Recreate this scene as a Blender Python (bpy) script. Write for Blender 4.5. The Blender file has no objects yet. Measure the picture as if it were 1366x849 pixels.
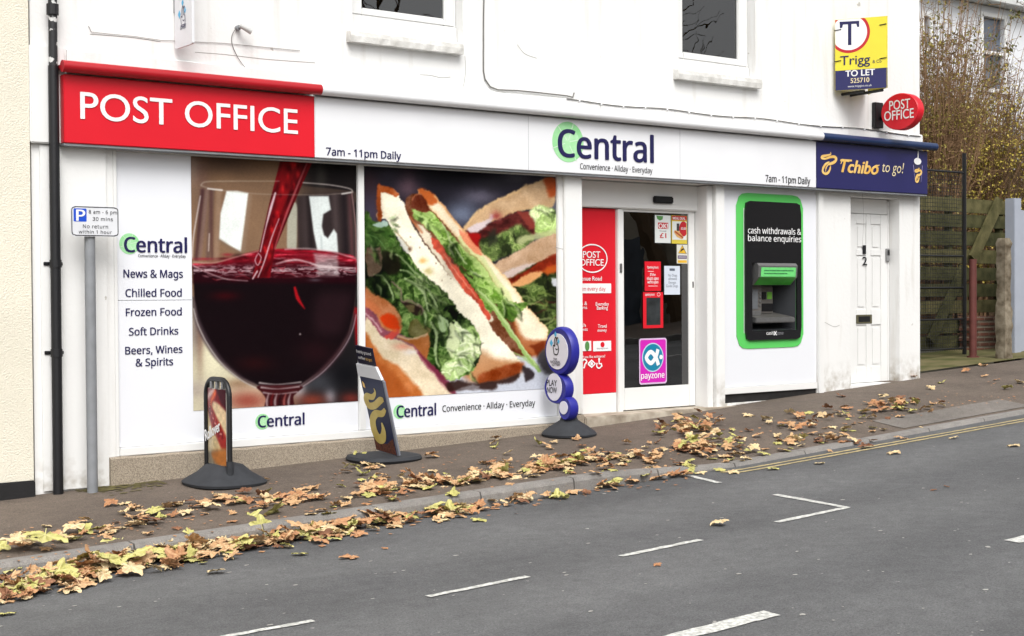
import bpy, bmesh, math, random, os
import numpy as np
from mathutils import Vector, Matrix

scene = bpy.context.scene
COL = scene.collection
rnd = random.Random(7)

# ------------------------------------------------------------------ camera
YAW, PITCH, ROLL = 0.92289126, -0.01659872, -0.00640051
FOC, PW, PH = 1897.0, 1366.0, 849.0
CAM = np.array([0.0, -11.0, 1.51])
_f = np.array([math.cos(YAW) * math.cos(PITCH), math.sin(YAW) * math.cos(PITCH), math.sin(PITCH)])
_r0 = np.cross(_f, [0, 0, 1.0]); _r0 /= np.linalg.norm(_r0)
_u0 = np.cross(_r0, _f)
CR = _r0 * math.cos(ROLL) + _u0 * math.sin(ROLL)
CU = -_r0 * math.sin(ROLL) + _u0 * math.cos(ROLL)
CF = _f
cam_data = bpy.data.cameras.new("camera")
cam_data.sensor_width = 36.0
cam_data.lens = FOC / PW * 36.0
cam_data.clip_end = 2000.0
cam = bpy.data.objects.new("camera", cam_data)
cam.matrix_world = Matrix(((CR[0], CU[0], -CF[0], CAM[0]), (CR[1], CU[1], -CF[1], CAM[1]),
                           (CR[2], CU[2], -CF[2], CAM[2]), (0, 0, 0, 1)))
COL.objects.link(cam)
scene.camera = cam

# ------------------------------------------------------------------ light (bright overcast)
SUN_EL, SUN_AZ = math.radians(52), math.atan2(-0.35, -0.8)      # azimuth from +Y towards +X
world = bpy.data.worlds.new("World"); scene.world = world; world.use_nodes = True
wn = world.node_tree.nodes; wl = world.node_tree.links
sky = wn.new("ShaderNodeTexSky"); sky.sky_type = 'NISHITA'; sky.sun_disc = False
sky.sun_elevation = SUN_EL; sky.sun_rotation = SUN_AZ
sky.air_density = 1.0; sky.dust_density = 4.0; sky.ozone_density = 1.0
hs = wn.new("ShaderNodeHueSaturation"); hs.inputs['Saturation'].default_value = 0.10   # grey overcast sky
wl.new(sky.outputs[0], hs.inputs['Color'])
wl.new(hs.outputs[0], wn['Background'].inputs[0]); wn['Background'].inputs[1].default_value = 0.15
sun_d = bpy.data.lights.new("sun", 'SUN'); sun_d.energy = 1.3; sun_d.angle = math.radians(35); sun_d.color = (1.0, 0.97, 0.93)
sun = bpy.data.objects.new("sun", sun_d); COL.objects.link(sun)
_sd = Vector((math.sin(SUN_AZ) * math.cos(SUN_EL), math.cos(SUN_AZ) * math.cos(SUN_EL), math.sin(SUN_EL)))
sun.rotation_euler = _sd.to_track_quat('Z', 'Y').to_euler()
scene.view_settings.view_transform = 'Standard'; scene.view_settings.look = 'None'
scene.view_settings.gamma = 1.0; scene.view_settings.use_curve_mapping = False
scene.view_settings.exposure = 0.73
scene.render.film_transparent = False
try:
    scene.cycles.max_bounces = 6; scene.cycles.use_denoising = True
except Exception: pass

# ------------------------------------------------------------------ pixel rays -> real planes of the place
def ray(px, py):
    return CF + (px - PW / 2) / FOC * CR - (py - PH / 2) / FOC * CU
def proj(P):
    d = np.asarray(P, float) - CAM
    z = d @ CF
    return PW / 2 + FOC * (d @ CR) / z, PH / 2 - FOC * (d @ CU) / z
def W(px, py, y=0.0):
    d = ray(px, py); return CAM + d * ((y - CAM[1]) / d[1])
def wx(px, py, y=0.0): return float(W(px, py, y)[0])
def wz(px, py, y=0.0): return float(W(px, py, y)[2])

class Plane:
    """A flat sign face in the scene: origin O, right U, up V, normal N = U x V towards the reader."""
    def __init__(s, O, U, V):
        s.O = np.array(O, float); s.U = np.array(U, float); s.U /= np.linalg.norm(s.U)
        V = np.array(V, float); V = V - s.U * (V @ s.U); s.V = V / np.linalg.norm(V); s.N = np.cross(s.U, s.V)
    def uv(s, px, py):
        d = ray(px, py); P = CAM + d * (((s.O - CAM) @ s.N) / (d @ s.N)) - s.O
        return float(P @ s.U), float(P @ s.V)
    def P(s, u, v, n=0.0): return s.O + s.U * u + s.V * v + s.N * n
def wall_plane(y): return Plane((0, y, 0), (1, 0, 0), (0, 0, 1))

# ------------------------------------------------------------------ ground levels
def g(x):
    """height of the pavement along the foot of the wall: the street climbs to the right"""
    xs = [-80, 4, 9, 15, 140]; zs = [-80 * 0.03 - 0.13, -0.01, 0.155, 0.455, 0.455 + 125 * 0.045]
    return float(np.interp(x, xs, zs))
def sstep(a, b, t):
    t = min(1, max(0, (t - a) / (b - a))); return t * t * (3 - 2 * t)
KERB_Y = -2.28
def pave_z(x, y):
    drop = 0.088 * sstep(7.3, 9.2, x)
    return g(x) + 0.025 * y - drop * sstep(-1.2, KERB_Y, y) if y < -1.2 else g(x) + 0.025 * y
def road_z(x, y):
    t = min(max(KERB_Y - y, 0), 7.6)
    return g(x) - 0.168 + 0.026 * (t if t < 3.8 else 7.6 - t)
def ground_pt(px, py, zf):
    d = ray(px, py); lo, hi = 3.0, 90.0
    for _ in range(50):
        m = (lo + hi) / 2; P = CAM + d * m
        if P[2] > zf(P[0], P[1]): lo = m
        else: hi = m
    return CAM + d * lo

# ------------------------------------------------------------------ materials
KALB = 0.80
def lin(c):
    c = np.asarray(c, float) / 255.0
    return np.where(c <= 0.04045, c / 12.92, ((c + 0.055) / 1.055) ** 2.4)
def alb(c, k=KALB): return tuple(float(v) * k for v in lin(c)) + (1.0,)
_m = {}
def mat(name, col, rough=0.55, var=0.06, scale=6.0, bump=0.0, bscale=120.0, spec=0.4, metal=0.0, coat=0.0, k=KALB, tint=None, detail=6.0):
    if name in _m: return _m[name]
    m = bpy.data.materials.new(name); m.use_nodes = True; _m[name] = m
    n = m.node_tree.nodes; l = m.node_tree.links; b = n['Principled BSDF']
    b.inputs['Roughness'].default_value = rough; b.inputs['Metallic'].default_value = metal
    b.inputs['Specular IOR Level'].default_value = spec; b.inputs['Coat Weight'].default_value = coat
    a = np.array(alb(col, k)[:3]); t = np.array(alb(tint, k)[:3]) if tint is not None else a * (1 - 2 * var)
    tc = n.new('ShaderNodeTexCoord'); nz = n.new('ShaderNodeTexNoise'); nz.inputs['Scale'].default_value = scale; nz.inputs['Detail'].default_value = detail
    l.new(tc.outputs['Object'], nz.inputs['Vector'])
    r = n.new('ShaderNodeValToRGB'); r.color_ramp.elements[0].position = 0.3; r.color_ramp.elements[1].position = 0.65
    r.color_ramp.elements[0].color = (*np.clip(t, 0, 1), 1); r.color_ramp.elements[1].color = (*np.clip(a * (1 + var * 0.3), 0, 1), 1)
    l.new(nz.outputs[0], r.inputs[0]); l.new(r.outputs[0], b.inputs['Base Color'])
    if bump > 0:
        nb = n.new('ShaderNodeTexNoise'); nb.inputs['Scale'].default_value = bscale; nb.inputs['Detail'].default_value = 4
        l.new(tc.outputs['Object'], nb.inputs['Vector'])
        bp = n.new('ShaderNodeBump'); bp.inputs['Strength'].default_value = bump; bp.inputs['Distance'].default_value = 0.01
        l.new(nb.outputs[0], bp.inputs['Height']); l.new(bp.outputs[0], b.inputs['Normal'])
    return m
def print_mat(name, rough=0.35, coat=0.0):
    """printed sheet: colours held per point of the sheet's fine grid"""
    if name in _m: return _m[name]
    m = bpy.data.materials.new(name); m.use_nodes = True; _m[name] = m
    n = m.node_tree.nodes; b = n['Principled BSDF']; at = n.new('ShaderNodeAttribute'); at.attribute_name = 'ink'
    m.node_tree.links.new(at.outputs['Color'], b.inputs['Base Color']); b.inputs['Roughness'].default_value = rough
    b.inputs['Specular IOR Level'].default_value = 0.12
    return m
def glass_mat(name, tint=(0.9, 0.93, 0.92), refl=1.45, base=0.04):
    if name in _m: return _m[name]
    m = bpy.data.materials.new(name); m.use_nodes = True; _m[name] = m
    n = m.node_tree.nodes; l = m.node_tree.links; n.remove(n['Principled BSDF'])
    out = n['Material Output']; tr = n.new('ShaderNodeBsdfTransparent'); tr.inputs[0].default_value = (*tint, 1)
    gl = n.new('ShaderNodeBsdfGlossy'); gl.inputs['Roughness'].default_value = 0.0
    fr = n.new('ShaderNodeFresnel'); fr.inputs[0].default_value = refl
    mx = n.new('ShaderNodeMixShader'); l.new(fr.outputs[0], mx.inputs[0]); l.new(tr.outputs[0], mx.inputs[1]); l.new(gl.outputs[0], mx.inputs[2])
    nz = n.new('ShaderNodeTexNoise'); nz.inputs['Scale'].default_value = 2.2; tc = n.new('ShaderNodeTexCoord'); l.new(tc.outputs['Object'], nz.inputs['Vector'])
    bp = n.new('ShaderNodeBump'); bp.inputs['Strength'].default_value = 0.05 + base * .1; bp.inputs['Distance'].default_value = 0.02
    l.new(nz.outputs[0], bp.inputs['Height']); l.new(bp.outputs[0], gl.inputs['Normal']); l.new(mx.outputs[0], out.inputs[0])
    return m

# ------------------------------------------------------------------ mesh building
class MB:
    def __init__(s): s.v = []; s.f = []; s.smooth = False
    def add(s, vs, fs):
        o = len(s.v); s.v += [tuple(map(float, p)) for p in vs]; s.f += [tuple(i + o for i in f) for f in fs]; return s
    def box(s, x0, x1, y0, y1, z0, z1, bev=0.0):
        if x0 > x1: x0, x1 = x1, x0
        if y0 > y1: y0, y1 = y1, y0
        if z0 > z1: z0, z1 = z1, z0
        if bev <= 0:
            vs = [(x, y, z) for x in (x0, x1) for y in (y0, y1) for z in (z0, z1)]
            return s.add(vs, [(0, 1, 3, 2), (4, 6, 7, 5), (0, 4, 5, 1), (2, 3, 7, 6), (0, 2, 6, 4), (1, 5, 7, 3)])
        bm = bmesh.new(); bmesh.ops.create_cube(bm, size=1.0)
        for v in bm.verts: v.co = Vector(((x0 + x1) / 2 + v.co.x * (x1 - x0), (y0 + y1) / 2 + v.co.y * (y1 - y0), (z0 + z1) / 2 + v.co.z * (z1 - z0)))
        bmesh.ops.bevel(bm, geom=bm.edges[:], offset=min(bev, .45 * min(x1 - x0, y1 - y0, z1 - z0)), segments=2, affect='EDGES')
        return s.bm(bm)
    def bm(s, b):
        b.verts.index_update(); s.add([v.co for v in b.verts], [[v.index for v in f.verts] for f in b.faces]); b.free(); return s
    def prism(s, pl, uv, n0, n1):
        """polygon uv on plane pl, extruded from n0 (back) to n1 (front)"""
        k = len(uv); ar = sum(uv[i][0] * uv[(i + 1) % k][1] - uv[(i + 1) % k][0] * uv[i][1] for i in range(k))
        if ar < 0: uv = uv[::-1]
        vs = [pl.P(u, v, n0) for u, v in uv] + [pl.P(u, v, n1) for u, v in uv]
        fs = [tuple(range(k, 2 * k)), tuple(range(k - 1, -1, -1))] + [(i, (i + 1) % k, k + (i + 1) % k, k + i) for i in range(k)]
        return s.add(vs, fs)
    def tube(s, pts, r, sides=10, cap=True):
        pts = [np.array(p, float) for p in pts]; k = len(pts)
        rs = r if hasattr(r, '__len__') else [r] * k
        t0 = pts[1] - pts[0]; ref = np.array([0, 0, 1.0]) if abs(t0[2]) < .9 * np.linalg.norm(t0) else np.array([1.0, 0, 0])
        vs = []
        a = None
        for i, p in enumerate(pts):
            t = pts[min(i + 1, k - 1)] - pts[max(i - 1, 0)]; t /= (np.linalg.norm(t) + 1e-12)
            if a is None: a = np.cross(t, ref)
            a = a - t * (a @ t); a /= (np.linalg.norm(a) + 1e-12); b = np.cross(t, a)
            for j in range(sides):
                q = 2 * math.pi * j / sides; vs.append(p + rs[i] * (math.cos(q) * a + math.sin(q) * b))
        fs = [(i * sides + j, i * sides + (j + 1) % sides, (i + 1) * sides + (j + 1) % sides, (i + 1) * sides + j) for i in range(k - 1) for j in range(sides)]
        if cap: fs += [tuple(range(sides - 1, -1, -1)), tuple(range((k - 1) * sides, k * sides))]
        return s.add(vs, fs)
    def lathe(s, c, prof, seg=32, sx=1.0, sy=1.0, pw=2.0):
        """profile (r, z) turned about the vertical through c; pw > 2 squares the outline"""
        vs = []
        for r, z in prof:
            for j in range(seg):
                q = 2 * math.pi * j / seg; cq, sq = math.cos(q), math.sin(q)
                m = (abs(cq) ** pw + abs(sq) ** pw) ** (-1 / pw)
                vs.append((c[0] + r * sx * cq * m, c[1] + r * sy * sq * m, c[2] + z))
        k = len(prof)
        fs = [(i * seg + j, i * seg + (j + 1) % seg, (i + 1) * seg + (j + 1) % seg, (i + 1) * seg + j) for i in range(k - 1) for j in range(seg)]
        fs += [tuple(range(seg - 1, -1, -1)), tuple(range((k - 1) * seg, k * seg))]
        return s.add(vs, fs)
    def build(s, name, m, parent=None, smooth=False):
        me = bpy.data.meshes.new(name)
        v = np.array(s.v); o = np.array([(v[:, 0].min() + v[:, 0].max()) / 2, (v[:, 1].min() + v[:, 1].max()) / 2, v[:, 2].min()])
        me.from_pydata([tuple(p) for p in (v - o)], [], s.f); me.validate(); me.update()
        return link(name, me, m, parent, o, smooth or s.smooth)
def link(name, me, m, parent, o, smooth=False):
    if smooth: me.polygons.foreach_set('use_smooth', [True] * len(me.polygons)); me.set_sharp_from_angle(angle=math.radians(38))
    if m is not None: me.materials.append(m)
    ob = bpy.data.objects.new(name, me); COL.objects.link(ob); ob.location = o
    if parent is not None: attach(ob, parent)
    return ob
def abs_loc(o):
    p = Vector(o.location)
    return p
_world = {}
def attach(ob, parent):
    """all our transforms are pure translations, kept as world positions at build time"""
    wl_ = Vector(ob.location); ob['_w'] = list(wl_)
    pw_ = Vector(parent.get('_w', list(parent.location)))
    ob.parent = parent; ob.location = wl_ - pw_
def tag(o, label=None, cat=None, group=None, kind=None):
    if label: o['label'] = label
    if cat: o['category'] = cat
    if group: o['group'] = group
    if kind: o['kind'] = kind
    return o
def thing(name, loc, label, cat, group=None):
    o = bpy.data.objects.new(name, None); COL.objects.link(o); o.location = [float(c) for c in loc]; o.empty_display_size = .2
    return tag(o, label, cat, group)

# ------------------------------------------------------------------ lettering (mesh outlines of the built-in faces)
def _font(fn):
    try: return bpy.data.fonts.load(os.path.join(bpy.utils.resource_path('LOCAL'), 'datafiles', 'fonts', fn))
    except Exception: return None
FONTS = {'gill': None, 'sans': _font('NotoSansHebrew-VariableFont_wdth,wght.woff2') or _font('NotoSansHebrew-Regular.woff2')}
def _raw_text(body, font, bold, shear, spacing):
    c = bpy.data.curves.new('t', 'FONT')
    if FONTS.get(font): c.font = FONTS[font]
    c.body = body; c.offset = bold; c.shear = shear; c.space_character = spacing; c.fill_mode = 'FRONT'; c.resolution_u = 5
    o = bpy.data.objects.new('t', c); COL.objects.link(o)
    dg = bpy.context.evaluated_depsgraph_get(); dg.update()
    me = bpy.data.meshes.new_from_object(o.evaluated_get(dg))
    bpy.data.objects.remove(o); bpy.data.curves.remove(c)
    v = np.array([p.co[:] for p in me.vertices]) if len(me.vertices) else np.zeros((1, 3)); f = [tuple(p.vertices) for p in me.polygons]
    bpy.data.meshes.remove(me)
    return v, f
_cap = {}
def lettering(pl, body, box, m, parent, font='sans', bold=0.0, shear=0.0, n=0.004, spacing=1.0, name='lettering', px=True, capch='H', slope=0.0):
    """box = (left px, baseline px at left, cap-top px at left, right px); or (u0, v0, cap height, u1) when px is False"""
    if px:
        xl, yb, yt, xr = box
        u0, v0 = pl.uv(xl, yb); cap = pl.uv(xl, yt)[1] - v0
        # follow the horizontal through the baseline to find the right end
        u1 = u0 + .1
        for _ in range(30):
            q = proj(pl.P(u1, v0)); q2 = proj(pl.P(u1 + .01, v0)); u1 += .01 * (xr - q[0]) / (q2[0] - q[0])
    else: u0, v0, cap, u1 = box
    key = (font, bold)
    if key not in _cap:
        hv, _ = _raw_text('H', font, 0, 0, 1); _cap[key] = hv[:, 1].max()
    v, f = _raw_text(body, font, 0.0, shear, spacing)
    x0, x1 = v[:, 0].min(), v[:, 0].max()
    U = u0 + (v[:, 0] - x0) / max(x1 - x0, 1e-6) * (u1 - u0); Vv = v0 + v[:, 1] / _cap[key] * cap + slope * (U - u0)
    # heavier weights: the outline laid down again, shifted by a fraction of a stroke, each a hair above the last
    e = bold * cap * 1.25; mb = MB()
    sh = [(0, 0)] if bold <= 0 else [(-1, 0), (1, 0), (0, .55), (0, -.55)] if bold < .02 else [(-1, 0), (-.45, .5), (-.45, -.5), (.45, .5), (.45, -.5), (1, 0)]
    for i, (a, b) in enumerate(sh):
        mb.add(pl.O + np.outer(U + a * e, pl.U) + np.outer(Vv + b * e, pl.V) + pl.N * (n + .00025 * i), f)
    return mb.build(name, m, parent)
def pxpoly(pl, pts): return [pl.uv(*p) for p in pts]
def circle(cu, cv, ru, rv=None, k=48):
    rv = ru if rv is None else rv
    return [(cu + ru * math.cos(2 * math.pi * i / k), cv + rv * math.sin(2 * math.pi * i / k)) for i in range(k)]
def rrect(u0, u1, v0, v1, r, k=6):
    out = []
    for cu, cv, a in ((u1 - r, v1 - r, 0), (u0 + r, v1 - r, 90), (u0 + r, v0 + r, 180), (u1 - r, v0 + r, 270)):
        out += [(cu + r * math.cos(math.radians(a + 90 * i / k)), cv + r * math.sin(math.radians(a + 90 * i / k))) for i in range(k + 1)]
    return out
def pxrect(pl, xl, yt, xr, yb):
    """upright rectangle of plane pl from its left-top px corner and right-bottom px corner"""
    a = pl.uv(xl, yt); b = pl.uv(xr, yb); return a[0], b[0], b[1], a[1]
def spline(pts, k=6, closed=False):
    P = np.array(pts, float); n = len(P); out = []
    idx = (lambda i: i % n) if closed else (lambda i: min(max(i, 0), n - 1))
    for i in range(n if closed else n - 1):
        a, b, c, d = P[idx(i - 1)], P[idx(i)], P[idx(i + 1)], P[idx(i + 2)]
        for j in range(k):
            t = j / k; out.append(.5 * ((2 * b) + (c - a) * t + (2 * a - 5 * b + 4 * c - d) * t * t + (-a + 3 * b - 3 * c + d) * t ** 3))
    if not closed: out.append(P[-1])
    return [tuple(p) for p in out]
def ribbon(pl, uv, w, n, name, m, parent, th=0.002):
    """flat stroke of varying width along uv points"""
    P = np.array(uv, float); k = len(P); w = np.interp(np.linspace(0, 1, k), np.linspace(0, 1, len(w)), w) if hasattr(w, '__len__') else np.full(k, w)
    T = np.gradient(P, axis=0); T /= np.linalg.norm(T, axis=1)[:, None] + 1e-9; Nn = np.stack([-T[:, 1], T[:, 0]], 1)
    L = P + Nn * w[:, None] / 2; R_ = P - Nn * w[:, None] / 2
    mb = MB(); vs = [pl.P(*L[i], n + .0009 * i / k) for i in range(k)] + [pl.P(*R_[i], n + .0009 * i / k) for i in range(k)]
    mb.add(vs, [(k + i, k + i + 1, i + 1, i) for i in range(k - 1)])
    return mb.build(name, m, parent)

# ------------------------------------------------------------------ printed pictures: painted point by point on a fine grid
_hr = np.random.default_rng(3); _HT = _hr.random((256, 256))
def vnoise(x, y):
    xi = np.floor(x).astype(int); yi = np.floor(y).astype(int); fx = x - xi; fy = y - yi
    fx = fx * fx * (3 - 2 * fx); fy = fy * fy * (3 - 2 * fy); T = _HT
    a = T[xi & 255, yi & 255]; b = T[(xi + 1) & 255, yi & 255]; c = T[xi & 255, (yi + 1) & 255]; d = T[(xi + 1) & 255, (yi + 1) & 255]
    return (a * (1 - fx) + b * fx) * (1 - fy) + (c * (1 - fx) + d * fx) * fy
def fbm(x, y, o=4):
    s = 0; a = .5; t = 0
    for i in range(o): s = s + a * vnoise(x * 2 ** i + 17 * i, y * 2 ** i + 31 * i); t += a; a *= .5
    return s / t
class Paint:
    def __init__(s, X, Y): s.X, s.Y = X, Y; s.I = np.zeros(X.shape + (3,))
    def sel(s, x0, x1, y0, y1): return (s.X >= x0) & (s.X <= x1) & (s.Y >= y0) & (s.Y <= y1)
    def put(s, m, a, col):
        col = np.asarray(col, float)
        if callable(col): pass
        s.I[m] = s.I[m] * (1 - a[:, None]) + (col if col.ndim == 2 else col[None, :]) * a[:, None]
    def mask(s, pts, soft):
        P = np.array(pts, float); m = s.sel(P[:, 0].min() - soft * 2, P[:, 0].max() + soft * 2, P[:, 1].min() - soft * 2, P[:, 1].max() + soft * 2)
        x, y = s.X[m], s.Y[m]; d = np.full(x.shape, 1e9); ins = np.zeros(x.shape, bool); n = len(P)
        for i in range(n):
            ax, ay = P[i]; bx, by = P[(i + 1) % n]; ex, ey = bx - ax, by - ay; L = ex * ex + ey * ey + 1e-9
            t = np.clip(((x - ax) * ex + (y - ay) * ey) / L, 0, 1); d = np.minimum(d, (x - ax - t * ex) ** 2 + (y - ay - t * ey) ** 2)
            if ay != by:
                c = (ay > y) != (by > y); ins ^= c & (x < ex * (y - ay) / (by - ay) + ax)
        sd = np.where(ins, -1, 1) * np.sqrt(d)
        t = np.clip(.5 - sd / (2 * soft), 0, 1); return m, t * t * (3 - 2 * t), sd
    def poly(s, pts, col, soft=.8, a=1., smooth=None, tex=None, wob=0):
        if smooth or (smooth is None and len(pts) >= 5): pts = spline(pts, 5, True)
        if wob: 
            P = np.array([q for i in range(len(pts)) for q in [np.array(pts[i]) * (1 - t) + np.array(pts[(i + 1) % len(pts)]) * t for t in (0, .2, .4, .6, .8)]])
            P = P + (np.stack([vnoise(P[:, 0] * .4, P[:, 1] * .4), vnoise(P[:, 1] * .4 + 50, P[:, 0] * .4)], 1) - .5) * 2 * wob; pts = P
        m, k, sd = s.mask(pts, soft)
        if tex is not None: col = tex(s.X[m], s.Y[m], sd, np.asarray(col, float))
        s.put(m, k * a, col); return s
    def line(s, pts, w, col, soft=.6, a=1., smooth=True):
        P = np.array(spline(pts, 5) if smooth and len(pts) > 2 else pts, float); n = len(P)
        ww = np.interp(np.linspace(0, 1, n), np.linspace(0, 1, len(w)), w) if hasattr(w, '__len__') else np.full(n, w)
        W_ = ww.max() + soft * 2; m = s.sel(P[:, 0].min() - W_, P[:, 0].max() + W_, P[:, 1].min() - W_, P[:, 1].max() + W_)
        x, y = s.X[m], s.Y[m]; d = np.full(x.shape, 1e9)
        for i in range(n - 1):
            ax, ay = P[i]; ex, ey = P[i + 1] - P[i]; L = ex * ex + ey * ey + 1e-9
            t = np.clip(((x - ax) * ex + (y - ay) * ey) / L, 0, 1)
            d = np.minimum(d, np.hypot(x - ax - t * ex, y - ay - t * ey) - (ww[i] * (1 - t) + ww[i + 1] * t) / 2)
        t = np.clip(.5 - d / (2 * soft), 0, 1); s.put(m, t * a, col); return s
    def blob(s, cx, cy, rx, ry, col, a=1., p=1.):
        m = s.sel(cx - 2.6 * rx, cx + 2.6 * rx, cy - 2.6 * ry, cy + 2.6 * ry)
        d = ((s.X[m] - cx) / rx) ** 2 + ((s.Y[m] - cy) / ry) ** 2; s.put(m, a * np.exp(-d ** p), col); return s
def crumb(amp=16, f=.55, edge=None, ew=6.):
    def t(x, y, sd, col):
        n = (fbm(x * f, y * f, 3) - .5) * .9 * amp + (fbm(x * .07 + 5, y * .07, 3) - .5) * 3.2 * amp; n = n + (vnoise(x * 1.1, y * 1.1) - .5) * amp * .9; c = col[None, :] + n[:, None] * np.array([1, 1.02, 1.1])
        if edge is not None:
            e = np.exp(np.minimum(sd, 0) / ew)[:, None] * (.75 + .5 * vnoise(x * .3, y * .3)[:, None]); e = np.clip(e, 0, 1); c = c * (1 - e) + np.asarray(edge, float) * e
        return c
    return t
def leafy(dark, mid, light, f=.11, warp=7., sharp=1.6, ang=0.8):
    dark, mid, light = (np.asarray(c, float) for c in (dark, mid, light))
    def t(x, y, sd, col):
        xx = x * math.cos(ang) + y * math.sin(ang); yy = (-x * math.sin(ang) + y * math.cos(ang))
        wxx = xx + warp * (fbm(x * .09, y * .09, 3) - .5) * 4; wyy = yy + warp * (fbm(x * .09 + 40, y * .09 + 9, 3) - .5) * 4
        n = fbm(wxx * f * .6, wyy * f * 1.5, 4); r = 1 - np.abs(2 * n - 1) ; r = np.clip((r - .55) / .45, 0, 1) ** sharp
        b = np.clip((fbm(wxx * f * .5 + 9, wyy * f * .5, 3) - .28) / .4, 0, 1)
        c = dark * (1 - b)[:, None] + mid * b[:, None]; c = c * (1 - r * b)[:, None] + light * (r * b)[:, None]
        n2 = fbm(wxx * f * 3, wyy * f * 3, 3); c = c * (.8 + .45 * n2)[:, None]
        return c
    return t
def print_sheet(name, pl, u0, u1, v0, v1, nu, nv, painter, parent, n=0.004, k=0.82, rough=.35, clip=None):
    """a printed sheet on plane pl; painter(Paint) works in photo pixels of the sheet's own face"""
    U, V = np.meshgrid(np.linspace(u0, u1, nu), np.linspace(v0, v1, nv))
    P = pl.O + U[..., None] * pl.U + V[..., None] * pl.V
    d = P - CAM; z = d @ CF; X = PW / 2 + FOC * (d @ CR) / z; Y = PH / 2 - FOC * (d @ CU) / z
    pt = Paint(X, Y); painter(pt)
    P = P + pl.N * n; o = P[0, 0].copy()
    idx = np.arange(nu * nv).reshape(nv, nu)
    q = np.stack([idx[:-1, :-1], idx[:-1, 1:], idx[1:, 1:], idx[1:, :-1]], -1).reshape(-1, 4)
    if clip is not None:
        keep = clip(X, Y).reshape(-1); q = q[keep[q].all(1)]
    me = bpy.data.meshes.new(name); me.from_pydata((P - o).reshape(-1, 3).tolist(), [], q.tolist()); me.update()
    a = me.color_attributes.new('ink', 'FLOAT_COLOR', 'POINT')
    c = np.ones((nu * nv, 4)); c[:, :3] = lin(np.clip(pt.I, 0, 255)).reshape(-1, 3) * k
    a.data.foreach_set('color', c.reshape(-1).astype(np.float32))
    return link(name, me, print_mat('printed_ink_%d' % int(rough * 100), rough), parent, o)

def punch(p, c, off):
    p.I = np.clip(128 + (p.I - 128) * c + off, 0, 255)

def soften(p, n):
    for _ in range(n):
        I = np.pad(p.I, ((1, 1), (1, 1), (0, 0)), 'edge'); p.I = (I[1:-1, 1:-1] * 2 + I[:-2, 1:-1] + I[2:, 1:-1] + I[1:-1, :-2] + I[1:-1, 2:]) / 6

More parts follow.
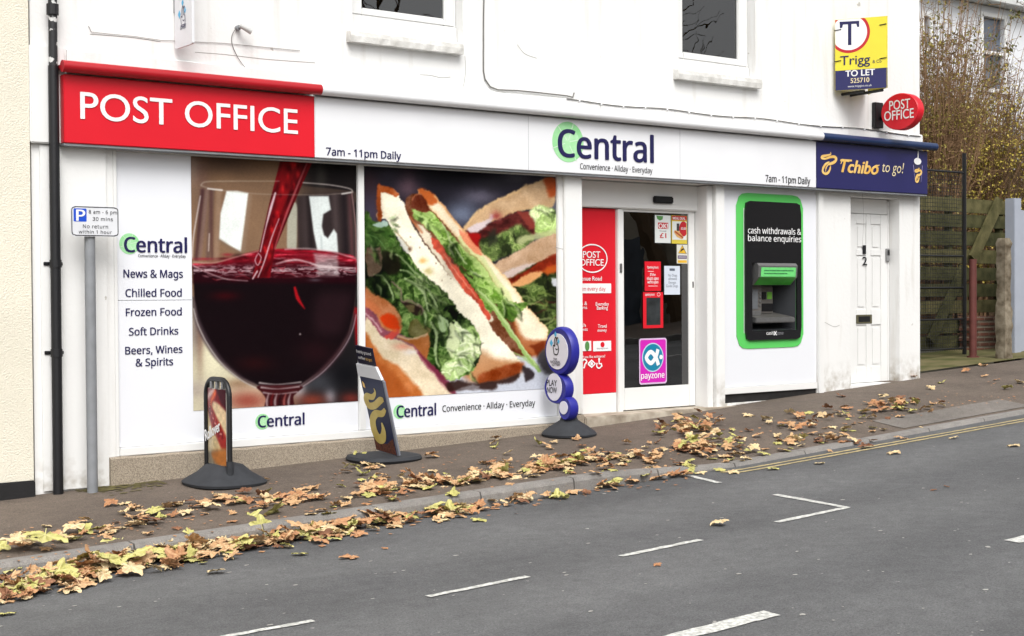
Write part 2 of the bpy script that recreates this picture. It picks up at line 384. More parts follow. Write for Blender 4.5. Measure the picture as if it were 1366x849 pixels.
def paint_wine(p):
    X, Y = p.X, p.Y
    t = np.clip((X - 380) / 40, 0, 1)[..., None]; v = np.clip((Y - 210) / 90, 0, 1)[..., None]
    p.I[:] = (np.array([118, 92, 72]) * (1 - v) + np.array([140, 110, 84]) * v) * (1 - t) + np.array([44, 38, 38]) * t
    p.blob(300, 216, 40, 14, (82, 64, 54), .8); p.blob(258, 225, 10, 30, (150, 130, 120), .7); p.blob(270, 260, 9, 60, (112, 84, 78), .6)
    p.blob(440, 225, 40, 30, (24, 22, 24), .8); p.blob(428, 235, 8, 20, (74, 72, 66), .6)
    # lower background seen beside the bowl
    p.poly([(250, 400), (330, 400), (360, 560), (250, 560)], (205, 198, 170), 10)
    p.blob(262, 440, 9, 40, (120, 108, 104), .9); p.blob(267, 455, 5, 45, (110, 76, 64), .7); p.blob(288, 478, 20, 30, (226, 220, 190), .8)
    p.blob(318, 512, 22, 7, (140, 110, 84), .7); p.blob(262, 520, 16, 14, (176, 164, 152), .9); p.blob(330, 535, 32, 15, (150, 72, 60), .9); p.blob(285, 545, 14, 10, (176, 168, 160), .7)
    p.poly([(400, 400), (480, 380), (480, 560), (400, 560)], (34, 32, 34), 8); p.blob(425, 510, 26, 16, (72, 74, 80), .8); p.blob(460, 500, 22, 20, (22, 22, 26), .9)
    p.blob(398, 520, 10, 14, (190, 186, 190), .8); p.blob(440, 530, 8, 10, (168, 170, 180), .7); p.blob(416, 534, 20, 9, (140, 66, 52), .85); p.blob(468, 532, 14, 8, (120, 52, 46), .85)
    p.poly([(471, 410), (480, 410), (480, 470), (474, 460)], (130, 24, 30), 2)
    # glass bowl
    bowl = [(267, 246), (259, 300), (256, 350), (257, 400), (262, 430), (272, 455), (290, 482), (318, 505), (346, 518), (400, 517), (428, 497), (452, 470), (466, 445), (473, 410), (475, 360), (475, 310), (471, 275), (468, 255)]
    p.poly(bowl, (120, 98, 82), 1, .35, smooth=True)
    p.poly([(395, 262), (470, 256), (475, 350), (398, 345)], (52, 44, 46), 3, .85)
    for x0, w, c in ((446, 7, (84, 72, 72)), (458, 5, (30, 24, 28)), (466, 4, (110, 70, 72)), (405, 6, (70, 60, 60)), (412, 5, (34, 28, 30))):
        p.line([(x0, 262), (x0 + 4, 350)], w, c, 3, .7)
    for x0, x1, w, c in ((270, 262, 6, (70, 44, 48)), (276, 266, 5, (128, 104, 98)), (283, 277, 6, (100, 78, 74)), (281, 283, 4, (88, 60, 58)), (292, 288, 7, (150, 124, 104))):
        p.line([(x0, 255), (x1, 345)], w, c, 2, .75)
    p.line([(267, 262), (258, 315), (256, 345)], 1.6, (215, 205, 205), .8, .8); p.line([(279, 312), (278, 335)], 1.3, (214, 200, 190), .7, .8)
    p.poly([(302, 255), (316, 255), (331, 258), (327, 290), (321, 336), (306, 328), (292, 319), (294, 285)], (240, 246, 242), 1.5, 1., smooth=False, tex=lambda x, y, sd, c: c[None, :] * (.93 + .1 * fbm(x * .06, y * .04, 2))[:, None]); p.line([(333, 262), (329, 295), (324, 334)], 4, (150, 132, 116), 3, .5); p.line([(292, 320), (306, 330), (322, 338)], 3, (120, 104, 92), 2.5, .6)
    p.poly([(385, 278), (395, 272), (396, 300), (394, 339), (383, 336)], (176, 176, 160), 1.5, .9)
    p.poly([(412, 262), (438, 262), (441, 280), (431, 286), (429, 302), (432, 314), (437, 318), (445, 306), (449, 312), (451, 340), (450, 370), (435, 371), (426, 350), (418, 310)], (224, 232, 230), 1.6, .95, smooth=False)
    p.line([(428, 316), (431, 368)], 2.5, (180, 190, 190), 1.2, .7)
    # wine surface and body
    p.poly([(257, 352), (285, 352), (310, 344), (345, 334), (385, 332), (420, 334), (450, 337), (474, 344), (475, 366), (430, 372), (380, 372), (330, 376), (290, 372), (262, 362)], (118, 18, 32), 1.2, smooth=True, tex=lambda x, y, sd, c: c[None, :] * (.25 + 1.5 * fbm(x * .07 + 2 * fbm(x * .05, y * .2, 2), y * .34, 4))[:, None] + np.clip(fbm(x * .06 + 30, y * .4, 4) - .56, 0, 1)[:, None] * np.array([420, 330, 330]))
    p.poly([(270, 353), (310, 349), (340, 345), (344, 362), (310, 366), (280, 362)], (150, 28, 44), 4, .55); p.poly([(396, 338), (440, 338), (445, 352), (400, 356)], (168, 34, 50), 4, .5)
    body = [(257, 354), (264, 360), (280, 366), (300, 371), (330, 374), (352, 370), (380, 372), (430, 369), (474, 359), (475, 380), (472, 412), (464, 446), (450, 470), (427, 495), (398, 515), (348, 516), (320, 503), (293, 480), (275, 455), (264, 428), (259, 400)]
    p.poly(body, (24, 14, 18), 1.2, smooth=False)
    rs = np.random.default_rng(5)
    for _ in range(46):
        x = rs.uniform(268, 468); p.blob(x, 352 + rs.uniform(-12, 12), rs.uniform(6, 16), rs.uniform(1.5, 4), [(64, 8, 18), (150, 34, 50), (30, 8, 14), (100, 12, 26)][rs.integers(4)], .65)
    # the near half of the surface is almost black, with swirling white glints
    p.poly([(257, 356), (290, 353), (330, 352), (380, 352), (430, 350), (475, 352), (475, 378), (257, 378)], (44, 10, 18), 3.5, .8, smooth=False)
    m_ = p.sel(258, 475, 350, 374); xm_, ym_ = p.X[m_], p.Y[m_]; rg = 1 - np.abs(2 * fbm(xm_ * .05 + 2.5 * fbm(xm_ * .06, ym_ * .2, 2), ym_ * .26, 4) - 1); am = np.clip((rg - .80) / .14, 0, 1) * np.clip(1 - np.abs(ym_ - 361) / 11, 0, 1) * .8; p.put(m_, am, (214, 190, 194))
    for _ in range(60):
        x = rs.uniform(262, 470); y = 360 + rs.uniform(-13, 11) + 8 * math.cos((x - 270) / 34.0) * .6; L = rs.uniform(5, 20)
        c = [(224, 196, 196), (206, 150, 156), (92, 10, 22), (30, 12, 18), (180, 60, 72)][rs.integers(5)]
        p.line([(x, y), (x + L * .5, y + rs.uniform(-2, 3)), (x + L, y + rs.uniform(-1, 4))], [.3, rs.uniform(.6, 1.8), .3], c, .9, .6)
    p.line([(258, 350), (285, 351), (315, 343), (345, 335), (360, 333)], 1.6, (196, 164, 148), 1, .65)
    p.line([(380, 333), (412, 332), (446, 337), (473, 345)], 1.6, (216, 190, 190), 1.1, .65)
    p.poly([(418, 338), (450, 340), (452, 368), (424, 368)], (214, 208, 208), 3, .6, smooth=False, tex=lambda x, y, sd, c: c[None, :] * (.45 + .8 * fbm(x * .1, y * .5, 3))[:, None])
    p.line([(368, 352), (392, 347), (410, 350), (430, 356), (470, 358)], [1, 3, 2, 4, 1], (222, 204, 204), 1, .7)
    p.line([(257, 354), (272, 362), (300, 372), (330, 375)], [2, 1.4, 1], (190, 160, 164), .8, .8)
    # stream of wine
    p.poly([(374, 214), (418, 214), (402, 248), (391, 274), (377, 308), (366, 334), (360, 371), (336, 371), (343, 345), (351, 308), (359, 272), (367, 240)], (96, 14, 22), .8, smooth=False, tex=lambda x, y, sd, c: c[None, :] * (.4 + 1.1 * fbm(x * .2 + y * .08, y * .06, 4))[:, None])
    p.poly([(376, 216), (396, 216), (384, 260), (372, 300), (362, 330), (358, 320), (366, 280), (372, 246)], (150, 24, 30), 3.5, .6)
    for _ in range(34):
        t0 = rs.uniform(0, 1); y = 216 + 150 * t0; xc = 394 - 48 * t0 + rs.uniform(-9, 9) * (1 - .4 * t0); p.blob(xc, y, rs.uniform(1, 3.2), rs.uniform(1.5, 6), [(214, 44, 44), (78, 4, 14), (190, 30, 36)][rs.integers(3)], .7)
    p.line([(410, 216), (395, 252), (378, 296), (366, 332)], [2, 3, 1.5], (198, 110, 112), .8, .6); p.line([(415, 216), (400, 250)], 1.2, (120, 16, 26), .7)
    p.line([(367, 258), (361, 278), (354, 305), (347, 336)], [2.5, 3.4, 1.4, 1.4], (226, 206, 212), .7, .85); p.line([(372, 292), (362, 318), (352, 350), (344, 370)], [1, 1.8, 1.4], (216, 190, 196), .6, .85)
    p.line([(343, 340), (340, 348), (344, 354), (348, 344), (344, 338)], 1.2, (220, 190, 196), .5, .85); p.line([(343, 362), (337, 372)], 2, (222, 210, 214), .6, .8)
    # bowl edges
    p.line([(257, 398), (263, 428), (276, 456), (294, 481), (321, 504), (346, 516)], [4, 8, 9, 6, 3], (72, 60, 66), 2, .75)
    p.line([(258, 412), (264, 434), (277, 460), (295, 485), (321, 507), (344, 519)], 1.3, (196, 190, 186), .7, .8)
    p.line([(473, 420), (466, 446), (451, 471), (428, 496), (402, 515)], [3, 7, 8, 3], (74, 50, 56), 2.5, .7); p.line([(475, 420), (468, 446), (454, 470), (430, 497), (402, 517)], 1.2, (176, 160, 168), .7, .75)
    p.poly([(425, 395), (466, 392), (464, 420), (452, 445), (420, 440)], (58, 36, 42), 12, .5); p.blob(300, 395, 18, 6, (74, 12, 18), .6)
    p.line([(393, 384), (397, 398), (406, 412)], [3, 5, 1], (176, 24, 34), 1, .9); p.blob(400, 446, 1.2, 1.2, (200, 190, 190), .9); p.blob(420, 374, 8, 2, (90, 84, 92), .7)
    p.blob(340, 485, 24, 10, (52, 18, 20), .6); p.blob(420, 470, 24, 16, (48, 22, 28), .6)
    # rim
    p.line([(268, 247), (274, 243), (300, 242), (345, 242), (372, 242)], [1.6, 1.2, .8], (184, 170, 154), .9, .75); p.line([(404, 244), (440, 247), (466, 252), (470, 257)], 1.4, (190, 180, 176), .7, .9)
    p.line([(268, 248), (285, 253), (312, 256), (345, 259), (385, 260), (430, 260), (460, 258), (470, 256)], [1.4, .8, .6, .8, 1.4], (176, 162, 150), .8, .6); p.line([(277, 252), (296, 254)], 2, (236, 232, 226), .7, .8); p.line([(456, 259), (468, 257)], 2, (230, 226, 222), .7, .8)
    p.line([(469, 258), (474, 300), (475, 350)], 1.2, (180, 140, 140), .8, .8)
    # stem
    p.poly([(345, 515), (401, 515), (396, 524), (391, 530), (390, 548), (355, 548), (354, 532), (349, 524)], (64, 24, 28), 1)
    for y, c in ((511, (226, 214, 212)), (514, (90, 50, 54)), (517, (214, 204, 204)), (521, (70, 24, 28)), (524, (188, 176, 178))): p.line([(346 + (y - 511) * .4, y), (370, y + 2), (401 - (y - 511) * .4, y - 1)], [2.4, .8, 2], c, .9, .7)
    for x0, c in ((358, (226, 214, 214)), (364, (120, 30, 30)), (369, (214, 206, 206)), (375, (30, 14, 18)), (381, (206, 120, 110)), (387, (220, 214, 214))): p.line([(x0, 526), (x0 - 2.5, 536), (x0 - 1, 548)], [1, 3, 1.6], c, 1.2, .6)
    soften(p, 1); punch(p, 1.05, -3); p.I *= (.895 + .14 * fbm(X * .03, Y * .03, 4) + .07 * vnoise(X * .75, Y * .75))[..., None]

def paint_sandwich(p):
    X, Y = p.X, p.Y; rs = np.random.default_rng(11)
    p.X = X + 4.4 * (fbm(X * .09, Y * .09, 3) - .5) + 1.2 * (vnoise(X * .5, Y * .5) - .5); p.Y = Y + 4.4 * (fbm(X * .09 + 60, Y * .09 + 20, 3) - .5) + 1.2 * (vnoise(X * .5 + 30, Y * .5 + 70) - .5)
    p.I[:] = np.array([46, 44, 52])
    for a in ((495, 290, 22, 40, (88, 78, 98), .7), (545, 246, 16, 18, (118, 94, 104), .8), (520, 232, 14, 10, (66, 62, 72), .7), (600, 235, 40, 14, (36, 36, 42), .9), (640, 262, 26, 12, (112, 108, 122), .8), (690, 235, 26, 10, (96, 96, 104), .8), (615, 285, 22, 16, (120, 128, 148), .9), (740, 290, 20, 60, (118, 118, 132), .8), (660, 246, 26, 8, (58, 56, 62), .8), (730, 236, 14, 10, (80, 80, 90), .7), (492, 245, 14, 20, (70, 52, 56), .7)): p.blob(*a)
    p.poly([(600, 480), (750, 460), (750, 540), (560, 540)], (198, 202, 212), 8)
    # rear sandwich (out of focus)
    p.poly([(655, 365), (744, 340), (744, 460), (700, 440)], (52, 64, 38), 5, tex=leafy((34, 38, 26), (74, 92, 48), (134, 150, 92), .1))
    p.poly([(617, 306), (640, 280), (665, 266), (700, 249), (733, 237), (742, 245), (741, 262), (733, 277), (705, 279), (690, 283), (664, 293), (638, 301), (620, 310)], (196, 166, 132), 1.6, tex=crumb(14, .4, (206, 172, 130), 3), wob=1)
    p.poly([(724, 240), (736, 236), (743, 246), (742, 260), (733, 262), (728, 250)], (176, 82, 44), 3.5, .9); p.line([(618, 304), (642, 278), (668, 265), (702, 248)], 2.5, (222, 188, 142), 1.4, .8)
    p.poly([(618, 312), (640, 302), (664, 293), (690, 283), (705, 286), (716, 300), (716, 312), (700, 318), (660, 330), (640, 352), (625, 330)], (92, 46, 44), 2.5, tex=lambda x, y, sd, c: c[None, :] * (.6 + .8 * fbm(x * .12, y * .2, 3))[:, None])
    p.poly([(624, 305), (650, 292), (654, 285), (658, 290), (646, 304), (630, 312)], (206, 192, 192), 1.8); p.poly([(621, 312), (640, 312), (641, 330), (632, 334)], (158, 34, 34), 2); p.blob(662, 288, 7, 5, (150, 60, 64), .8); p.poly([(690, 282), (706, 282), (714, 304), (706, 306)], (150, 74, 64), 2, .8)
    p.poly([(640, 320), (664, 312), (690, 300), (700, 305), (712, 318), (700, 330), (668, 345), (648, 352), (644, 340)], (96, 116, 66), 3, tex=leafy((48, 56, 36), (108, 132, 72), (168, 180, 120), .13))
    p.poly([(650, 310), (660, 304), (664, 322), (652, 330)], (50, 52, 44), 3, .8)
    p.poly([(705, 282), (716, 274), (730, 276), (744, 285), (744, 312), (734, 316), (716, 312), (712, 296)], (190, 212, 146), 2.2, tex=leafy((150, 180, 100), (192, 214, 146), (224, 234, 186), .1)); p.poly([(690, 318), (712, 312), (744, 306), (744, 318), (706, 322), (694, 326)], (186, 190, 142), 2.5, .8)
    p.poly([(660, 354), (684, 338), (714, 322), (744, 312), (744, 338), (722, 348), (700, 356), (680, 360), (668, 364)], (190, 160, 132), 1.5, tex=crumb(16, .45), wob=1)
    p.poly([(666, 366), (690, 356), (714, 350), (702, 358), (684, 370), (674, 372)], (202, 184, 176), 2); p.poly([(676, 374), (700, 362), (722, 348), (744, 338), (744, 352), (716, 366), (694, 374), (682, 380)], (128, 48, 30), 2.2, tex=lambda x, y, sd, c: c[None, :] * (.6 + .85 * fbm(x * .12, y * .14, 3))[:, None]); p.poly([(682, 380), (700, 368), (722, 362), (716, 372), (694, 382)], (214, 160, 110), 1.8); p.poly([(722, 362), (744, 350), (744, 362), (730, 368)], (176, 90, 44), 2.5)
    for _ in range(26):
        x, y = rs.uniform(690, 744), rs.uniform(375, 450); p.line([(x, y), (x + rs.uniform(6, 22), y - rs.uniform(-5, 7)), (x + rs.uniform(20, 34), y - rs.uniform(-3, 10))], [.8, rs.uniform(1.2, 3), .6], [(124, 140, 78), (90, 108, 56), (40, 44, 30), (150, 158, 108), (70, 34, 34)][rs.integers(5)], 1.2, .8)
    p.poly([(736, 372), (745, 372), (745, 384), (738, 382)], (206, 208, 214), 1.5, .9)
    # filling between the two slices
    p.poly([(545, 262), (566, 268), (640, 345), (690, 420), (712, 470), (680, 470), (640, 430), (600, 370), (560, 315), (541, 280)], (112, 70, 48), 2, tex=crumb(26, .25))
    # right slice
    r_sl = [(558, 254), (566, 253), (579, 261), (590, 273), (598, 284), (610, 298), (622, 314), (640, 334), (660, 354), (677, 373), (692, 392), (706, 412), (722, 430), (730, 440), (727, 462), (716, 474), (698, 464), (690, 445), (684, 428), (676, 404), (650, 362), (620, 330), (590, 296), (570, 276), (562, 268)]
    p.poly(r_sl, (238, 226, 200), 1.1, tex=crumb(9, .8, (222, 186, 136), 2.2), wob=.8)
    p.poly([(558, 254), (566, 252), (580, 261), (584, 270), (574, 274), (564, 266)], (190, 100, 50), 2, .95); p.line([(580, 262), (600, 286), (622, 313), (642, 336)], [3, 2, 1.2], (226, 170, 120), 1, .8); p.poly([(684, 424), (700, 450), (730, 456), (726, 464), (716, 476), (700, 470), (688, 450)], (150, 74, 34), 4, .8); p.poly([(706, 462), (728, 456), (726, 466), (716, 475)], (108, 44, 22), 2, .8)
    p.poly([(549, 266), (556, 260), (564, 262), (574, 280), (578, 292), (562, 286), (550, 280)], (108, 58, 42), 1.6, tex=crumb(18, .3)); p.line([(549, 268), (554, 261), (562, 260)], 1.5, (170, 110, 80), .8, .8)
    # salad under the right slice
    sal = [(550, 280), (558, 282), (566, 284), (576, 284), (590, 300), (606, 318), (620, 334), (640, 352), (656, 372), (676, 398), (690, 404), (703, 404), (700, 412), (690, 420), (684, 430), (672, 424), (660, 410), (650, 420), (640, 398), (622, 370), (600, 342), (580, 316), (562, 298), (552, 290)]
    p.poly(sal, (120, 158, 72), 1, tex=leafy((52, 76, 30), (118, 158, 66), (190, 214, 140), .08, 8., 1.2, ang=.85), wob=1.2)
    p.poly([(616, 312), (640, 338), (662, 368), (684, 400), (676, 402), (650, 376), (628, 348), (612, 326)], (190, 208, 140), 2, .6); p.poly([(612, 306), (628, 320), (642, 338), (636, 340), (618, 322)], (226, 130, 100), 1.5, .8)
    p.line([(552, 282), (566, 292), (580, 312), (600, 338)], [3, 3.5, 2], (166, 196, 120), .8, .9); p.line([(590, 300), (606, 330), (622, 352)], 2.2, (206, 216, 176), 1.2, .7)
    for _ in range(20):
        x = rs.uniform(590, 668); y = 338 + (x - 590) * 1.15 + rs.uniform(-14, 4); p.line([(x, y), (x + rs.uniform(2, 9), y + rs.uniform(2, 9))], rs.uniform(1, 3.5), [(48, 36, 28), (74, 50, 44), (190, 206, 150), (70, 96, 40), (90, 50, 44)][rs.integers(5)], .8, .85)
    # egg, tomato, mayonnaise
    p.poly([(556, 298), (566, 304), (578, 320), (596, 346), (620, 378), (648, 412), (658, 428), (650, 428), (622, 396), (600, 368), (574, 332), (558, 310)], (212, 202, 180), 1.2, tex=crumb(18, .35), wob=1.2)
    p.poly([(575, 318), (586, 324), (600, 346), (618, 366), (634, 390), (650, 414), (654, 426), (646, 424), (628, 400), (610, 376), (594, 350), (580, 332)], (190, 84, 66), 1.1, tex=lambda x, y, sd, c: c[None, :] * (.75 + .5 * fbm(x * .2, y * .2, 3))[:, None]); p.line([(592, 340), (612, 366), (636, 398)], [1, 2, 1], (228, 150, 124), .8, .7)
    p.line([(560, 322), (572, 338), (582, 352), (590, 360)], [2, 4, 2], (206, 158, 74), 1, .9); p.line([(546, 290), (556, 302), (562, 310)], [2, 4, 2], (178, 104, 70), 1.2, .85)
    # left slice
    l_sl = [(505, 250), (511, 248), (524, 252), (532, 259), (534, 266), (540, 272), (541, 278), (549, 300), (557, 312), (566, 325), (578, 341), (590, 356), (602, 370), (616, 386), (630, 398), (645, 417), (660, 444), (677, 462), (690, 476), (696, 487), (692, 497), (676, 504), (640, 509), (622, 500), (606, 440), (590, 410), (566, 372), (546, 342), (526, 312), (516, 294), (503, 291), (504, 270)]
    p.poly(l_sl, (240, 233, 212), 1.1, tex=crumb(9, .8), wob=.7)
    p.poly([(503, 250), (511, 247), (524, 251), (533, 259), (528, 263), (518, 258), (508, 259), (509, 292), (503, 292)], (166, 84, 40), 1.2, .95, tex=crumb(20, .5)); p.blob(505, 278, 4, 16, (110, 58, 36), .6)
    p.poly([(640, 468), (660, 478), (684, 482), (696, 484), (693, 498), (676, 505), (640, 511), (618, 504), (614, 480)], (170, 108, 62), 6, .75); p.poly([(660, 492), (684, 486), (697, 484), (693, 498), (676, 506), (640, 512), (640, 500)], (136, 62, 28), 3, .85, tex=crumb(18, .5))
    for x, y in ((560, 330), (548, 316), (596, 366), (601, 372), (582, 352), (588, 374), (553, 306)): p.blob(x, y, 1.0, 1.2, (90, 60, 44), .6)
    p.poly([(530, 316), (540, 322), (546, 332), (548, 336), (538, 334)], (206, 206, 196), 1.2, .8); p.blob(547, 332, 2.4, 2.8, (84, 50, 30), .9); p.line([(526, 308), (538, 322), (546, 330)], 1.2, (150, 120, 80), .8, .7); p.blob(564, 348, 6, 4, (222, 160, 90), .8); p.blob(572, 362, 6, 5, (168, 150, 84), .7); p.blob(566, 356, 5, 3, (232, 226, 208), .8)
    # front salad
    p.poly([(486, 288), (494, 290), (500, 296), (516, 298), (524, 308), (530, 322), (538, 334), (548, 344), (560, 362), (575, 374), (590, 386), (604, 404), (616, 420), (630, 434), (640, 452), (640, 476), (628, 496), (612, 506), (596, 508), (580, 500), (560, 480), (540, 455), (520, 425), (500, 405), (486, 390)], (80, 118, 50), 1.2, tex=leafy((12, 20, 10), (72, 112, 42), (186, 212, 136), .062, 9., 1.2, ang=.9), wob=1.6)
    p.poly([(486, 288), (500, 296), (520, 300), (528, 320), (516, 330), (500, 328), (490, 334), (486, 330)], (64, 98, 44), 1.5, .7, tex=leafy((34, 58, 26), (78, 116, 52), (130, 160, 92), .07)); p.poly([(496, 300), (506, 297), (514, 295), (518, 300), (508, 304)], (190, 212, 206), 1, .85)
    p.poly([(488, 334), (496, 330), (504, 330), (508, 332), (509, 356), (502, 366), (490, 368)], (112, 90, 74), 1.2, tex=crumb(20, .2)); p.poly([(510, 336), (528, 340), (534, 356), (526, 366), (512, 362)], (36, 30, 24), 2, .8)
    p.line([(490, 312), (502, 318), (514, 332)], 1, (120, 160, 96), .7, .8)
    for pts, w in (([(528, 340), (540, 350), (556, 366), (574, 380)], 3), ([(540, 372), (556, 380), (566, 396), (572, 416)], 4), ([(560, 380), (574, 392), (584, 410)], 3), ([(574, 430), (582, 446), (580, 470), (584, 488)], 5), ([(570, 404), (582, 412), (588, 426), (592, 440)], 4), ([(512, 372), (520, 384), (524, 400)], 3), ([(534, 360), (548, 366), (562, 378)], 2.5), ([(556, 404), (566, 418), (566, 436)], 4)):
        p.line(pts, [w * .6, w, w * .5], (190, 208, 158), .9, .8); p.line([(x + 3, y + 2) for x, y in pts], w * .6, (30, 44, 20), 1.4, .55)
    p.poly([(534, 402), (548, 404), (560, 408), (564, 416), (556, 422), (544, 414)], (44, 26, 28), 1.6, .9); p.line([(522, 376), (534, 386), (536, 402), (550, 402), (564, 412), (562, 420)], 2.5, (140, 118, 110), 1, .8); p.poly([(540, 408), (552, 406), (552, 416), (544, 418)], (120, 110, 74), 1.5, .8)
    p.poly([(546, 432), (556, 426), (566, 434), (574, 440), (568, 450), (552, 450), (544, 444)], (112, 100, 62), 1.6, .85, tex=crumb(22, .2))
    p.poly([(584, 424), (594, 426), (600, 432), (594, 442), (586, 440)], (182, 206, 158), 1.4, .9); p.poly([(602, 430), (610, 440), (612, 462), (604, 478), (596, 468), (598, 448)], (206, 218, 168), 1.6)
    p.poly([(606, 428), (618, 438), (632, 448), (638, 456), (640, 474), (630, 486), (632, 494), (616, 500), (604, 508), (592, 504), (588, 492), (596, 482), (606, 478), (604, 470), (614, 458)], (188, 208, 148), 1.2, tex=leafy((120, 158, 82), (186, 208, 144), (226, 234, 198), .075, 8., 1.1), wob=1.2)
    for pts in ([(614, 470), (626, 466), (636, 472)], [(606, 478), (620, 478), (632, 488)], [(600, 490), (614, 488), (626, 496)], [(618, 444), (628, 454), (630, 466)]): p.line(pts, [1, 2.2, 1], (232, 238, 208), .8, .8); p.line([(x + 1, y + 3) for x, y in pts], 1.6, (110, 146, 72), 1, .6)
    # frilled leaf edges: pale curls with their own dark undersides
    def frills(n, x0, x1, y0, y1, inside, cols, ang, L0, L1, seed):
        r2 = np.random.default_rng(seed); k = 0
        while k < n:
            x, y = r2.uniform(x0, x1), r2.uniform(y0, y1)
            if not inside(x, y): continue
            k += 1; a = ang + r2.normal(0, .5); L = r2.uniform(L0, L1); m_ = 6; pts = []; ph = r2.uniform(0, 6)
            for q in range(m_): s = q / (m_ - 1); o_ = math.sin(ph + s * 4.2) * L * .10; pts.append((x + math.cos(a) * L * s - math.sin(a) * o_, y + math.sin(a) * L * s + math.cos(a) * o_))
            w = r2.uniform(1.4, 4.2); c = cols[r2.integers(len(cols))]
            p.line([(u + w * .9, v + w * .8) for u, v in pts], [w * .4, w * 1.2, w * .4], (18, 30, 12), 1.6, .6); p.line(pts, [w * .3, w, w * .3], c, 1.5, .5)
    LC = [(176, 200, 128), (150, 184, 104), (200, 216, 160), (126, 164, 82), (214, 224, 184)]
    frills(26, 490, 600, 300, 490, lambda x, y: y > 296 + (x - 490) * 1.02 and y < 400 + (x - 490) * 1.05, LC, .95, 8, 26, 21)
    frills(14, 590, 640, 428, 500, lambda x, y: (x - 616) ** 2 / 600 + (y - 466) ** 2 / 1100 < 1, [(226, 234, 200), (206, 220, 170), (176, 202, 136)], .6, 8, 20, 22)
    frills(14, 560, 700, 284, 420, lambda x, y: abs(y - (290 + (x - 562) * .98)) < 11, LC, .85, 6, 20, 23)
    frills(9, 488, 530, 290, 330, lambda x, y: True, [(104, 150, 74), (130, 170, 100), (84, 124, 60)], .5, 6, 16, 24)
    frills(6, 706, 744, 276, 312, lambda x, y: True, [(226, 236, 190), (176, 202, 130)], .8, 6, 16, 25)
    # stalk
    p.line([(638, 388), (648, 398), (666, 420), (680, 442), (692, 458), (706, 478), (720, 494)], [3, 6.5, 7, 6.5, 6, 5], (150, 178, 108), .8); p.line([(640, 389), (650, 399), (668, 421), (694, 458), (716, 488)], [1, 2, 2, 1.5], (196, 212, 156), .8, .8); p.line([(686, 470), (698, 476), (708, 486), (718, 492)], 2.2, (156, 184, 120), .8, .8)
    # near sandwich, lower left
    p.poly([(486, 384), (494, 390), (506, 396), (520, 404), (530, 416), (536, 430), (534, 446), (510, 444), (486, 420)], (190, 122, 82), 1.6, tex=crumb(18, .3)); p.poly([(506, 424), (514, 418), (524, 420), (532, 430), (534, 440), (522, 440), (512, 434)], (216, 70, 26), 2.2); p.poly([(486, 398), (500, 404), (508, 418), (498, 420), (486, 412)], (206, 120, 80), 3, .7)
    p.poly([(486, 412), (500, 420), (508, 436), (520, 444), (530, 440), (532, 446), (548, 452), (560, 470), (580, 492), (606, 524), (600, 526), (560, 500), (520, 466), (486, 440)], (146, 84, 98), 1.6, tex=lambda x, y, sd, c: c[None, :] * (.7 + .6 * fbm(x * .12, y * .3, 3))[:, None])
    p.line([(486, 418), (498, 430), (508, 444)], 2.2, (214, 180, 184), 1, .8); p.line([(490, 428), (504, 446)], 1.6, (104, 44, 62), 1, .8); p.poly([(508, 452), (522, 444), (530, 438), (532, 446), (518, 456)], (214, 84, 76), 1.6, .9); p.blob(526, 442, 4, 3, (230, 110, 60), .9)
    p.poly([(486, 430), (500, 440), (510, 450), (524, 452), (540, 454), (552, 466), (566, 482), (584, 502), (604, 528), (486, 530)], (226, 210, 182), 1.2, tex=crumb(14, .5), wob=.8); p.blob(538, 462, 12, 5, (232, 150, 130), .7); p.blob(548, 470, 9, 3, (232, 226, 226), .8); p.poly([(530, 450), (546, 450), (556, 462), (548, 462)], (140, 96, 106), 1.5, .7)
    p.poly([(484, 446), (498, 460), (512, 478), (530, 488), (544, 504), (560, 530), (484, 532)], (188, 112, 60), 3, .95, tex=crumb(16, .2)); p.poly([(490, 478), (510, 486), (530, 504), (545, 530), (500, 530)], (158, 84, 40), 5, .7)
    p.poly([(530, 450), (548, 452), (564, 450), (570, 446), (573, 460), (570, 476), (566, 482), (558, 470), (548, 458)], (178, 112, 66), 1.4, tex=crumb(12, .3)); p.line([(532, 449), (552, 452), (569, 447)], 2.4, (214, 180, 146), 1, .9)
    p.line([(556, 470), (572, 488), (588, 504), (606, 524)], [3, 8, 9, 7], (122, 50, 72), 1.6, .9); p.line([(552, 466), (572, 492), (594, 520)], [1, 2, 1.2], (196, 130, 140), 1, .7)
    # plate
    p.poly([(596, 512), (612, 508), (640, 511), (676, 505), (692, 498), (690, 506), (682, 512), (664, 512), (660, 520), (634, 520), (600, 522)], (56, 38, 34), 2.5, .9); p.poly([(612, 520), (630, 512), (640, 516), (636, 522)], (150, 146, 150), 2, .7)
    p.poly([(696, 488), (712, 496), (710, 505), (702, 510), (698, 500)], (52, 42, 44), 2, .9); p.poly([(716, 476), (732, 462), (745, 466), (745, 490), (732, 500), (722, 492)], (60, 56, 58), 3.5, .85); p.line([(690, 478), (700, 480), (708, 486)], 1.6, (170, 190, 150), .9, .8)
    soften(p, 1); punch(p, 1.13, -4)
    for (x, y, rx, ry, c, a) in ((560, 430, 60, 40, (14, 20, 10), .28), (500, 350, 20, 50, (16, 20, 14), .35), (600, 340, 12, 40, (20, 14, 10), .2), (560, 300, 12, 14, (255, 240, 210), .18), (640, 470, 22, 14, (255, 244, 216), .2), (610, 455, 16, 18, (236, 244, 214), .25), (700, 440, 14, 16, (255, 240, 210), .2), (585, 370, 26, 30, (255, 246, 220), .15)): p.blob(x, y, rx, ry, c, a)
    p.I *= (.895 + .14 * fbm(X * .03, Y * .03, 4) + .07 * vnoise(X * .75, Y * .75))[..., None]

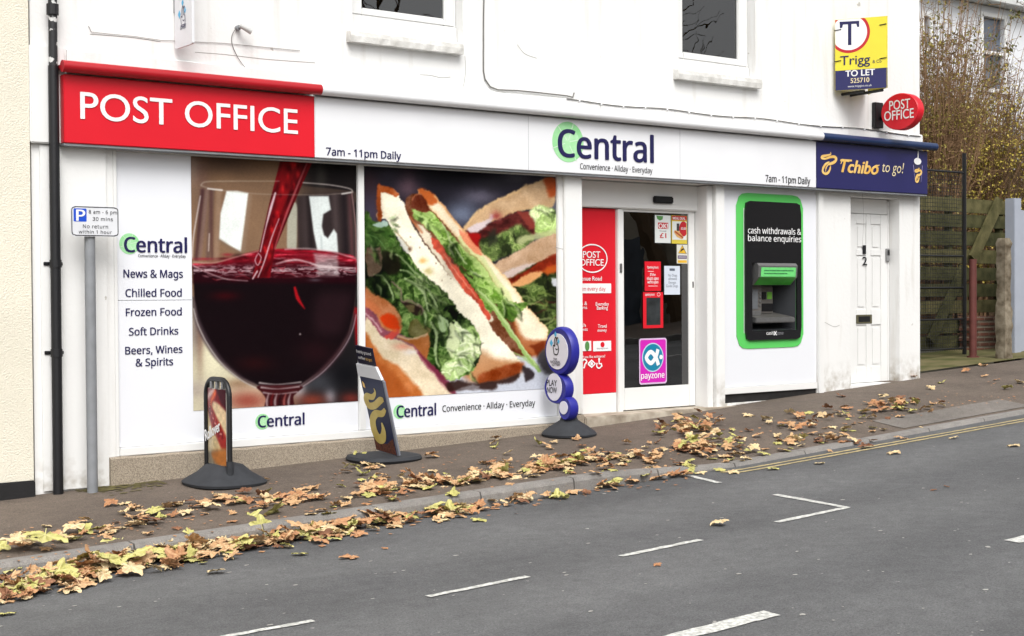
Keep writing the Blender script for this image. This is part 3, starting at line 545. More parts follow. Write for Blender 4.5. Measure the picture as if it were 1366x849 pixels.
# ================================================================== MATERIAL PALETTE
M = {}
def tex_wall():
    """old masonry under many coats of white paint"""
    m = mat('white_masonry_paint', (243, 243, 241), .75, .015, 1.3, .22, 26, .25)
    n = m.node_tree.nodes; l = m.node_tree.links; b = n['Principled BSDF']
    geo = n.new('ShaderNodeNewGeometry'); mp = n.new('ShaderNodeMapping'); mp.inputs['Scale'].default_value = (5.0, 5.0, 0.5)
    l.new(geo.outputs['Position'], mp.inputs[0]); nz = n.new('ShaderNodeTexNoise'); nz.inputs['Scale'].default_value = 1.6; nz.inputs['Detail'].default_value = 6
    l.new(mp.outputs[0], nz.inputs['Vector']); r = n.new('ShaderNodeValToRGB'); r.color_ramp.elements[0].position = .56; r.color_ramp.elements[1].position = .85
    l.new(nz.outputs[0], r.inputs[0]); mx = n.new('ShaderNodeMix'); mx.data_type = 'RGBA'
    src = b.inputs['Base Color'].links[0].from_socket; mx.inputs[7].default_value = alb((196, 188, 174))
    ml = n.new('ShaderNodeMath'); ml.operation = 'MULTIPLY'; ml.inputs[1].default_value = .55
    l.new(r.outputs[0], ml.inputs[0]); l.new(ml.outputs[0], mx.inputs[0]); l.new(src, mx.inputs[6])
    # chips and scuffs
    n2 = n.new('ShaderNodeTexNoise'); n2.inputs['Scale'].default_value = 7; n2.inputs['Detail'].default_value = 8; l.new(geo.outputs['Position'], n2.inputs['Vector'])
    r2 = n.new('ShaderNodeValToRGB'); r2.color_ramp.elements[0].position = .72; r2.color_ramp.elements[1].position = .745; l.new(n2.outputs[0], r2.inputs[0])
    mx2 = n.new('ShaderNodeMix'); mx2.data_type = 'RGBA'; mx2.inputs[7].default_value = alb((196, 192, 184)); l.new(r2.outputs[0], mx2.inputs[0]); l.new(mx.outputs[2], mx2.inputs[6])
    # splashed dirt along the foot of the wall, following the climbing pavement
    sx = n.new('ShaderNodeSeparateXYZ'); l.new(geo.outputs['Position'], sx.inputs[0])
    a1 = n.new('ShaderNodeMath'); a1.operation = 'MULTIPLY_ADD'; a1.inputs[1].default_value = -.043; a1.inputs[2].default_value = .19; l.new(sx.outputs[0], a1.inputs[0])
    a2 = n.new('ShaderNodeMath'); a2.operation = 'ADD'; l.new(a1.outputs[0], a2.inputs[0]); l.new(sx.outputs[2], a2.inputs[1])
    mr = n.new('ShaderNodeMapRange'); mr.inputs['From Min'].default_value = .0; mr.inputs['From Max'].default_value = .34; mr.inputs['To Min'].default_value = .95; mr.inputs['To Max'].default_value = 0; l.new(a2.outputs[0], mr.inputs[0])
    nd = n.new('ShaderNodeTexNoise'); nd.inputs['Scale'].default_value = 9; nd.inputs['Detail'].default_value = 7; l.new(geo.outputs['Position'], nd.inputs['Vector']); rd = n.new('ShaderNodeValToRGB'); rd.color_ramp.elements[0].position = .42; rd.color_ramp.elements[1].position = .68; l.new(nd.outputs[0], rd.inputs[0])
    md = n.new('ShaderNodeMath'); md.operation = 'MULTIPLY'; l.new(mr.outputs[0], md.inputs[0]); l.new(rd.outputs[0], md.inputs[1])
    mx3 = n.new('ShaderNodeMix'); mx3.data_type = 'RGBA'; mx3.inputs[7].default_value = alb((168, 158, 142)); l.new(md.outputs[0], mx3.inputs[0]); l.new(mx2.outputs[2], mx3.inputs[6]); l.new(mx3.outputs[2], b.inputs['Base Color'])
    return m
WHITE = tex_wall()
FRAME = mat('white_shopfront_paint', (242, 242, 240), .4, .02, 2.5, .05, 60, .4)
UPVC = mat('white_window_plastic', (240, 240, 238), .3, .015, 2)
SILL = mat('flaking_painted_sill', (232, 231, 227), .7, .08, 9, .3, 60, .25, tint=(196, 194, 188))
PANEL = mat('white_gloss_panel', (243, 244, 247), .3, .02, 1.6, .06, 1.3, spec=.4)
PANEL2 = mat('white_vinyl_panel', (240, 242, 247), .35, .012, 1.0, spec=.35)
RED = mat('red_sign_face', (226, 32, 48), .32, .04, 1.5, .05, 1.2, spec=.35)
REDT = mat('dark_red_trough_paint', (178, 22, 34), .35, .05, 3)
NAVYT = mat('dark_blue_trough_paint', (32, 52, 92), .3, .05, 3)
NAVY = mat('navy_sign_face', (44, 44, 98), .3, .05, 1.2)
INK = mat('navy_lettering_vinyl', (34, 32, 84), .4, .02)
BLACKINK = mat('black_lettering', (24, 24, 30), .45, .03)
WHITEINK = mat('white_lettering', (248, 248, 248), .4, .01)
LIME = mat('pale_green_vinyl', (146, 220, 148), .4, .06, 8, tint=(176, 232, 178))
LIME2 = mat('paler_green_line', (214, 240, 214), .4, .02)
GOLD = mat('gold_lettering', (232, 178, 78), .35, .1, 10, tint=(246, 214, 140))
CREAMY = mat('pale_cream_lettering', (238, 222, 178), .4, .03)
BLACKM = mat('black_painted_metal', (26, 26, 28), .42, .1, 8, .05, 90)
PIPE = mat('black_pipe_paint', (30, 30, 33), .4, .1, 6, .08, 40)
RUBBER = mat('dark_grey_rubber', (56, 58, 62), .75, .1, 12, .15, 140, .25)
GALV = mat('grey_galvanised_steel', (142, 145, 149), .5, .08, 9, .05, 80, .4)
CREAM = mat('cream_roughcast_paint', (240, 234, 216), .85, .03, 2, .9, 75, .15)
TAR = mat('black_plinth_paint', (30, 29, 30), .7, .12, 6, .2, 40)
GRAN = mat('worn_granite_aggregate', (180, 168, 150), .8, .12, 150, .35, 120, .2, tint=(120, 108, 94), detail=3)
GLASSD = glass_mat('door_glass', refl=2.5)
GLASSW = glass_mat('window_glass', (.75, .78, .78), 2.0, .3)
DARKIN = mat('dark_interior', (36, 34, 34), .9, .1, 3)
GREEN = mat('bright_green_surround', (98, 212, 104), .35, .03, 2)
ATMB = mat('black_gloss_panel', (28, 28, 31), .22, .05, 2, spec=.5)
ATMG = mat('dark_grey_machine_plastic', (62, 64, 68), .45, .06, 6)
STEEL = mat('brushed_steel', (150, 150, 150), .35, .06, 30, metal=.7)
SCREEN = mat('green_display_glass', (120, 226, 130), .25, .06, 14)
MAG = mat('magenta_sticker', (214, 40, 186), .35, .02)
TEAL = mat('teal_sticker', (26, 132, 168), .35, .02)
YEL = mat('yellow_sign_board', (242, 226, 66), .35, .04, 3)
LOTB = mat('royal_blue_plastic', (42, 44, 150), .4, .05, 4, .04, 80)
LOTW = mat('milky_white_plastic', (230, 228, 240), .35, .02, 3)
SKYB = mat('sky_blue_vinyl', (80, 180, 226), .4, .02)
WOODG = mat('algae_green_timber', (82, 80, 52), .85, .2, 5, .4, 30, .15, tint=(46, 48, 28))
WOODG2 = mat('weathered_olive_timber', (104, 98, 66), .85, .2, 5, .4, 30, .15, tint=(64, 64, 38))
HAIR = mat('hairline_crack', (150, 146, 140), .9)
FENG = mat('pale_grey_fence_paint', (172, 178, 190), .6, .05, 3, .1, 30)
RUSTR = mat('dull_red_paint', (108, 58, 52), .6, .12, 7, .1, 40)
STONE = mat('weathered_stone_post', (150, 140, 122), .9, .2, 8, .7, 22, .15, tint=(84, 72, 56))
MOSSC = mat('mossy_concrete', (112, 104, 74), .9, .2, 3, .3, 40, .15, tint=(76, 80, 42))
HOUSE = mat('pale_render_far_house', (226, 228, 232), .8, .03, 1)

def mat_brick(name, c1, c2, mortar, scale=1.0, axis='XZ'):
    if name in _m: return _m[name]
    m = bpy.data.materials.new(name); m.use_nodes = True; _m[name] = m; n = m.node_tree.nodes; l = m.node_tree.links; b = n['Principled BSDF']
    geo = n.new('ShaderNodeNewGeometry'); sp = n.new('ShaderNodeSeparateXYZ'); cb = n.new('ShaderNodeCombineXYZ'); l.new(geo.outputs['Position'], sp.inputs[0])
    l.new(sp.outputs[0 if axis[0] == 'X' else 1], cb.inputs[0]); l.new(sp.outputs[2], cb.inputs[1])
    br = n.new('ShaderNodeTexBrick'); l.new(cb.outputs[0], br.inputs['Vector']); br.inputs['Scale'].default_value = 1.0
    br.inputs['Brick Width'].default_value = .225 * scale; br.inputs['Row Height'].default_value = .075 * scale; br.inputs['Mortar Size'].default_value = .006 * scale
    br.inputs['Color1'].default_value = alb(c1); br.inputs['Color2'].default_value = alb(c2); br.inputs['Mortar'].default_value = alb(mortar)
    l.new(br.outputs[0], b.inputs['Base Color']); b.inputs['Roughness'].default_value = .9
    bp = n.new('ShaderNodeBump'); bp.inputs['Strength'].default_value = .6; bp.inputs['Distance'].default_value = .01; bp.invert = True; l.new(br.outputs['Fac'], bp.inputs['Height']); l.new(bp.outputs[0], b.inputs['Normal'])
    return m
BRICK = mat_brick('red_brick', (136, 86, 68), (106, 72, 58), (150, 136, 118))

def mat_ground(name, base, dark, light, speck, fine=260.0, bump=.5, big=.6, pale_specks=.0, rough=.85, patch=None, tracks=False):
    """bitumen with exposed stones: fine light and dark grains, broad wear, a few pale flecks"""
    m = bpy.data.materials.new(name); m.use_nodes = True; _m[name] = m; n = m.node_tree.nodes; l = m.node_tree.links; b = n['Principled BSDF']
    geo = n.new('ShaderNodeNewGeometry'); pos = geo.outputs['Position']
    def noise(sc, det=4, ro=.55):
        z = n.new('ShaderNodeTexNoise'); z.inputs['Scale'].default_value = sc; z.inputs['Detail'].default_value = det; z.inputs['Roughness'].default_value = ro; l.new(pos, z.inputs['Vector']); return z.outputs[0]
    def ramp(s, p0, p1, c0, c1):
        r = n.new('ShaderNodeValToRGB'); r.color_ramp.elements[0].position = p0; r.color_ramp.elements[1].position = p1; r.color_ramp.elements[0].color = c0; r.color_ramp.elements[1].color = c1; l.new(s, r.inputs[0]); return r.outputs[0]
    def mix(f, a, c, mode='MIX'):
        x = n.new('ShaderNodeMix'); x.data_type = 'RGBA'; x.blend_type = mode
        for s, v in ((0, f), (6, a), (7, c)):
            if isinstance(v, (int, float)): x.inputs[s].default_value = v
            elif isinstance(v, tuple): x.inputs[s].default_value = v
            else: l.new(v, x.inputs[s])
        return x.outputs[2]
    vo = n.new('ShaderNodeTexVoronoi'); vo.inputs['Scale'].default_value = fine; l.new(pos, vo.inputs['Vector'])
    grain = ramp(vo.outputs['Color'], .15, .95, alb(dark), alb(light))
    grain2 = ramp(noise(fine * .45, 3, .7), .36, .66, alb(dark), alb(light))
    c = mix(.5, grain, grain2); c = mix(.35, c, alb(base))
    br = ramp(noise(big, 5, .6), .32, .7, (.80, .80, .80, 1), (1.16, 1.16, 1.15, 1)); c = mix(1.0, c, br, 'MULTIPLY')
    mid = ramp(noise(9, 5, .65), .3, .72, (.86, .86, .86, 1), (1.12, 1.12, 1.12, 1)); c = mix(1.0, c, mid, 'MULTIPLY')
    if tracks:      # paler polished wheel tracks, darker between, and a few tarred repair seams
        sy = n.new('ShaderNodeSeparateXYZ'); l.new(pos, sy.inputs[0]); ws = n.new('ShaderNodeMath'); ws.operation = 'MULTIPLY_ADD'; l.new(noise(.5, 3), ws.inputs[0]); ws.inputs[1].default_value = .8; l.new(sy.outputs[1], ws.inputs[2])
        sn = n.new('ShaderNodeMath'); sn.operation = 'SINE'; fq = n.new('ShaderNodeMath'); fq.operation = 'MULTIPLY'; fq.inputs[1].default_value = 3.7; l.new(ws.outputs[0], fq.inputs[0]); l.new(fq.outputs[0], sn.inputs[0])
        mp2 = n.new('ShaderNodeMapRange'); mp2.inputs['From Min'].default_value = -1; l.new(sn.outputs[0], mp2.inputs[0]); tr_ = ramp(mp2.outputs[0], .1, .9, (.90, .90, .90, 1), (1.10, 1.10, 1.09, 1)); c = mix(1.0, c, tr_, 'MULTIPLY')
        c = mix(1.0, c, ramp(noise(.9, 8, .7), .60, .66, (1, 1, 1, 1), (.86, .86, .87, 1)), 'MULTIPLY')
    if patch: c = mix(ramp(noise(1.7, 7, .62), .57, .63, (0, 0, 0, 1), (.55, .55, .55, 1)), c, alb(patch))
    if pale_specks > 0:
        v2 = n.new('ShaderNodeTexVoronoi'); v2.inputs['Scale'].default_value = 5.5; v2.inputs['Randomness'].default_value = 1
        nv = n.new('ShaderNodeVectorMath'); nv.operation = 'ADD'; nz = n.new('ShaderNodeTexNoise'); nz.inputs['Scale'].default_value = 60; l.new(pos, nz.inputs['Vector'])
        sc = n.new('ShaderNodeVectorMath'); sc.operation = 'SCALE'; sc.inputs['Scale'].default_value = .03; l.new(nz.outputs['Color'], sc.inputs[0]); l.new(pos, nv.inputs[0]); l.new(sc.outputs[0], nv.inputs[1]); l.new(nv.outputs[0], v2.inputs['Vector'])
        f = ramp(v2.outputs['Distance'], pale_specks * .55, pale_specks, (1, 1, 1, 1), (0, 0, 0, 1))
        keep = ramp(v2.outputs['Color'], .45, .5, (0, 0, 0, 1), (.8, .8, .8, 1)); f2 = mix(1.0, f, keep, 'MULTIPLY'); c = mix(f2, c, alb(speck))
    l.new(c, b.inputs['Base Color']); b.inputs['Roughness'].default_value = rough; b.inputs['Specular IOR Level'].default_value = .25
    bp = n.new('ShaderNodeBump'); bp.inputs['Strength'].default_value = bump; bp.inputs['Distance'].default_value = .006; l.new(vo.outputs['Distance'], bp.inputs['Height']); l.new(bp.outputs[0], b.inputs['Normal'])
    return m
ASPH = mat_ground('road_asphalt', (99, 100, 102), (70, 70, 73), (134, 134, 134), (176, 174, 170), 190, .6, .45, .05, tracks=True)
PAVE = mat_ground('footway_asphalt', (104, 93, 84), (70, 62, 56), (143, 129, 117), (176, 168, 158), 170, .6, .9, .055)
KERBM = mat_ground('concrete_kerb', (140, 136, 132), (112, 108, 106), (170, 166, 160), (190, 186, 180), 240, .4, 1.4)
EARTH = mat_ground('rough_ground', (90, 86, 70), (60, 56, 44), (120, 112, 92), (160, 150, 130), 60, .4, .3)
LINEW = mat('worn_white_road_paint', (226, 226, 220), .7, .12, 40, .2, 150, .25, tint=(150, 150, 146))
LINEY = mat('worn_yellow_road_paint', (196, 178, 128), .7, .12, 30, .2, 150, .25, tint=(140, 130, 106))

# ================================================================== GROUND
def strip(name, xs, ys, zf, m, off=0.0, kind='structure'):
    mb = MB(); vs = [(x, y, zf(x, y) + off) for x in xs for y in ys]; k = len(ys)
    mb.add(vs, [(i * k + j, (i + 1) * k + j, (i + 1) * k + j + 1, i * k + j + 1) for i in range(len(xs) - 1) for j in range(k - 1)])
    o = mb.build(name, m, smooth=True); o['kind'] = kind; return o
def xr(a, b, s): return list(np.arange(a, b + s * .5, s))
XS = sorted(set([-70., -40., -20.] + xr(-10, 30, .25) + [34., 40., 60., 90., 120.]))
strip('ground', [-400., -100., -20, 0., 4, 9, 15., 40., 120., 500.], [-400., -60, -20., 0., 20., 60, 400.], lambda x, y: g(max(-80, min(140, x))) - .5, EARTH)
strip('road', XS, [-9.95, -9.0, -8.0, -7.0, -6.08, -5.0, -4.0, -3.2, -2.7, KERB_Y - .004], road_z, ASPH)
strip('pavement', XS, [KERB_Y + .125, -2.0, -1.6, -1.2, -.8, -.4, 0.0, .32], pave_z, PAVE)
def kerb_run(name, y0, y1, zt, zb, xa, xb):
    """kerb stones end to end, each 0.915 m with an open joint"""
    mb = MB(); x = xa; L = .915
    while x < xb:
        x2 = min(x + L, xb); k = 4; xsn = [x + .007 + (x2 - x - .014) * i / k for i in range(k + 1)]; vs = []
        yo, yi = (y0, y1)
        for xx in xsn:
            t = zt(xx); bt = zb(xx)
            vs += [(xx, yo, bt - .1), (xx, yo + (.006 if yi > yo else -.006), t - .03), (xx, yo + (.022 if yi > yo else -.022), t), (xx, yi, t + .002), (xx, yi, bt - .1)]
        fs = [(i * 5 + j, (i + 1) * 5 + j, (i + 1) * 5 + j + 1, i * 5 + j + 1) for i in range(k) for j in range(4)] + [(0, 1, 2, 3, 4), tuple(k * 5 + q for q in (4, 3, 2, 1, 0))]
        mb.add(vs, fs); x = x2
    o = mb.build(name, KERBM); o['kind'] = 'structure'; return o
kerb_run('kerb', KERB_Y, KERB_Y + .125, lambda x: pave_z(x, KERB_Y + .06) + .003, lambda x: road_z(x, KERB_Y), -12, 32)
far_pave_z = lambda x, y: g(x) - .06 + .02 * (-9.95 - y)
strip('pavement', XS, [-13.2, -12, -11, -10.1], far_pave_z, PAVE)
kerb_run('kerb', -9.95, -10.1, lambda x: far_pave_z(x, -10.0) + .002, lambda x: road_z(x, -9.9), -12, 40)
strip('alley_path', xr(14.66, 24, .5), [.33, .8, 1.4, 2.0], lambda x, y: pave_z(x, .32) + .02 + .01 * y, MOSSC)
strip('pavement_patch', xr(11.6, 13.8, .2), [-2.10, -1.9, -1.72], pave_z, mat_ground('footway_patch', (122, 116, 110), (88, 83, 79), (156, 149, 142), (176, 168, 158), 170, .5, .9), .006)

# road markings lie on the road as worn paint
def mark(name, pts, w, m, label=None, jag=.006, off=.005):
    """painted line along ground points pts (x, y), width w"""
    P = np.array(pts, float); seg = []
    for i in range(len(P) - 1):
        L = np.linalg.norm(P[i + 1] - P[i]); k = max(2, int(L / .06)); seg += [P[i] + (P[i + 1] - P[i]) * t for t in np.linspace(0, 1, k, endpoint=False)]
    seg.append(P[-1]); Q = np.array(seg); T = np.gradient(Q, axis=0); T /= np.linalg.norm(T, axis=1)[:, None]; N_ = np.stack([-T[:, 1], T[:, 0]], 1)
    A = Q + N_ * (w / 2 + np.array([rnd.uniform(-jag, jag) for _ in Q])[:, None]); B = Q - N_ * (w / 2 + np.array([rnd.uniform(-jag, jag) for _ in Q])[:, None])
    mb = MB(); k = len(Q); mb.add([(x, y, road_z(x, y) + off) for x, y in A] + [(x, y, road_z(x, y) + off) for x, y in B], [(k + i, k + i + 1, i + 1, i) for i in range(k - 1)])
    o = mb.build(name, m); o['kind'] = 'structure'; return o
gp = lambda px, py: tuple(ground_pt(px, py, road_z)[:2])
for a, b_ in (((280, 854), (418, 829)), ((571, 797), (704, 770)), ((828, 743), (934, 721))): mark('bay_line', [gp(*a), gp(*b_)], .055, LINEW)
c1 = gp(1130, 678); mark('bay_line', [gp(1034, 660.5), c1, gp(1036, 697.5)], .06, LINEW)
mark('bay_line', [gp(920, 635.5), gp(960, 645)], .06, LINEW)
e1, e2 = gp(905, 846), gp(1030, 819); dx = (e2[0] - e1[0])
mark('centre_line', [(e2[0] - 2.0, e2[1]), e2], .105, LINEW)
n1 = gp(1350, 723.5); per = n1[0] - (e2[0] - 2.0)
for s in (1, 2, 3, 4): mark('centre_line', [(e2[0] - 2.0 + per * s, n1[1]), (e2[0] + per * s, n1[1])], .105, LINEW)
mark('centre_line', [(e2[0] - 2.0 - per, e2[1]), (e2[0] - per, e2[1])], .105, LINEW)
ya, yb_ = gp(948, 634), gp(1366, 559.5); ya2 = gp(952, 637)
for dy in (0.0, -.115): mark('double_yellow_line', [(ya[0] + .15, ya[1] + dy + .02), (yb_[0], yb_[1] + dy), (30, yb_[1] + dy)], .05, LINEY)

# ================================================================== THE SHOP BUILDING
XL, XC = wx(44, 400), wx(1227, 300)
XW0, XW1 = wx(152, 400), wx(746, 400)
XR0, XR1 = wx(775.5, 400), wx(953, 400)
XA0, XA1 = wx(965, 400), wx(1090, 400)
XD0, XD1 = wx(1135, 400), wx(1200, 400)
ZPL = 0.225
ZF0, ZF1 = 2.705, 3.236
WALL_TOP = 7.4
shop = thing('shop_building', (9.2, 0.2, 0), 'white painted two storey corner building with the shop on its ground floor', 'shop building')
W1 = (wx(470, 10), wx(617, 10), 3.885, 5.5); W2 = (wx(905, 50), wx(1007.5, 50), 3.90, 5.5)
def holed_wall(name, x0, x1, z0, z1, y0, y1, holes, m, parent):
    xs = sorted(set([x0, x1] + [h[0] for h in holes] + [h[1] for h in holes])); zs = sorted(set([z0, z1] + [h[2] for h in holes] + [h[3] for h in holes]))
    solid = lambda i, j: 0 <= i < len(xs) - 1 and 0 <= j < len(zs) - 1 and not any(h[0] <= (xs[i] + xs[i + 1]) / 2 <= h[1] and h[2] <= (zs[j] + zs[j + 1]) / 2 <= h[3] for h in holes)
    V = {}; mb = MB(); F = []
    def v(x, y, z):
        k = (round(x, 5), round(y, 5), round(z, 5))
        if k not in V: V[k] = len(V)
        return V[k]
    for i in range(len(xs) - 1):
        for j in range(len(zs) - 1):
            if not solid(i, j): continue
            a, b, c, d = xs[i], xs[i + 1], zs[j], zs[j + 1]
            F.append((v(a, y0, c), v(b, y0, c), v(b, y0, d), v(a, y0, d))); F.append((v(a, y1, c), v(a, y1, d), v(b, y1, d), v(b, y1, c)))
            if not solid(i - 1, j): F.append((v(a, y0, c), v(a, y0, d), v(a, y1, d), v(a, y1, c)))
            if not solid(i + 1, j): F.append((v(b, y0, c), v(b, y1, c), v(b, y1, d), v(b, y0, d)))
            if not solid(i, j - 1): F.append((v(a, y0, c), v(a, y1, c), v(b, y1, c), v(b, y0, c)))
            if not solid(i, j + 1): F.append((v(a, y0, d), v(b, y0, d), v(b, y1, d), v(a, y1, d)))
    mb.add(list(V.keys()), F); return mb.build(name, m, parent)
HOLES = [(XW0, XW1, ZPL, ZF0 + .06), (XR0, XR1, -.3, ZF0 - .02), (XA0, XA1, .30, ZF0 + .02), (XD0, XD1, .30, wz(1135, 262) + .0), W1, W2]
fw = holed_wall('wall', XL, XC, -.8, WALL_TOP, 0, .36, HOLES, WHITE, shop)
sw = MB().box(XC - .3, XC, .362, 8.5, -.8, WALL_TOP).build('wall', WHITE, shop)
MB().box(XL, XL + .3, .362, 8.5, -.8, WALL_TOP).build('wall', WHITE, shop)
MB().box(XL, XC, 8.52, 8.8, -.8, WALL_TOP).build('wall', WHITE, shop)
MB().box(XL + .02, XC + .25, -.35, 9.0, WALL_TOP + .005, WALL_TOP + .2).build('roof', mat('grey_roof_slate', (92, 94, 100), .8, .1, 4), shop)
# projecting band over the fascia, with its uneven top edge
ZB = 3.452
def wobbly_band(name, x0, x1, z0, z1, y, d, m, parent, seg=60, amp=.006):
    mb = MB(); vs = []
    for i in range(seg + 1):
        x = x0 + (x1 - x0) * i / seg; zt = z1 + amp * (vnoise(np.array(x * 3.0), np.array(.3)) - .5) * 2
        vs += [(x, y + .002, z0), (x, y - d, z0), (x, y - d, zt - .008), (x, y + .002, zt + .006)]
    mb.add(vs, [(i * 4 + j, (i + 1) * 4 + j, (i + 1) * 4 + j + 1, i * 4 + j + 1) for i in range(seg) for j in range(3)] + [(0, 1, 2, 3), (seg * 4 + 3, seg * 4 + 2, seg * 4 + 1, seg * 4)])
    return mb.build(name, m, parent)
wobbly_band('string_course', XL + .28, XC + .03, ZF0 + .02, ZB, 0, .022, WHITE, shop)
MB().box(XL - .02, wx(84, 150), -.05, .0, 2.70, 3.46, .01).build('corner_block', FRAME, shop)
# left pilaster faces and frames of the shop front
MB().box(XL + .06, XW0 - .06, -.02, .0, .0, 2.69, .005).build('pilaster', WHITE, shop)
XPR = wx(777.5, 400, -.035)
MB().box(XW1 + .05, XPR, -.035, -.001, .30, ZF0 - .002, .006).build('pilaster', WHITE, shop)
MB().box(XR0 - .13, XPR + .004, -.05, .20, .04, .295, .008).build('pilaster_base', GRAN, shop)
MB().box(XR1 + .0, XA0 - .004, -.03, -.001, .22, ZF0 - .002, .006).build('pilaster', WHITE, shop)
MB().box(XA1 + .004, XA1 + .085, -.03, -.001, .34, ZF0 - .002, .006).build('pilaster', FRAME, shop)
# granite plinth under the display windows
mb = MB(); seg = 40; vs = []
for i in range(seg + 1):
    x = XW0 - .06 + (XW1 + .05 - XW0 + .06) * i / seg; zt = ZPL + .003 * math.sin(i * 1.7)
    vs += [(x, -.001, -.4), (x, -.055, -.4), (x, -.05, zt - .012), (x, -.038, zt), (x, -.001, zt + .002)]
mb.add(vs, [(i * 5 + j, (i + 1) * 5 + j, (i + 1) * 5 + j + 1, i * 5 + j + 1) for i in range(seg) for j in range(4)] + [(0, 1, 2, 3, 4), tuple(seg * 5 + q for q in (4, 3, 2, 1, 0))])
mb.build('plinth', GRAN, shop)
# shop window: white frame round two printed bays
swf = MB()
xm = wx(483, 400)
swf.box(XW0, XW0 + .035, .0, .09, ZPL, ZF0 + .05, .006); swf.box(XW1 - .012, XW1 + .0, .0, .09, ZPL, ZF0 + .05, .004)
swf.box(XW0 + .036, XW1 - .013, -.012, .09, ZPL + .004, ZPL + .07, .006); swf.box(xm - .032, xm + .032, -.004, .09, ZPL + .072, ZF0 + .05, .006)
swf.box(XW0 + .036, XW1 - .013, .012, .09, ZF0 - .028, ZF0 + .05, .004)
win_shop = swf.build('shop_window_frame', FRAME, shop)
MB().box(XW0 + .036, XW1 - .013, .074, .082, ZPL + .07, ZF0 - .03).build('pane', GLASSW, win_shop)
# upper windows
def upper_window(h, gx0, gx1, gz0, fz0, sill, worn):
    x0, x1, z0, z1 = h; y = .10
    f = MB(); fr = .062
    f.box(x0 + .002, gx0, y, y + .07, fz0, z1 - .002, .01); f.box(gx1, x1 - .03, y, y + .07, fz0, z1 - .002, .01)
    f.box(gx0 + .001, gx1 - .001, y, y + .07, fz0, gz0, .01); f.box(gx0 + .001, gx1 - .001, y, y + .07, 4.95, 5.01, .01); f.box(gx0 + .001, gx1 - .001, y, y + .07, z1 - .07, z1 - .003, .01)
    w = f.build('window', UPVC, shop)
    MB().box(x0 + .004, x1 - .004, y - .012, y + .10, z0 - .01, fz0 - .003, .008).build('window_ledge', UPVC, w)
    MB().box(x1 - .028, x1 - .004, y + .012, y + .08, fz0, z1 - .004, .004).build('jamb_strip', FRAME, w)
    MB().box(gx0, gx1, y + .03, y + .036, gz0, 4.95).build('pane', GLASSW, w); MB().box(gx0, gx1, y + .03, y + .036, 5.01, z1 - .07).build('pane', GLASSW, w)
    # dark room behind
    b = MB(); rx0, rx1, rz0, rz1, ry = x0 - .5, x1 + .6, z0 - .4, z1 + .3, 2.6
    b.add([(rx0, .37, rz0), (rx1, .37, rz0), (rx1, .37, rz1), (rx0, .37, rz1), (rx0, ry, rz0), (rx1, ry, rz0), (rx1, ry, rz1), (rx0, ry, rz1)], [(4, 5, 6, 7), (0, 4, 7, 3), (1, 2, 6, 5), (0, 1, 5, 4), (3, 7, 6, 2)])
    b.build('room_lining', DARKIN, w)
    sx0, sx1, sz0, sz1 = sill; mb = MB(); k = 30; vs = []
    for i in range(k + 1):
        x = sx0 + (sx1 - sx0) * i / k; j = rnd.uniform(-1, 1) * .005 * worn
        vs += [(x, .095, sz0), (x, -.075, sz0 + j * .4), (x, -.08 + j, (sz0 + sz1) / 2), (x, -.072 + j, sz1 - .012), (x, .095, sz1 + .012)]
    mb.add(vs, [(i * 5 + q, (i + 1) * 5 + q, (i + 1) * 5 + q + 1, i * 5 + q + 1) for i in range(k) for q in range(4)] + [(0, 1, 2, 3, 4), tuple(k * 5 + q for q in (4, 3, 2, 1, 0))])
    mb.build('sill', SILL, w)
upper_window(W1, wx(483, 10, .1), wx(593, 10, .1), wz(540, 18, .1), wz(540, 28, .1), (wx(468, 47, -.08), wx(619, 62, -.08), wz(468, 55, -.08), wz(468, 39, -.08)), 1)
upper_window(W2, wx(911, 50, .1), wx(985, 50, .1), wz(950, 74.5, .1), wz(950, 84, .1), (wx(905, 97, -.08), wx(1017, 110, -.08), wz(905, 105, -.08), wz(905, 91, -.08)), .3)

# entrance recess
YR = .22
DX0, DX1 = wx(829, 400, YR), wx(918, 400, YR)
zd_top, zd_bot = wz(850, 284.5, YR), wz(870, 545, YR)
hd = MB(); hd.box(XR0 - .3, XR1 - .0, YR - .05, YR + .1, wz(850, 279, YR - .05), ZF0 - .025, .01); header = hd.build('entrance_header', FRAME, shop)
hm = MB().box(wx(872, 267, YR - .075), wx(898, 267, YR - .075), YR - .09, YR - .052, wz(872, 271, YR - .075), wz(872, 261.5, YR - .075), .012).build('door_sensor', BLACKM, header)
st = MB(); st.box(XR0 - .01, XA1 + .06, -.075, YR + .28, -.2, .272, .012); st.build('door_step', mat('pale_worn_step', (196, 186, 170), .8, .15, 6, .3, 60, .2, tint=(140, 128, 112)), shop)
MB().box(XR1 - .085, XR1 - .003, .02, YR + .3, .22, ZF0 - .03, .006).build('door_jamb', FRAME, shop)
MB().box(DX0 - .07, DX0 - .004, YR - .03, YR + .08, .225, wz(850, 279, YR) - .01, .006).build('door_post', FRAME, shop)
# fixed red side panel
sp = Plane((0, YR, 0), (1, 0, 0), (0, 0, 1))
rx0, rx1 = XR0 - .25, DX0 - .075
rp0, rp1 = wz(800, 525, YR), wz(800, 278.5, YR)
MB().box(rx0, rx1, YR + .0, YR + .06, .226, rp0 - .004, .006).build('kick_panel', FRAME, shop)
side = MB().box(rx0, rx1, YR + .006, YR + .05, rp0, rp1).build('side_panel', RED, shop); tag(side, 'red printed fixed panel beside the sliding door')
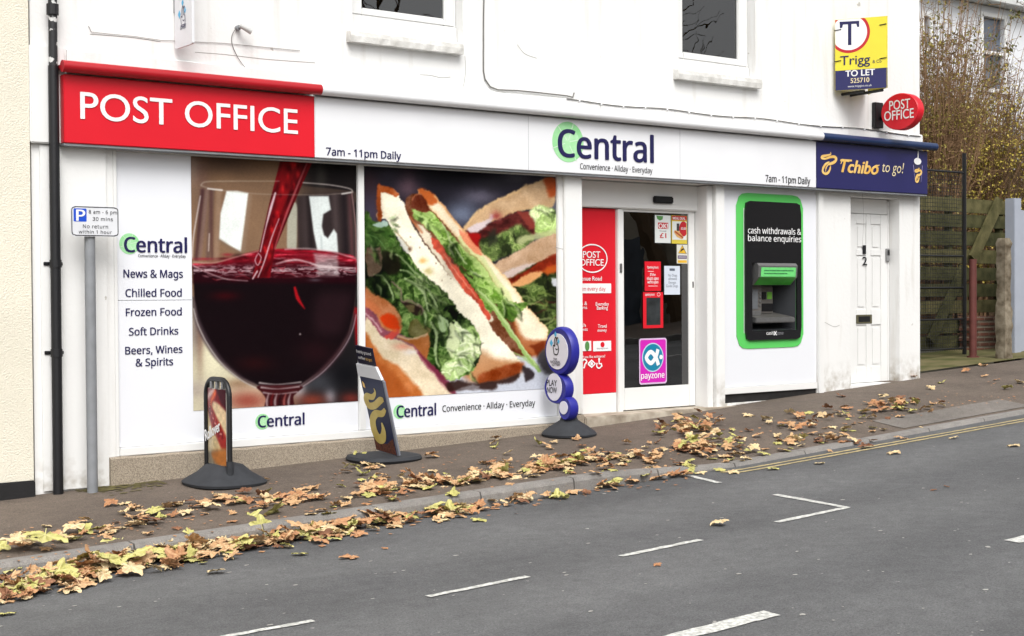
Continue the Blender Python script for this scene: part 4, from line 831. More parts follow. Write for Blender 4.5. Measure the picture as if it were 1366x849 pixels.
# sliding door: frame, glass, rails
df = MB(); fx1 = wx(926, 400, YR); zgt, zgb = wz(870, 284, YR), wz(870, 516, YR)
df.box(DX0, DX0 + .028, YR - .012, YR + .03, zd_bot, zgt + .05, .004); df.box(DX1, fx1, YR - .012, YR + .03, zd_bot, zgt + .05, .004)
df.box(DX0 + .029, DX1 - .001, YR - .012, YR + .03, zd_bot, zgb, .004); df.box(DX0 + .029, DX1 - .001, YR - .012, YR + .03, zgt, zgt + .05, .004)
door = df.build('sliding_door', FRAME, shop)
MB().box(DX0 + .029, DX1 - .001, YR + .004, YR + .012, zgb, zgt).build('glass', GLASSD, door)
MB().box(DX0 - .05, DX0 - .02, YR - .04, YR - .031, wz(826, 364, YR), wz(826, 352, YR), .003).build('lock_plate', STEEL, shop)
MB().box(wx(923, 380, YR) - .004, wx(923, 380, YR) + .008, YR - .02, YR - .0125, wz(923, 384, YR), wz(923, 376, YR)).build('lock', BLACKM, door)
# shop interior seen dimly through the door
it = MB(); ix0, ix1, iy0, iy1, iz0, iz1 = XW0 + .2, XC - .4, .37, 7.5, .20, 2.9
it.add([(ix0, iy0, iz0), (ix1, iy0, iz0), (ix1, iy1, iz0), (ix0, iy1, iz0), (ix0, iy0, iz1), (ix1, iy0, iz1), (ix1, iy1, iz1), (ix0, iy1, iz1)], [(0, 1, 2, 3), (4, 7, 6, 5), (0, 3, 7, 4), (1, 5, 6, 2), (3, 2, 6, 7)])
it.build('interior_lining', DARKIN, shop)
sh = thing('shop_shelving', (11.9, 3.2, .2), 'dim red and brown stocked shelves inside behind the glass door', 'shelves')
for k in range(6):
    MB().box(10.3, 13.8, 2.5, 3.0, .35 + k * .36, .39 + k * .36).build('shelf', mat('brown_shelf', (120, 74, 58), .6, .1), sh)
    if k < 5:
        mb = MB(); x = 10.35
        while x < 13.7:
            w = rnd.uniform(.08, .2); mb.box(x, x + w - .01, 2.52, 2.9, .391 + k * .36, .391 + k * .36 + rnd.uniform(.15, .28)); x += w
        s_ = mb.build('packets', mat('dull_red_packets' if k % 2 else 'dull_tan_packets', (150, 52, 44) if k % 2 else (120, 100, 80), .5, .3, 9), sh); s_['kind'] = 'stuff'
bn = thing('plastic_crate', (10.9, 1.2, .2), 'dark green plastic crate standing inside behind the door glass', 'crate')
MB().box(10.5, 11.3, .95, 1.5, .21, .62, .03).build('body', mat('dark_green_plastic', (40, 110, 70), .5, .1), bn)
MB().box(10.46, 11.34, .91, 1.54, .625, .67, .012).build('rim', mat('dark_green_plastic', (40, 110, 70), .5, .1), bn)
# ATM bay: white panel and black kick plate are part of the building
ATM_O = (wx(1001, 400, .01), wx(1061, 400, .01), wz(1005, 441.6, .0), wz(1005, 351, .0))
holed_wall('bay_panel', XA0 + .004, XA1 - .004, wz(963, 518), ZF0 + .015, .012, .06, [ATM_O], PANEL2, shop)
MB().box(XA0 + .004, XA1 - .004, -.006, .06, wz(963, 527), wz(963, 518) - .003, .004).build('bay_sill', FRAME, shop)
MB().box(XA0 + .004, XA1 - .004, .02, .06, .216, wz(963, 527) - .004).build('kick_plate', mat('scuffed_black_board', (40, 38, 38), .6, .2, 12, .1, 50, tint=(26, 25, 25)), shop)
# the flat's front door, numbered 1 and 2
YD = .15
dp = wall_plane(YD)
u0, u1 = wx(1133, 400, YD), wx(1184, 400, YD); vt, vb = wz(1160, 286, YD), wz(1150, 511, YD)
leaf = MB().box(u0, u1, YD + .012, YD + .06, vb, vt, .004).build('front_door', FRAME, shop); tag(leaf, 'white six panel front door with the numbers 1 and 2')
stiles = [u0 + .002, u0 + .13, (u0 + u1) / 2 - .045, (u0 + u1) / 2 + .045, u1 - .13, u1 - .002]
rows = [vb + .002, wz(1150, 490, YD), wz(1150, 434, YD), wz(1150, 413, YD), wz(1150, 341, YD), wz(1150, 333, YD), wz(1150, 299, YD), vt - .002]
dm = MB()
for a, b in ((0, 1), (2, 3), (4, 5)): dm.box(stiles[a], stiles[b], YD - .0, YD + .0115, vb + .002, vt - .002, .005)
for a, b in ((0, 1), (2, 3), (4, 5), (6, 7)):
    for i, j in ((1, 2), (3, 4)): dm.box(stiles[i] - .004, stiles[j] + .004, YD + .001, YD + .0114, rows[a], rows[b], .005)
dm.build('door_moulding', FRAME, leaf)
for a, b in ((1, 2), (3, 4), (5, 6)):
    for i, j in ((1, 2), (3, 4)):
        MB().box(stiles[i] + .03, stiles[j] - .03, YD + .004, YD + .0117, rows[a] + .03, rows[b] - .03, .004).build('raised_panel', FRAME, leaf)
lb = pxrect(dp, 1141.7, 420.3, 1162.8, 431.6); MB().box(lb[0], lb[1], YD - .008, YD - .0005, lb[2], lb[3], .003).build('letterbox', mat('old_brass', (120, 116, 92), .45, .1, 8, metal=.4), leaf)
MB().box(lb[0] + .04, lb[1] - .04, YD - .011, YD - .0085, lb[2] + .02, lb[3] - .02, .001).build('letter_flap', BLACKM, leaf)
lettering(dp, '1', (1150.5, 339, 327.5, 1154.5), BLACKINK, leaf, 'gill', .02, n=.006, name='door_number'); lettering(dp, '2', (1150, 354, 343, 1156), BLACKINK, leaf, 'gill', .02, n=.006, name='door_number')
MB().box(u1 + .003, XD1 - .004, YD + .0, YD + .2, .3, 2.62, .006).build('door_jamb', FRAME, shop)
MB().box(XD0 + .003, u1 + .001, YD + .003, YD + .2, vt + .004, 2.64, .006).build('door_lintel', FRAME, shop)
MB().box(XD0 - .02, XD1 + .02, -.012, YD + .3, .1, vb - .003, .01).build('threshold', FRAME, shop)
MB().box(XD0 + .003, XD1 - .003, YD + .21, YD + .25, .3, 2.64).build('door_backing', FRAME, shop)
ic = MB().box(wx(1182.5, 340, YD - .02), wx(1187, 340, YD - .02), YD - .025, YD - .001, wz(1184, 349, YD), wz(1184, 332, YD), .005).build('intercom', mat('grey_plastic', (150, 150, 150), .4), shop)
MB().box(wx(1183.4, 340, YD - .02), wx(1186.2, 340, YD - .02), YD - .028, YD - .0255, wz(1184, 341, YD), wz(1184, 334, YD)).build('speaker_grille', BLACKM, ic)
# hairline cracks and drip stains in the old paint
for pts in ([(20 + 100, 46), (150, 48), (182, 51), (214, 56)], [(740, 330), (752, 333)], [(560, 40 + 60), (575, 101), (588, 104), (601, 103)], [(1150, 255), (1152, 290), (1150, 330)], [(1010, 165), (1011, 180), (1009, 192)], [(898, 148), (899, 158)], [(798, 137), (799, 147)], [(620, 75), (621, 95), (618, 116)], [(1100, 430), (1112, 436), (1120, 434)], [(690, 60), (700, 72), (716, 78)], [(260, 70), (300, 73), (352, 79), (420, 84)]):
    ribbon(wall_plane(0 if pts[0][1] > 200 or pts[0][1] < 130 else -.023), [wall_plane(0).uv(*q) for q in spline(pts, 4)], .004, .0015, 'paint_crack', HAIR, shop)
# wall furniture
def wall_cable(name, pts, r, m, label, y=-.008):
    o = MB().tube([W(px, py, yy) for px, py, yy in pts], r, 6).build(name, m); return tag(o, label, 'cable')
GREYC = mat('grey_cable_sheath', (120, 118, 114), .6, .1)
wall_cable('wall_cable', [(646, -40, -.01), (645, 30, -.01), (645, 95, -.01), (647, 106, -.01), (654, 116, -.012), (664, 120, -.014), (690, 121, -.016), (720, 124, -.016), (756, 128, -.016), (764, 130, -.016), (766, 124, -.016)], .007, GREYC, 'grey cable running down the white wall between the two upper windows')
cl = [(400 + t * 828, 97.5 + (83.5) * t + 1.2 * math.sin(t * 40), -.03) for t in np.linspace(.43, 1, 60)]
c2 = wall_cable('wall_cable', cl, .006, GREYC, 'thin clipped cable along the ledge above the long white shop sign')
for t in np.linspace(.45, .98, 16):
    p = W(400 + t * 828, 97.5 + 83.5 * t + 1.2 * math.sin(t * 40), -.03); MB().box(p[0] - .008, p[0] + .008, -.042, -.023, p[2] - .012, p[2] + .012).build('cable_clip', WHITEINK, c2)
wall_cable('wall_cable', [(118, 35, -.006), (122, 43, -.008), (140, 45, -.008), (180, 49, -.008), (214, 54, -.008), (300, 58, -.008), (400, 68, -.008)], .0022, GREYC, 'hair thin old wire across the upper wall above the red sign')

# ================================================================== SHOP SIGNS
YF = -.135
FP = wall_plane(YF)
def fascia(name, label, xa, xb, m, mt, tube_over=(0, 0)):
    t = thing(name, ((xa + xb) / 2, YF, ZF0), label, 'sign')
    MB().box(xa + .001, xb - .001, YF, -.024, ZF0, ZF1, .006).build('sign_face', m, t)
    MB().box(xa + .001, xb - .001, YF + .012, -.026, ZF0 - .022, ZF0 - .001, .003).build('bottom_trim', GALV, t)
    yt, zt = YF - .05, ZF1 + .052
    tb = MB(); tb.tube([(xa + tube_over[0], yt, zt), (xb + tube_over[1], yt, zt)], .046, 20); tr = tb.build('light_trough', mt, t, smooth=True)
    MB().box(xa + tube_over[0] + .01, xb + tube_over[1] - .01, yt + .02, -.024, zt - .01, zt + .022, .004).build('trough_back', mt, tr)
    return t
xs0, xs1, xs2, xs3 = wx(85.5, 150, YF), wx(420, 170, YF), wx(1089, 220, YF), wx(1237.5, 230, YF)
def central_logo(pl, par, xl, yb, yt, xr, cx, cy, ry, tag_box=None):
    cu, cv = pl.uv(cx, cy); r = abs(pl.uv(cx, cy - ry)[1] - cv)
    MB().prism(pl, circle(cu, cv, r), .001, .002).build('logo_disc', LIME, par)
    MB().prism(pl, circle(cu, cv, r * .72), .0022, .003).build('logo_disc', mat('pale_green_inner', (160, 226, 160), .4, .04, 8, tint=(196, 240, 198)), par)
    for a in (12, 70, 130): 
        a = math.radians(a); ribbon(pl, [(cu + math.cos(a) * r * .1, cv + math.sin(a) * r * .1), (cu + math.cos(a) * r * .97, cv + math.sin(a) * r * .97)], r * .05, .0034, 'logo_line', LIME2, par)
    for a in (200, 300):
        a = math.radians(a); ribbon(pl, [(cu + math.cos(a) * r * .2, cv + math.sin(a) * r * .2), (cu + math.cos(a) * r * 1.06, cv + math.sin(a) * r * 1.06)], r * .05, .0034, 'logo_line', LIME2, par)
    lettering(pl, 'Central', (xl, yb, yt, xr), INK, par, 'sans', .028, n=.005)
    if tag_box: lettering(pl, 'Convenience \u00b7 Allday \u00b7 Everyday', tag_box, BLACKINK, par, 'sans', .008, n=.004)
po = fascia('red_fascia_sign', 'long red fascia sign with large white capitals above the wine glass window', xs0, xs1, RED, REDT, (-.03, .03))
lettering(FP, 'POST OFFICE', (107.3, 158.5, 123, 396.8), WHITEINK, po, 'gill', .009, n=.005)
ce = fascia('white_fascia_sign', 'very long white fascia sign with a green disc behind its big navy wordmark', xs1, xs2, PANEL, mat('white_trough_paint', (236, 236, 238), .35, .02, 2), (.032, .03))
central_logo(FP, ce, 744.6, 208.6, 172.5, 871, 757.6, 189.8, 27, (773.6, 225.6, 218, 870))
lettering(FP, '7am - 11pm Daily', (435, 207, 197, 534.6), INK, ce, 'sans', .022); lettering(FP, '7am - 11pm Daily', (1021, 242.6, 233.6, 1080.5), BLACKINK, ce, 'sans', .018)
for q in (.36, .67): MB().box(xs1 + (xs2 - xs1) * q - .0012, xs1 + (xs2 - xs1) * q + .0012, YF - .0012, YF + .001, ZF0 + .006, ZF1 - .006).build('panel_joint', GALV, ce)
tc = fascia('coffee_sign', 'navy fascia sign with gold coffee bean script at the right end of the shop', xs2, xs3, NAVY, NAVYT, (.032, .09))
def bean_mark(pl, par, x0, x1, y0, y1, m, n=.004, w=1.0):
    """a curl of steam growing out of a coffee bean, drawn as tapering strokes in the px box"""
    f = lambda a, b: pl.uv(x0 + (x1 - x0) * a, y0 + (y1 - y0) * b)
    s = abs(pl.uv(x0, y0)[1] - pl.uv(x0, y1)[1]) * w
    ribbon(pl, [f(*q) for q in spline([(.58, .0), (.60, .10), (.36, .16), (.06, .20), (.02, .28), (.25, .31), (.55, .24), (.82, .22), (.96, .32), (.84, .46), (.60, .54), (.40, .58)], 6)], np.array([.01, .07, .10, .12, .12, .09, .11, .13, .15, .15, .13, .06]) * s, n, 'bean_mark', m, par)
    ribbon(pl, [f(*q) for q in spline([(.52, .46), (.30, .54), (.12, .72), (.08, .90), (.24, 1.0), (.44, .94), (.56, .76), (.58, .62)], 6)], np.array([.05, .11, .13, .13, .12, .13, .11, .02]) * s, n + .0004, 'bean_mark', m, par)
    ribbon(pl, [f(*q) for q in spline([(.46, .56), (.30, .72), (.26, .92)], 6)], np.array([.05, .09, .02]) * s, n + .0008, 'bean_mark', m, par)
bean_mark(FP, tc, 1095.5, 1116, 203, 232, GOLD)
lettering(FP, 'Tchibo', (1121, 229.5, 213, 1171), GOLD, tc, 'gill', .045, .28, n=.005)
ribbon(FP, [FP.uv(*q) for q in ((1121, 219), (1123, 214), (1136, 214.5))], [.01, .028, .02], .0054, 'lettering', GOLD, tc); ribbon(FP, [FP.uv(*q) for q in ((1163, 224), (1168, 222), (1173, 220.5))], [.01, .03, .005], .0054, 'lettering', GOLD, tc)
lettering(FP, 'to go!', (1176.5, 229.5, 215.5, 1205.5), CREAMY, tc, 'gill', .0, .22, n=.005)
cp = FP
MB().prism(cp, pxpoly(cp, [(1217.4, 218), (1230.6, 219.5), (1228.6, 245), (1220.4, 244)]), .0012, .0025).build('cup_picture', mat('cup_navy', (52, 50, 86), .4, .1), tc)
cu, cv = cp.uv(1223.8, 215.5); MB().prism(cp, circle(cu, cv, .070, .042), .003, .004).build('cup_lid_picture', WHITEINK, tc)
ribbon(cp, [cp.uv(1224.6, 201.5), cp.uv(1224.2, 213)], [.016, .022], .0035, 'straw_picture', WHITEINK, tc); ribbon(cp, [cp.uv(1218, 220), cp.uv(1220.6, 243)], [.008, .004], .0035, 'cup_edge_picture', mat('pale_lilac', (170, 160, 214), .4), tc); ribbon(cp, [cp.uv(1230.2, 221), cp.uv(1228.4, 243)], [.008, .004], .0035, 'cup_edge_picture', mat('pale_lilac', (170, 160, 214), .4), tc)
bean_mark(cp, tc, 1220.5, 1229, 223.5, 243, GOLD, .0042, 1.1)

# ------------------------------------------------------------------ printed window panels
YP = .03
WP = wall_plane(YP)
def window_panel(name, label, x0, x1):
    t = thing(name, ((x0 + x1) / 2, YP, ZPL + .07), label, 'window poster')
    MB().box(x0, x1, YP, YP + .035, ZPL + .073, ZF0 - .03).build('backing_panel', PANEL2, t); return t
wp1 = window_panel('wine_poster', 'white window poster with a red wine glass photo and a list of goods for sale', XW0 + .037, xm - .034)
wp2 = window_panel('sandwich_poster', 'window poster with a large photo of cut salad sandwiches', xm + .034, XW1 - .014)
wu0, wu1 = WP.uv(256, 380)[0], xm - .0345
print_sheet('photo_print', WP, wu0, wu1, WP.uv(270, 547.5)[1], ZF0 - .031, 300, 410, paint_wine, wp1)
print_sheet('photo_print', WP, xm + .0345, XW1 - .0145, WP.uv(600, 526)[1], ZF0 - .031, 400, 390, paint_sandwich, wp2)
MB().box(XW0 + .04, wu0 - .003, YP - .0012, YP + .001, wz(200, 401, YP), wz(200, 400.3, YP)).build('sheet_joint', GALV, wp1)
for i, (tx, bx) in enumerate((('News & Mags', (164.7, 370.5, 360, 243.5)), ('Chilled Food', (167.3, 396.2, 386, 242)), ('Frozen Food', (167.8, 421.8, 411.8, 242)), ('Soft Drinks', (172, 447.8, 437.8, 237.5)), ('Beers, Wines', (167, 473, 463, 243)), ('& Spirits', (181, 489, 479, 230.5)))):
    lettering(WP, tx, bx, INK, wp1, 'sans', .02)
central_logo(WP, wp1, 165.8, 336.2, 316.6, 248.7, 172.5, 325.5, 14, (184, 343.2, 339.4, 247.6))
central_logo(WP, wp1, 344, 570.4, 555.4, 405.5, 350, 562.8, 10.5)
central_logo(WP, wp2, 529, 557.2, 542, 581, 532.8, 549.6, 9.6)
lettering(WP, 'Convenience \u00b7 Allday \u00b7 Everyday', (590, 549.6, 541.3, 713.6), BLACKINK, wp2, 'sans', .012)

# ------------------------------------------------------------------ red side panel lettering (part of the entrance)
SP = wall_plane(YR + .004)
def spl(t, b, f='gill', bo=.012): lettering(SP, t, b, WHITEINK, side, f, bo, n=.003)
cu, cv = SP.uv(790, 345); rr = abs(SP.uv(809.5, 345)[0] - cu); rv = abs(SP.uv(790, 326.5)[1] - cv)
ribbon(SP, circle(cu, cv, rr, rv) + [(cu + rr, cv), (cu + rr * .999, cv + .012)], .013, .003, 'logo_ring', WHITEINK, side)
spl('POST', (777.5, 344, 335.4, 800.5)); spl('OFFICE', (773.5, 354.4, 345.8, 805)); spl('Avenue Road', (768, 374.5, 369, 802.5))
a = pxrect(SP, 766, 378.5, 815, 391.3); MB().prism(SP, [(a[0], a[2]), (a[1], a[2]), (a[1], a[3]), (a[0], a[3])], .0015, .003).build('white_bar', WHITEINK, side)
lettering(SP, 'Open every day', (768, 388.2, 383.2, 807.5), RED, side, 'sans', .008, n=.004)
for t, b in (('Everyday', (794.5, 408.2, 403.4, 812)), ('Banking', (796, 413.4, 408.8, 810.5)), ('Travel', (797.5, 437.6, 433, 809)), ('money', (797, 442.8, 438.8, 809)), ('Bills &', (768, 407.4, 402.6, 783)), ('forms', (770, 412.6, 408.4, 783)), ('Cash', (768, 436.8, 432, 781)), ('payments', (765, 442, 437.8, 783.5)), ('Would you like assistance?', (768, 478.5, 475, 807))): spl(t, b, 'gill', .01)
for xa, xb in ((772, 788.5), (791, 815)):
    a = pxrect(SP, xa, 455.5, xb, 468.2); MB().prism(SP, [(a[0], a[2]), (a[1], a[2]), (a[1], a[3]), (a[0], a[3])], .0015, .003).build('white_box', WHITEINK, side)
cu, cv = SP.uv(803.5, 460); MB().prism(SP, circle(cu, cv, .028), .0035, .0042).build('logo_disc', RED, side); lettering(SP, 'MoneyGram', (796, 466.3, 464.3, 811), BLACKINK, side, 'sans', .0, n=.004)
cu, cv = SP.uv(783, 462); MB().prism(SP, circle(cu, cv, .03, .05), .0035, .0042).build('logo_disc', mat('leaf_green_ink', (90, 150, 80)), side)
for x in (779, 789, 799):
    cu, cv = SP.uv(x, 485.5); s = .035
    if x == 789: ribbon(SP, [(cu - 1.4 * s, cv), (cu, cv + s), (cu + 1.4 * s, cv), (cu, cv - s), (cu - 1.4 * s, cv)], .02, .003, 'access_symbol', WHITEINK, side); MB().prism(SP, circle(cu, cv, .5 * s), .003, .004).build('access_symbol', WHITEINK, side)
    elif x == 779: ribbon(SP, spline([(cu - .3 * s, cv - s), (cu, cv - 1.1 * s), (cu + .3 * s, cv - .2 * s), (cu + s, cv + .6 * s), (cu + .2 * s, cv + 1.3 * s), (cu - .8 * s, cv + .8 * s)], 5), .018, .003, 'access_symbol', WHITEINK, side)
    else:
        MB().prism(SP, circle(cu, cv + 1.3 * s, .4 * s), .003, .004).build('access_symbol', WHITEINK, side); ribbon(SP, [(cu, cv + .9 * s), (cu, cv), (cu + .8 * s, cv), (cu + 1.1 * s, cv - .9 * s)], .018, .003, 'access_symbol', WHITEINK, side); ribbon(SP, circle(cu - .1 * s, cv - .4 * s, .9 * s)[18:46], .015, .0034, 'access_symbol', WHITEINK, side)

# ------------------------------------------------------------------ notices stuck on the sliding door
GP = wall_plane(YR - .002)
def sheet(name, label, cat, box, m, rad=0.0, group='notices on the sliding door'):
    a = pxrect(GP, *box); c = GP.P((a[0] + a[1]) / 2, a[2])
    t = thing(name, c, label, cat, group)
    uv = rrect(*a[:2], *a[2:], rad) if rad else [(a[0], a[2]), (a[1], a[2]), (a[1], a[3]), (a[0], a[3])]
    MB().prism(GP, uv, .0006, .002).build('sheet', m, t); return t, a
def gbox(par, name, box, m, n=.0028):
    a = pxrect(GP, *box); return MB().prism(GP, [(a[0], a[2]), (a[1], a[2]), (a[1], a[3]), (a[0], a[3])], n - .0006, n).build(name, m, par)
PAPER = mat('white_paper', (228, 232, 230), .6, .02); PAPERB = mat('bluish_white_paper', (216, 224, 236), .6, .02)
REDINK = mat('red_ink', (198, 34, 44), .5, .04); ORANGE = mat('orange_ink', (226, 150, 60), .5, .1)
t, a = sheet('offer_poster', 'white offer poster with a red one pound price at the top of the door', 'poster', (873.4, 287, 894.6, 324.6), PAPER)
gbox(t, 'red_block', (877.5, 297, 891.2, 305.8), REDINK); lettering(GP, 'OK!', (878.3, 304.6, 298.6, 890.4), WHITEINK, t, 'sans', .03, n=.0036); lettering(GP, '£1', (880, 317.6, 311.2, 888.4), REDINK, t, 'gill', .03, n=.0032)
MB().prism(GP, pxpoly(GP, [(875.4, 287.8), (884.4, 288.6), (883.6, 293), (880, 294.6), (876.6, 292.4)]), .002, .0028).build('green_leaf_mark', mat('leaf_green_ink', (90, 150, 80)), t); lettering(GP, 'This week', (879.4, 309.4, 307.4, 888.6), BLACKINK, t, 'sans', 0, n=.003)
t, a = sheet('meal_deal_poster', 'yellow and white poster reading MEAL DEAL with a hot dog picture on the door', 'poster', (895.6, 287.6, 916.4, 325.6), mat('yellow_poster_ink', (226, 204, 74), .5, .05))
gbox(t, 'red_band', (896.2, 288, 915.9, 294.6), REDINK); lettering(GP, 'MEAL DEAL', (897.4, 293, 289.6, 914), WHITEINK, t, 'sans', .02, n=.0036); gbox(t, 'white_block', (896.6, 295.4, 915.6, 320.4), PAPER)
cu, cv = GP.uv(911.4, 305.6); MB().prism(GP, [q for q in circle(cu, cv, .062, .082) if q[0] < a[1] - .008], .0029, .0036).build('price_disc', REDINK, t); lettering(GP, '£3.00', (908, 306.6, 303.6, 914.6), WHITEINK, t, 'sans', .02, n=.0044)
gbox(t, 'can_picture', (902.4, 298.4, 906, 308.4), mat('dark_can_ink', (70, 62, 66), .5, .3, 40), .0036)
ribbon(GP, [GP.uv(*q) for q in spline([(899, 308.6), (904, 312.6), (910.4, 318)], 5)], [.02, .07, .03], .0036, 'hot_dog_picture', mat('bun_ink', (226, 176, 110), .5), t); ribbon(GP, [GP.uv(*q) for q in spline([(900, 309), (905, 313), (911, 317.6)], 5)], .018, .0042, 'hot_dog_picture', mat('sausage_ink', (176, 78, 44), .5), t)
t, a = sheet('warning_sign', 'small white and yellow camera warning sign under the yellow poster', 'sign', (902.6, 326.4, 917, 352), mat('white_sign_vinyl', (226, 226, 214), .4), 0)
YSIGN = mat('warning_yellow', (240, 190, 50), .4)
tri = [(909.8, 327.6), (915.4, 338.6), (904.6, 338)]; MB().prism(GP, pxpoly(GP, tri), .002, .0026).build('warning_triangle', YSIGN, t); ribbon(GP, pxpoly(GP, tri + tri[:2]), .006, .003, 'triangle_edge', BLACKINK, t)
ribbon(GP, pxpoly(GP, [(907.4, 336), (909.6, 333), (912.4, 332.2)]), [.01, .022, .01], .0032, 'camera_symbol', BLACKINK, t); gbox(t, 'purple_band', (904, 341, 916, 345.6), mat('purple_ink', (92, 62, 112), .5)); gbox(t, 'yellow_band', (904, 347.4, 916, 351), YSIGN)
for k in range(2): gbox(t, 'print_line', (905, 342.2 + k * 1.6, 915, 342.8 + k * 1.6), PAPER, .0034)
t, a = sheet('opening_hours_notice', 'red card headed Opening hours above the red framed holder on the door', 'notice', (859.8, 349, 881.6, 388.4), RED)
for tx, bx, f in (('Opening hours', (863, 358.4, 355.2, 878), 'sans'), ('If the', (867, 368.4, 364.8, 874.2), 'sans'), ('shop\u2019s open', (862.8, 373.8, 369.6, 878.2), 'sans'), ('we\u2019re open', (863.4, 378.4, 374.6, 877.8), 'sans')): lettering(GP, tx, bx, WHITEINK, t, f, .016, n=.0032)
gbox(t, 'print_line', (864, 362, 872, 362.6), WHITEINK); gbox(t, 'print_line', (864.6, 381.6, 877, 382.1), WHITEINK)
t, a = sheet('dog_notice', 'white paper notice about dogs on the door beside the red card', 'notice', (886, 355, 907, 393.2), PAPERB)
gbox(t, 'grey_block', (893, 358.4, 900, 361.6), mat('grey_ink', (96, 104, 120), .5)); GREYINK = mat('soft_grey_ink', (112, 118, 130), .5)
for tx, bx in (('No Dogs', (891, 369.2, 365.8, 903)), ('allowed', (891.4, 373.8, 370, 902.4)), ('Except', (891.8, 378.6, 375.2, 901.6)), ('Guide Dogs', (888.4, 383.4, 379.8, 904))): lettering(GP, tx, bx, GREYINK, t, 'gill', 0, n=.003)
t, a = sheet('notice_holder', 'red framed notice holder with an empty grey window on the door', 'notice holder', (857.6, 390, 884.6, 437.6), RED)
gbox(t, 'grey_window', (862, 397.4, 881, 433.6), mat('grey_plastic_window', (62, 66, 68), .2, .3, 6)); lettering(GP, 'opening hours', (860.4, 394.8, 391.6, 873), WHITEINK, t, 'sans', .01, n=.0032); cu, cv = GP.uv(878.4, 393); ribbon(GP, circle(cu, cv, .022, .018) + [(cu + .022, cv)], .004, .003, 'logo_ring', WHITEINK, t)
t, a = sheet('pay_sticker', 'magenta sticker with a teal disc and white loop symbol low on the door glass', 'sticker', (852.4, 452, 889.4, 511.4), mat('pale_lilac_edge', (226, 200, 232), .35), .03)
b = [a[0] + .014, a[1] - .014, a[2] + .016, a[3] - .016]; MB().prism(GP, rrect(*b, .024), .0021, .0027).build('magenta_field', MAG, t)
cu, cv = GP.uv(870.6, 477); rd = abs(GP.uv(870.6, 457.6)[1] - cv); MB().prism(GP, circle(cu, cv, rd * 1.0), .0028, .0032).build('white_ring', mat('pale_blue_ring', (190, 224, 236), .35), t); MB().prism(GP, circle(cu, cv, rd * .92), .0033, .0038).build('teal_disc', TEAL, t)
for k, (w_, mm) in enumerate(((.052, WHITEINK),)): ribbon(GP, spline([(cu + .075, cv + .085), (cu + .04, cv + .0), (cu - .03, cv - .06), (cu - .095, cv - .0), (cu - .03, cv + .06), (cu + .04, cv - .0), (cu + .08, cv - .085)], 6), .046, .0044, 'alpha_symbol', mm, t)
MB().prism(GP, circle(cu + .118, cv + .0, .024), .004, .0046).build('alpha_dot', WHITEINK, t); lettering(GP, 'payzone', (855, 505.6, 497.6, 886), WHITEINK, t, 'sans', .018, n=.004)

# ------------------------------------------------------------------ cash machine in its green surround
AP = wall_plane(.010)
g0 = pxrect(AP, 981.5, 256.5, 1071.3, 466.5); ga = (g0[0], g0[1], wz(985, 466.0, .01), wz(985, 257, .01))
at = thing('cash_machine', ((ga[0] + ga[1]) / 2, .0, ga[2]), 'black cash machine with a bright green surround set in the white bay', 'cash machine')
ba = (AP.uv(992, 360)[0], AP.uv(1066.5, 360)[0], wz(1000, 454.4, .0), wz(1000, 268.4, .0))
# black face with the machine's opening cut through it
oa = ATM_O
def frame_prism(pl, outer, inner, n0, n1):
    k = len(outer); mb = MB(); vs = [pl.P(*p, n1) for p in outer] + [pl.P(*p, n1) for p in inner] + [pl.P(*p, n0) for p in outer] + [pl.P(*p, n0) for p in inner]
    fs = []
    for i in range(k):
        j = (i + 1) % k; fs += [(i, j, k + j, k + i), (2 * k + i, 2 * k + j, j, i), (k + i, k + j, 3 * k + j, 3 * k + i)]
    return mb.add(vs, fs)
def even_ring(r4, k=12):
    u0, u1, v0, v1 = r4; out = []
    for (a, b), (c, d) in (((u1, v0), (u1, v1)), ((u1, v1), (u0, v1)), ((u0, v1), (u0, v0)), ((u0, v0), (u1, v0))): out += [(a + (c - a) * i / k, b + (d - b) * i / k) for i in range(k)]
    return out
def rr_ring(r4, r, k=12):
    """outline with as many points as even_ring, corners rounded"""
    out = []; u0, u1, v0, v1 = r4
    for u, v in even_ring(r4, k):
        cu = min(max(u, u0 + r), u1 - r); cv = min(max(v, v0 + r), v1 - r); du, dv = u - cu, v - cv; L = math.hypot(du, dv)
        out.append((cu + du / L * r, cv + dv / L * r) if (abs(du) > 1e-9 and abs(dv) > 1e-9) else (u, v))
    return out
frame_prism(AP, rr_ring(ga, .15), even_ring(oa), .0006, .006).build('green_surround', GREEN, at)
frame_prism(AP, rr_ring(ba, .07), even_ring(oa), .0062, .030).build('black_face', ATMB, at)
ribbon(AP, [(ba[0] - .006, ba[2] + .08), (ba[0] - .006, ba[3] - .08)], .010, .0095, 'edge_strip', mat('pale_edge_strip', (220, 232, 222), .35), at)
lettering(AP, 'cash withdrawals &', (995, 311.6, 303.6, 1065.8), WHITEINK, at, 'sans', .01, n=.033); lettering(AP, 'balance enquiries', (995, 321.8, 313.8, 1065.8), WHITEINK, at, 'sans', .01, n=.033)
lettering(AP, 'cash', (1019.6, 446.8, 442.4, 1029), WHITEINK, at, 'sans', .01, n=.033); lettering(AP, 'zone', (1033.4, 446.8, 442.4, 1042), mat('grey_lettering', (150, 150, 156), .4), at, 'sans', 0, n=.033)
for q in (((1029.4, 442), (1033, 447.4)), ((1033, 442), (1029.4, 447.4))): ribbon(AP, [AP.uv(*p) for p in q], .012, .033, 'lettering', WHITEINK, at)
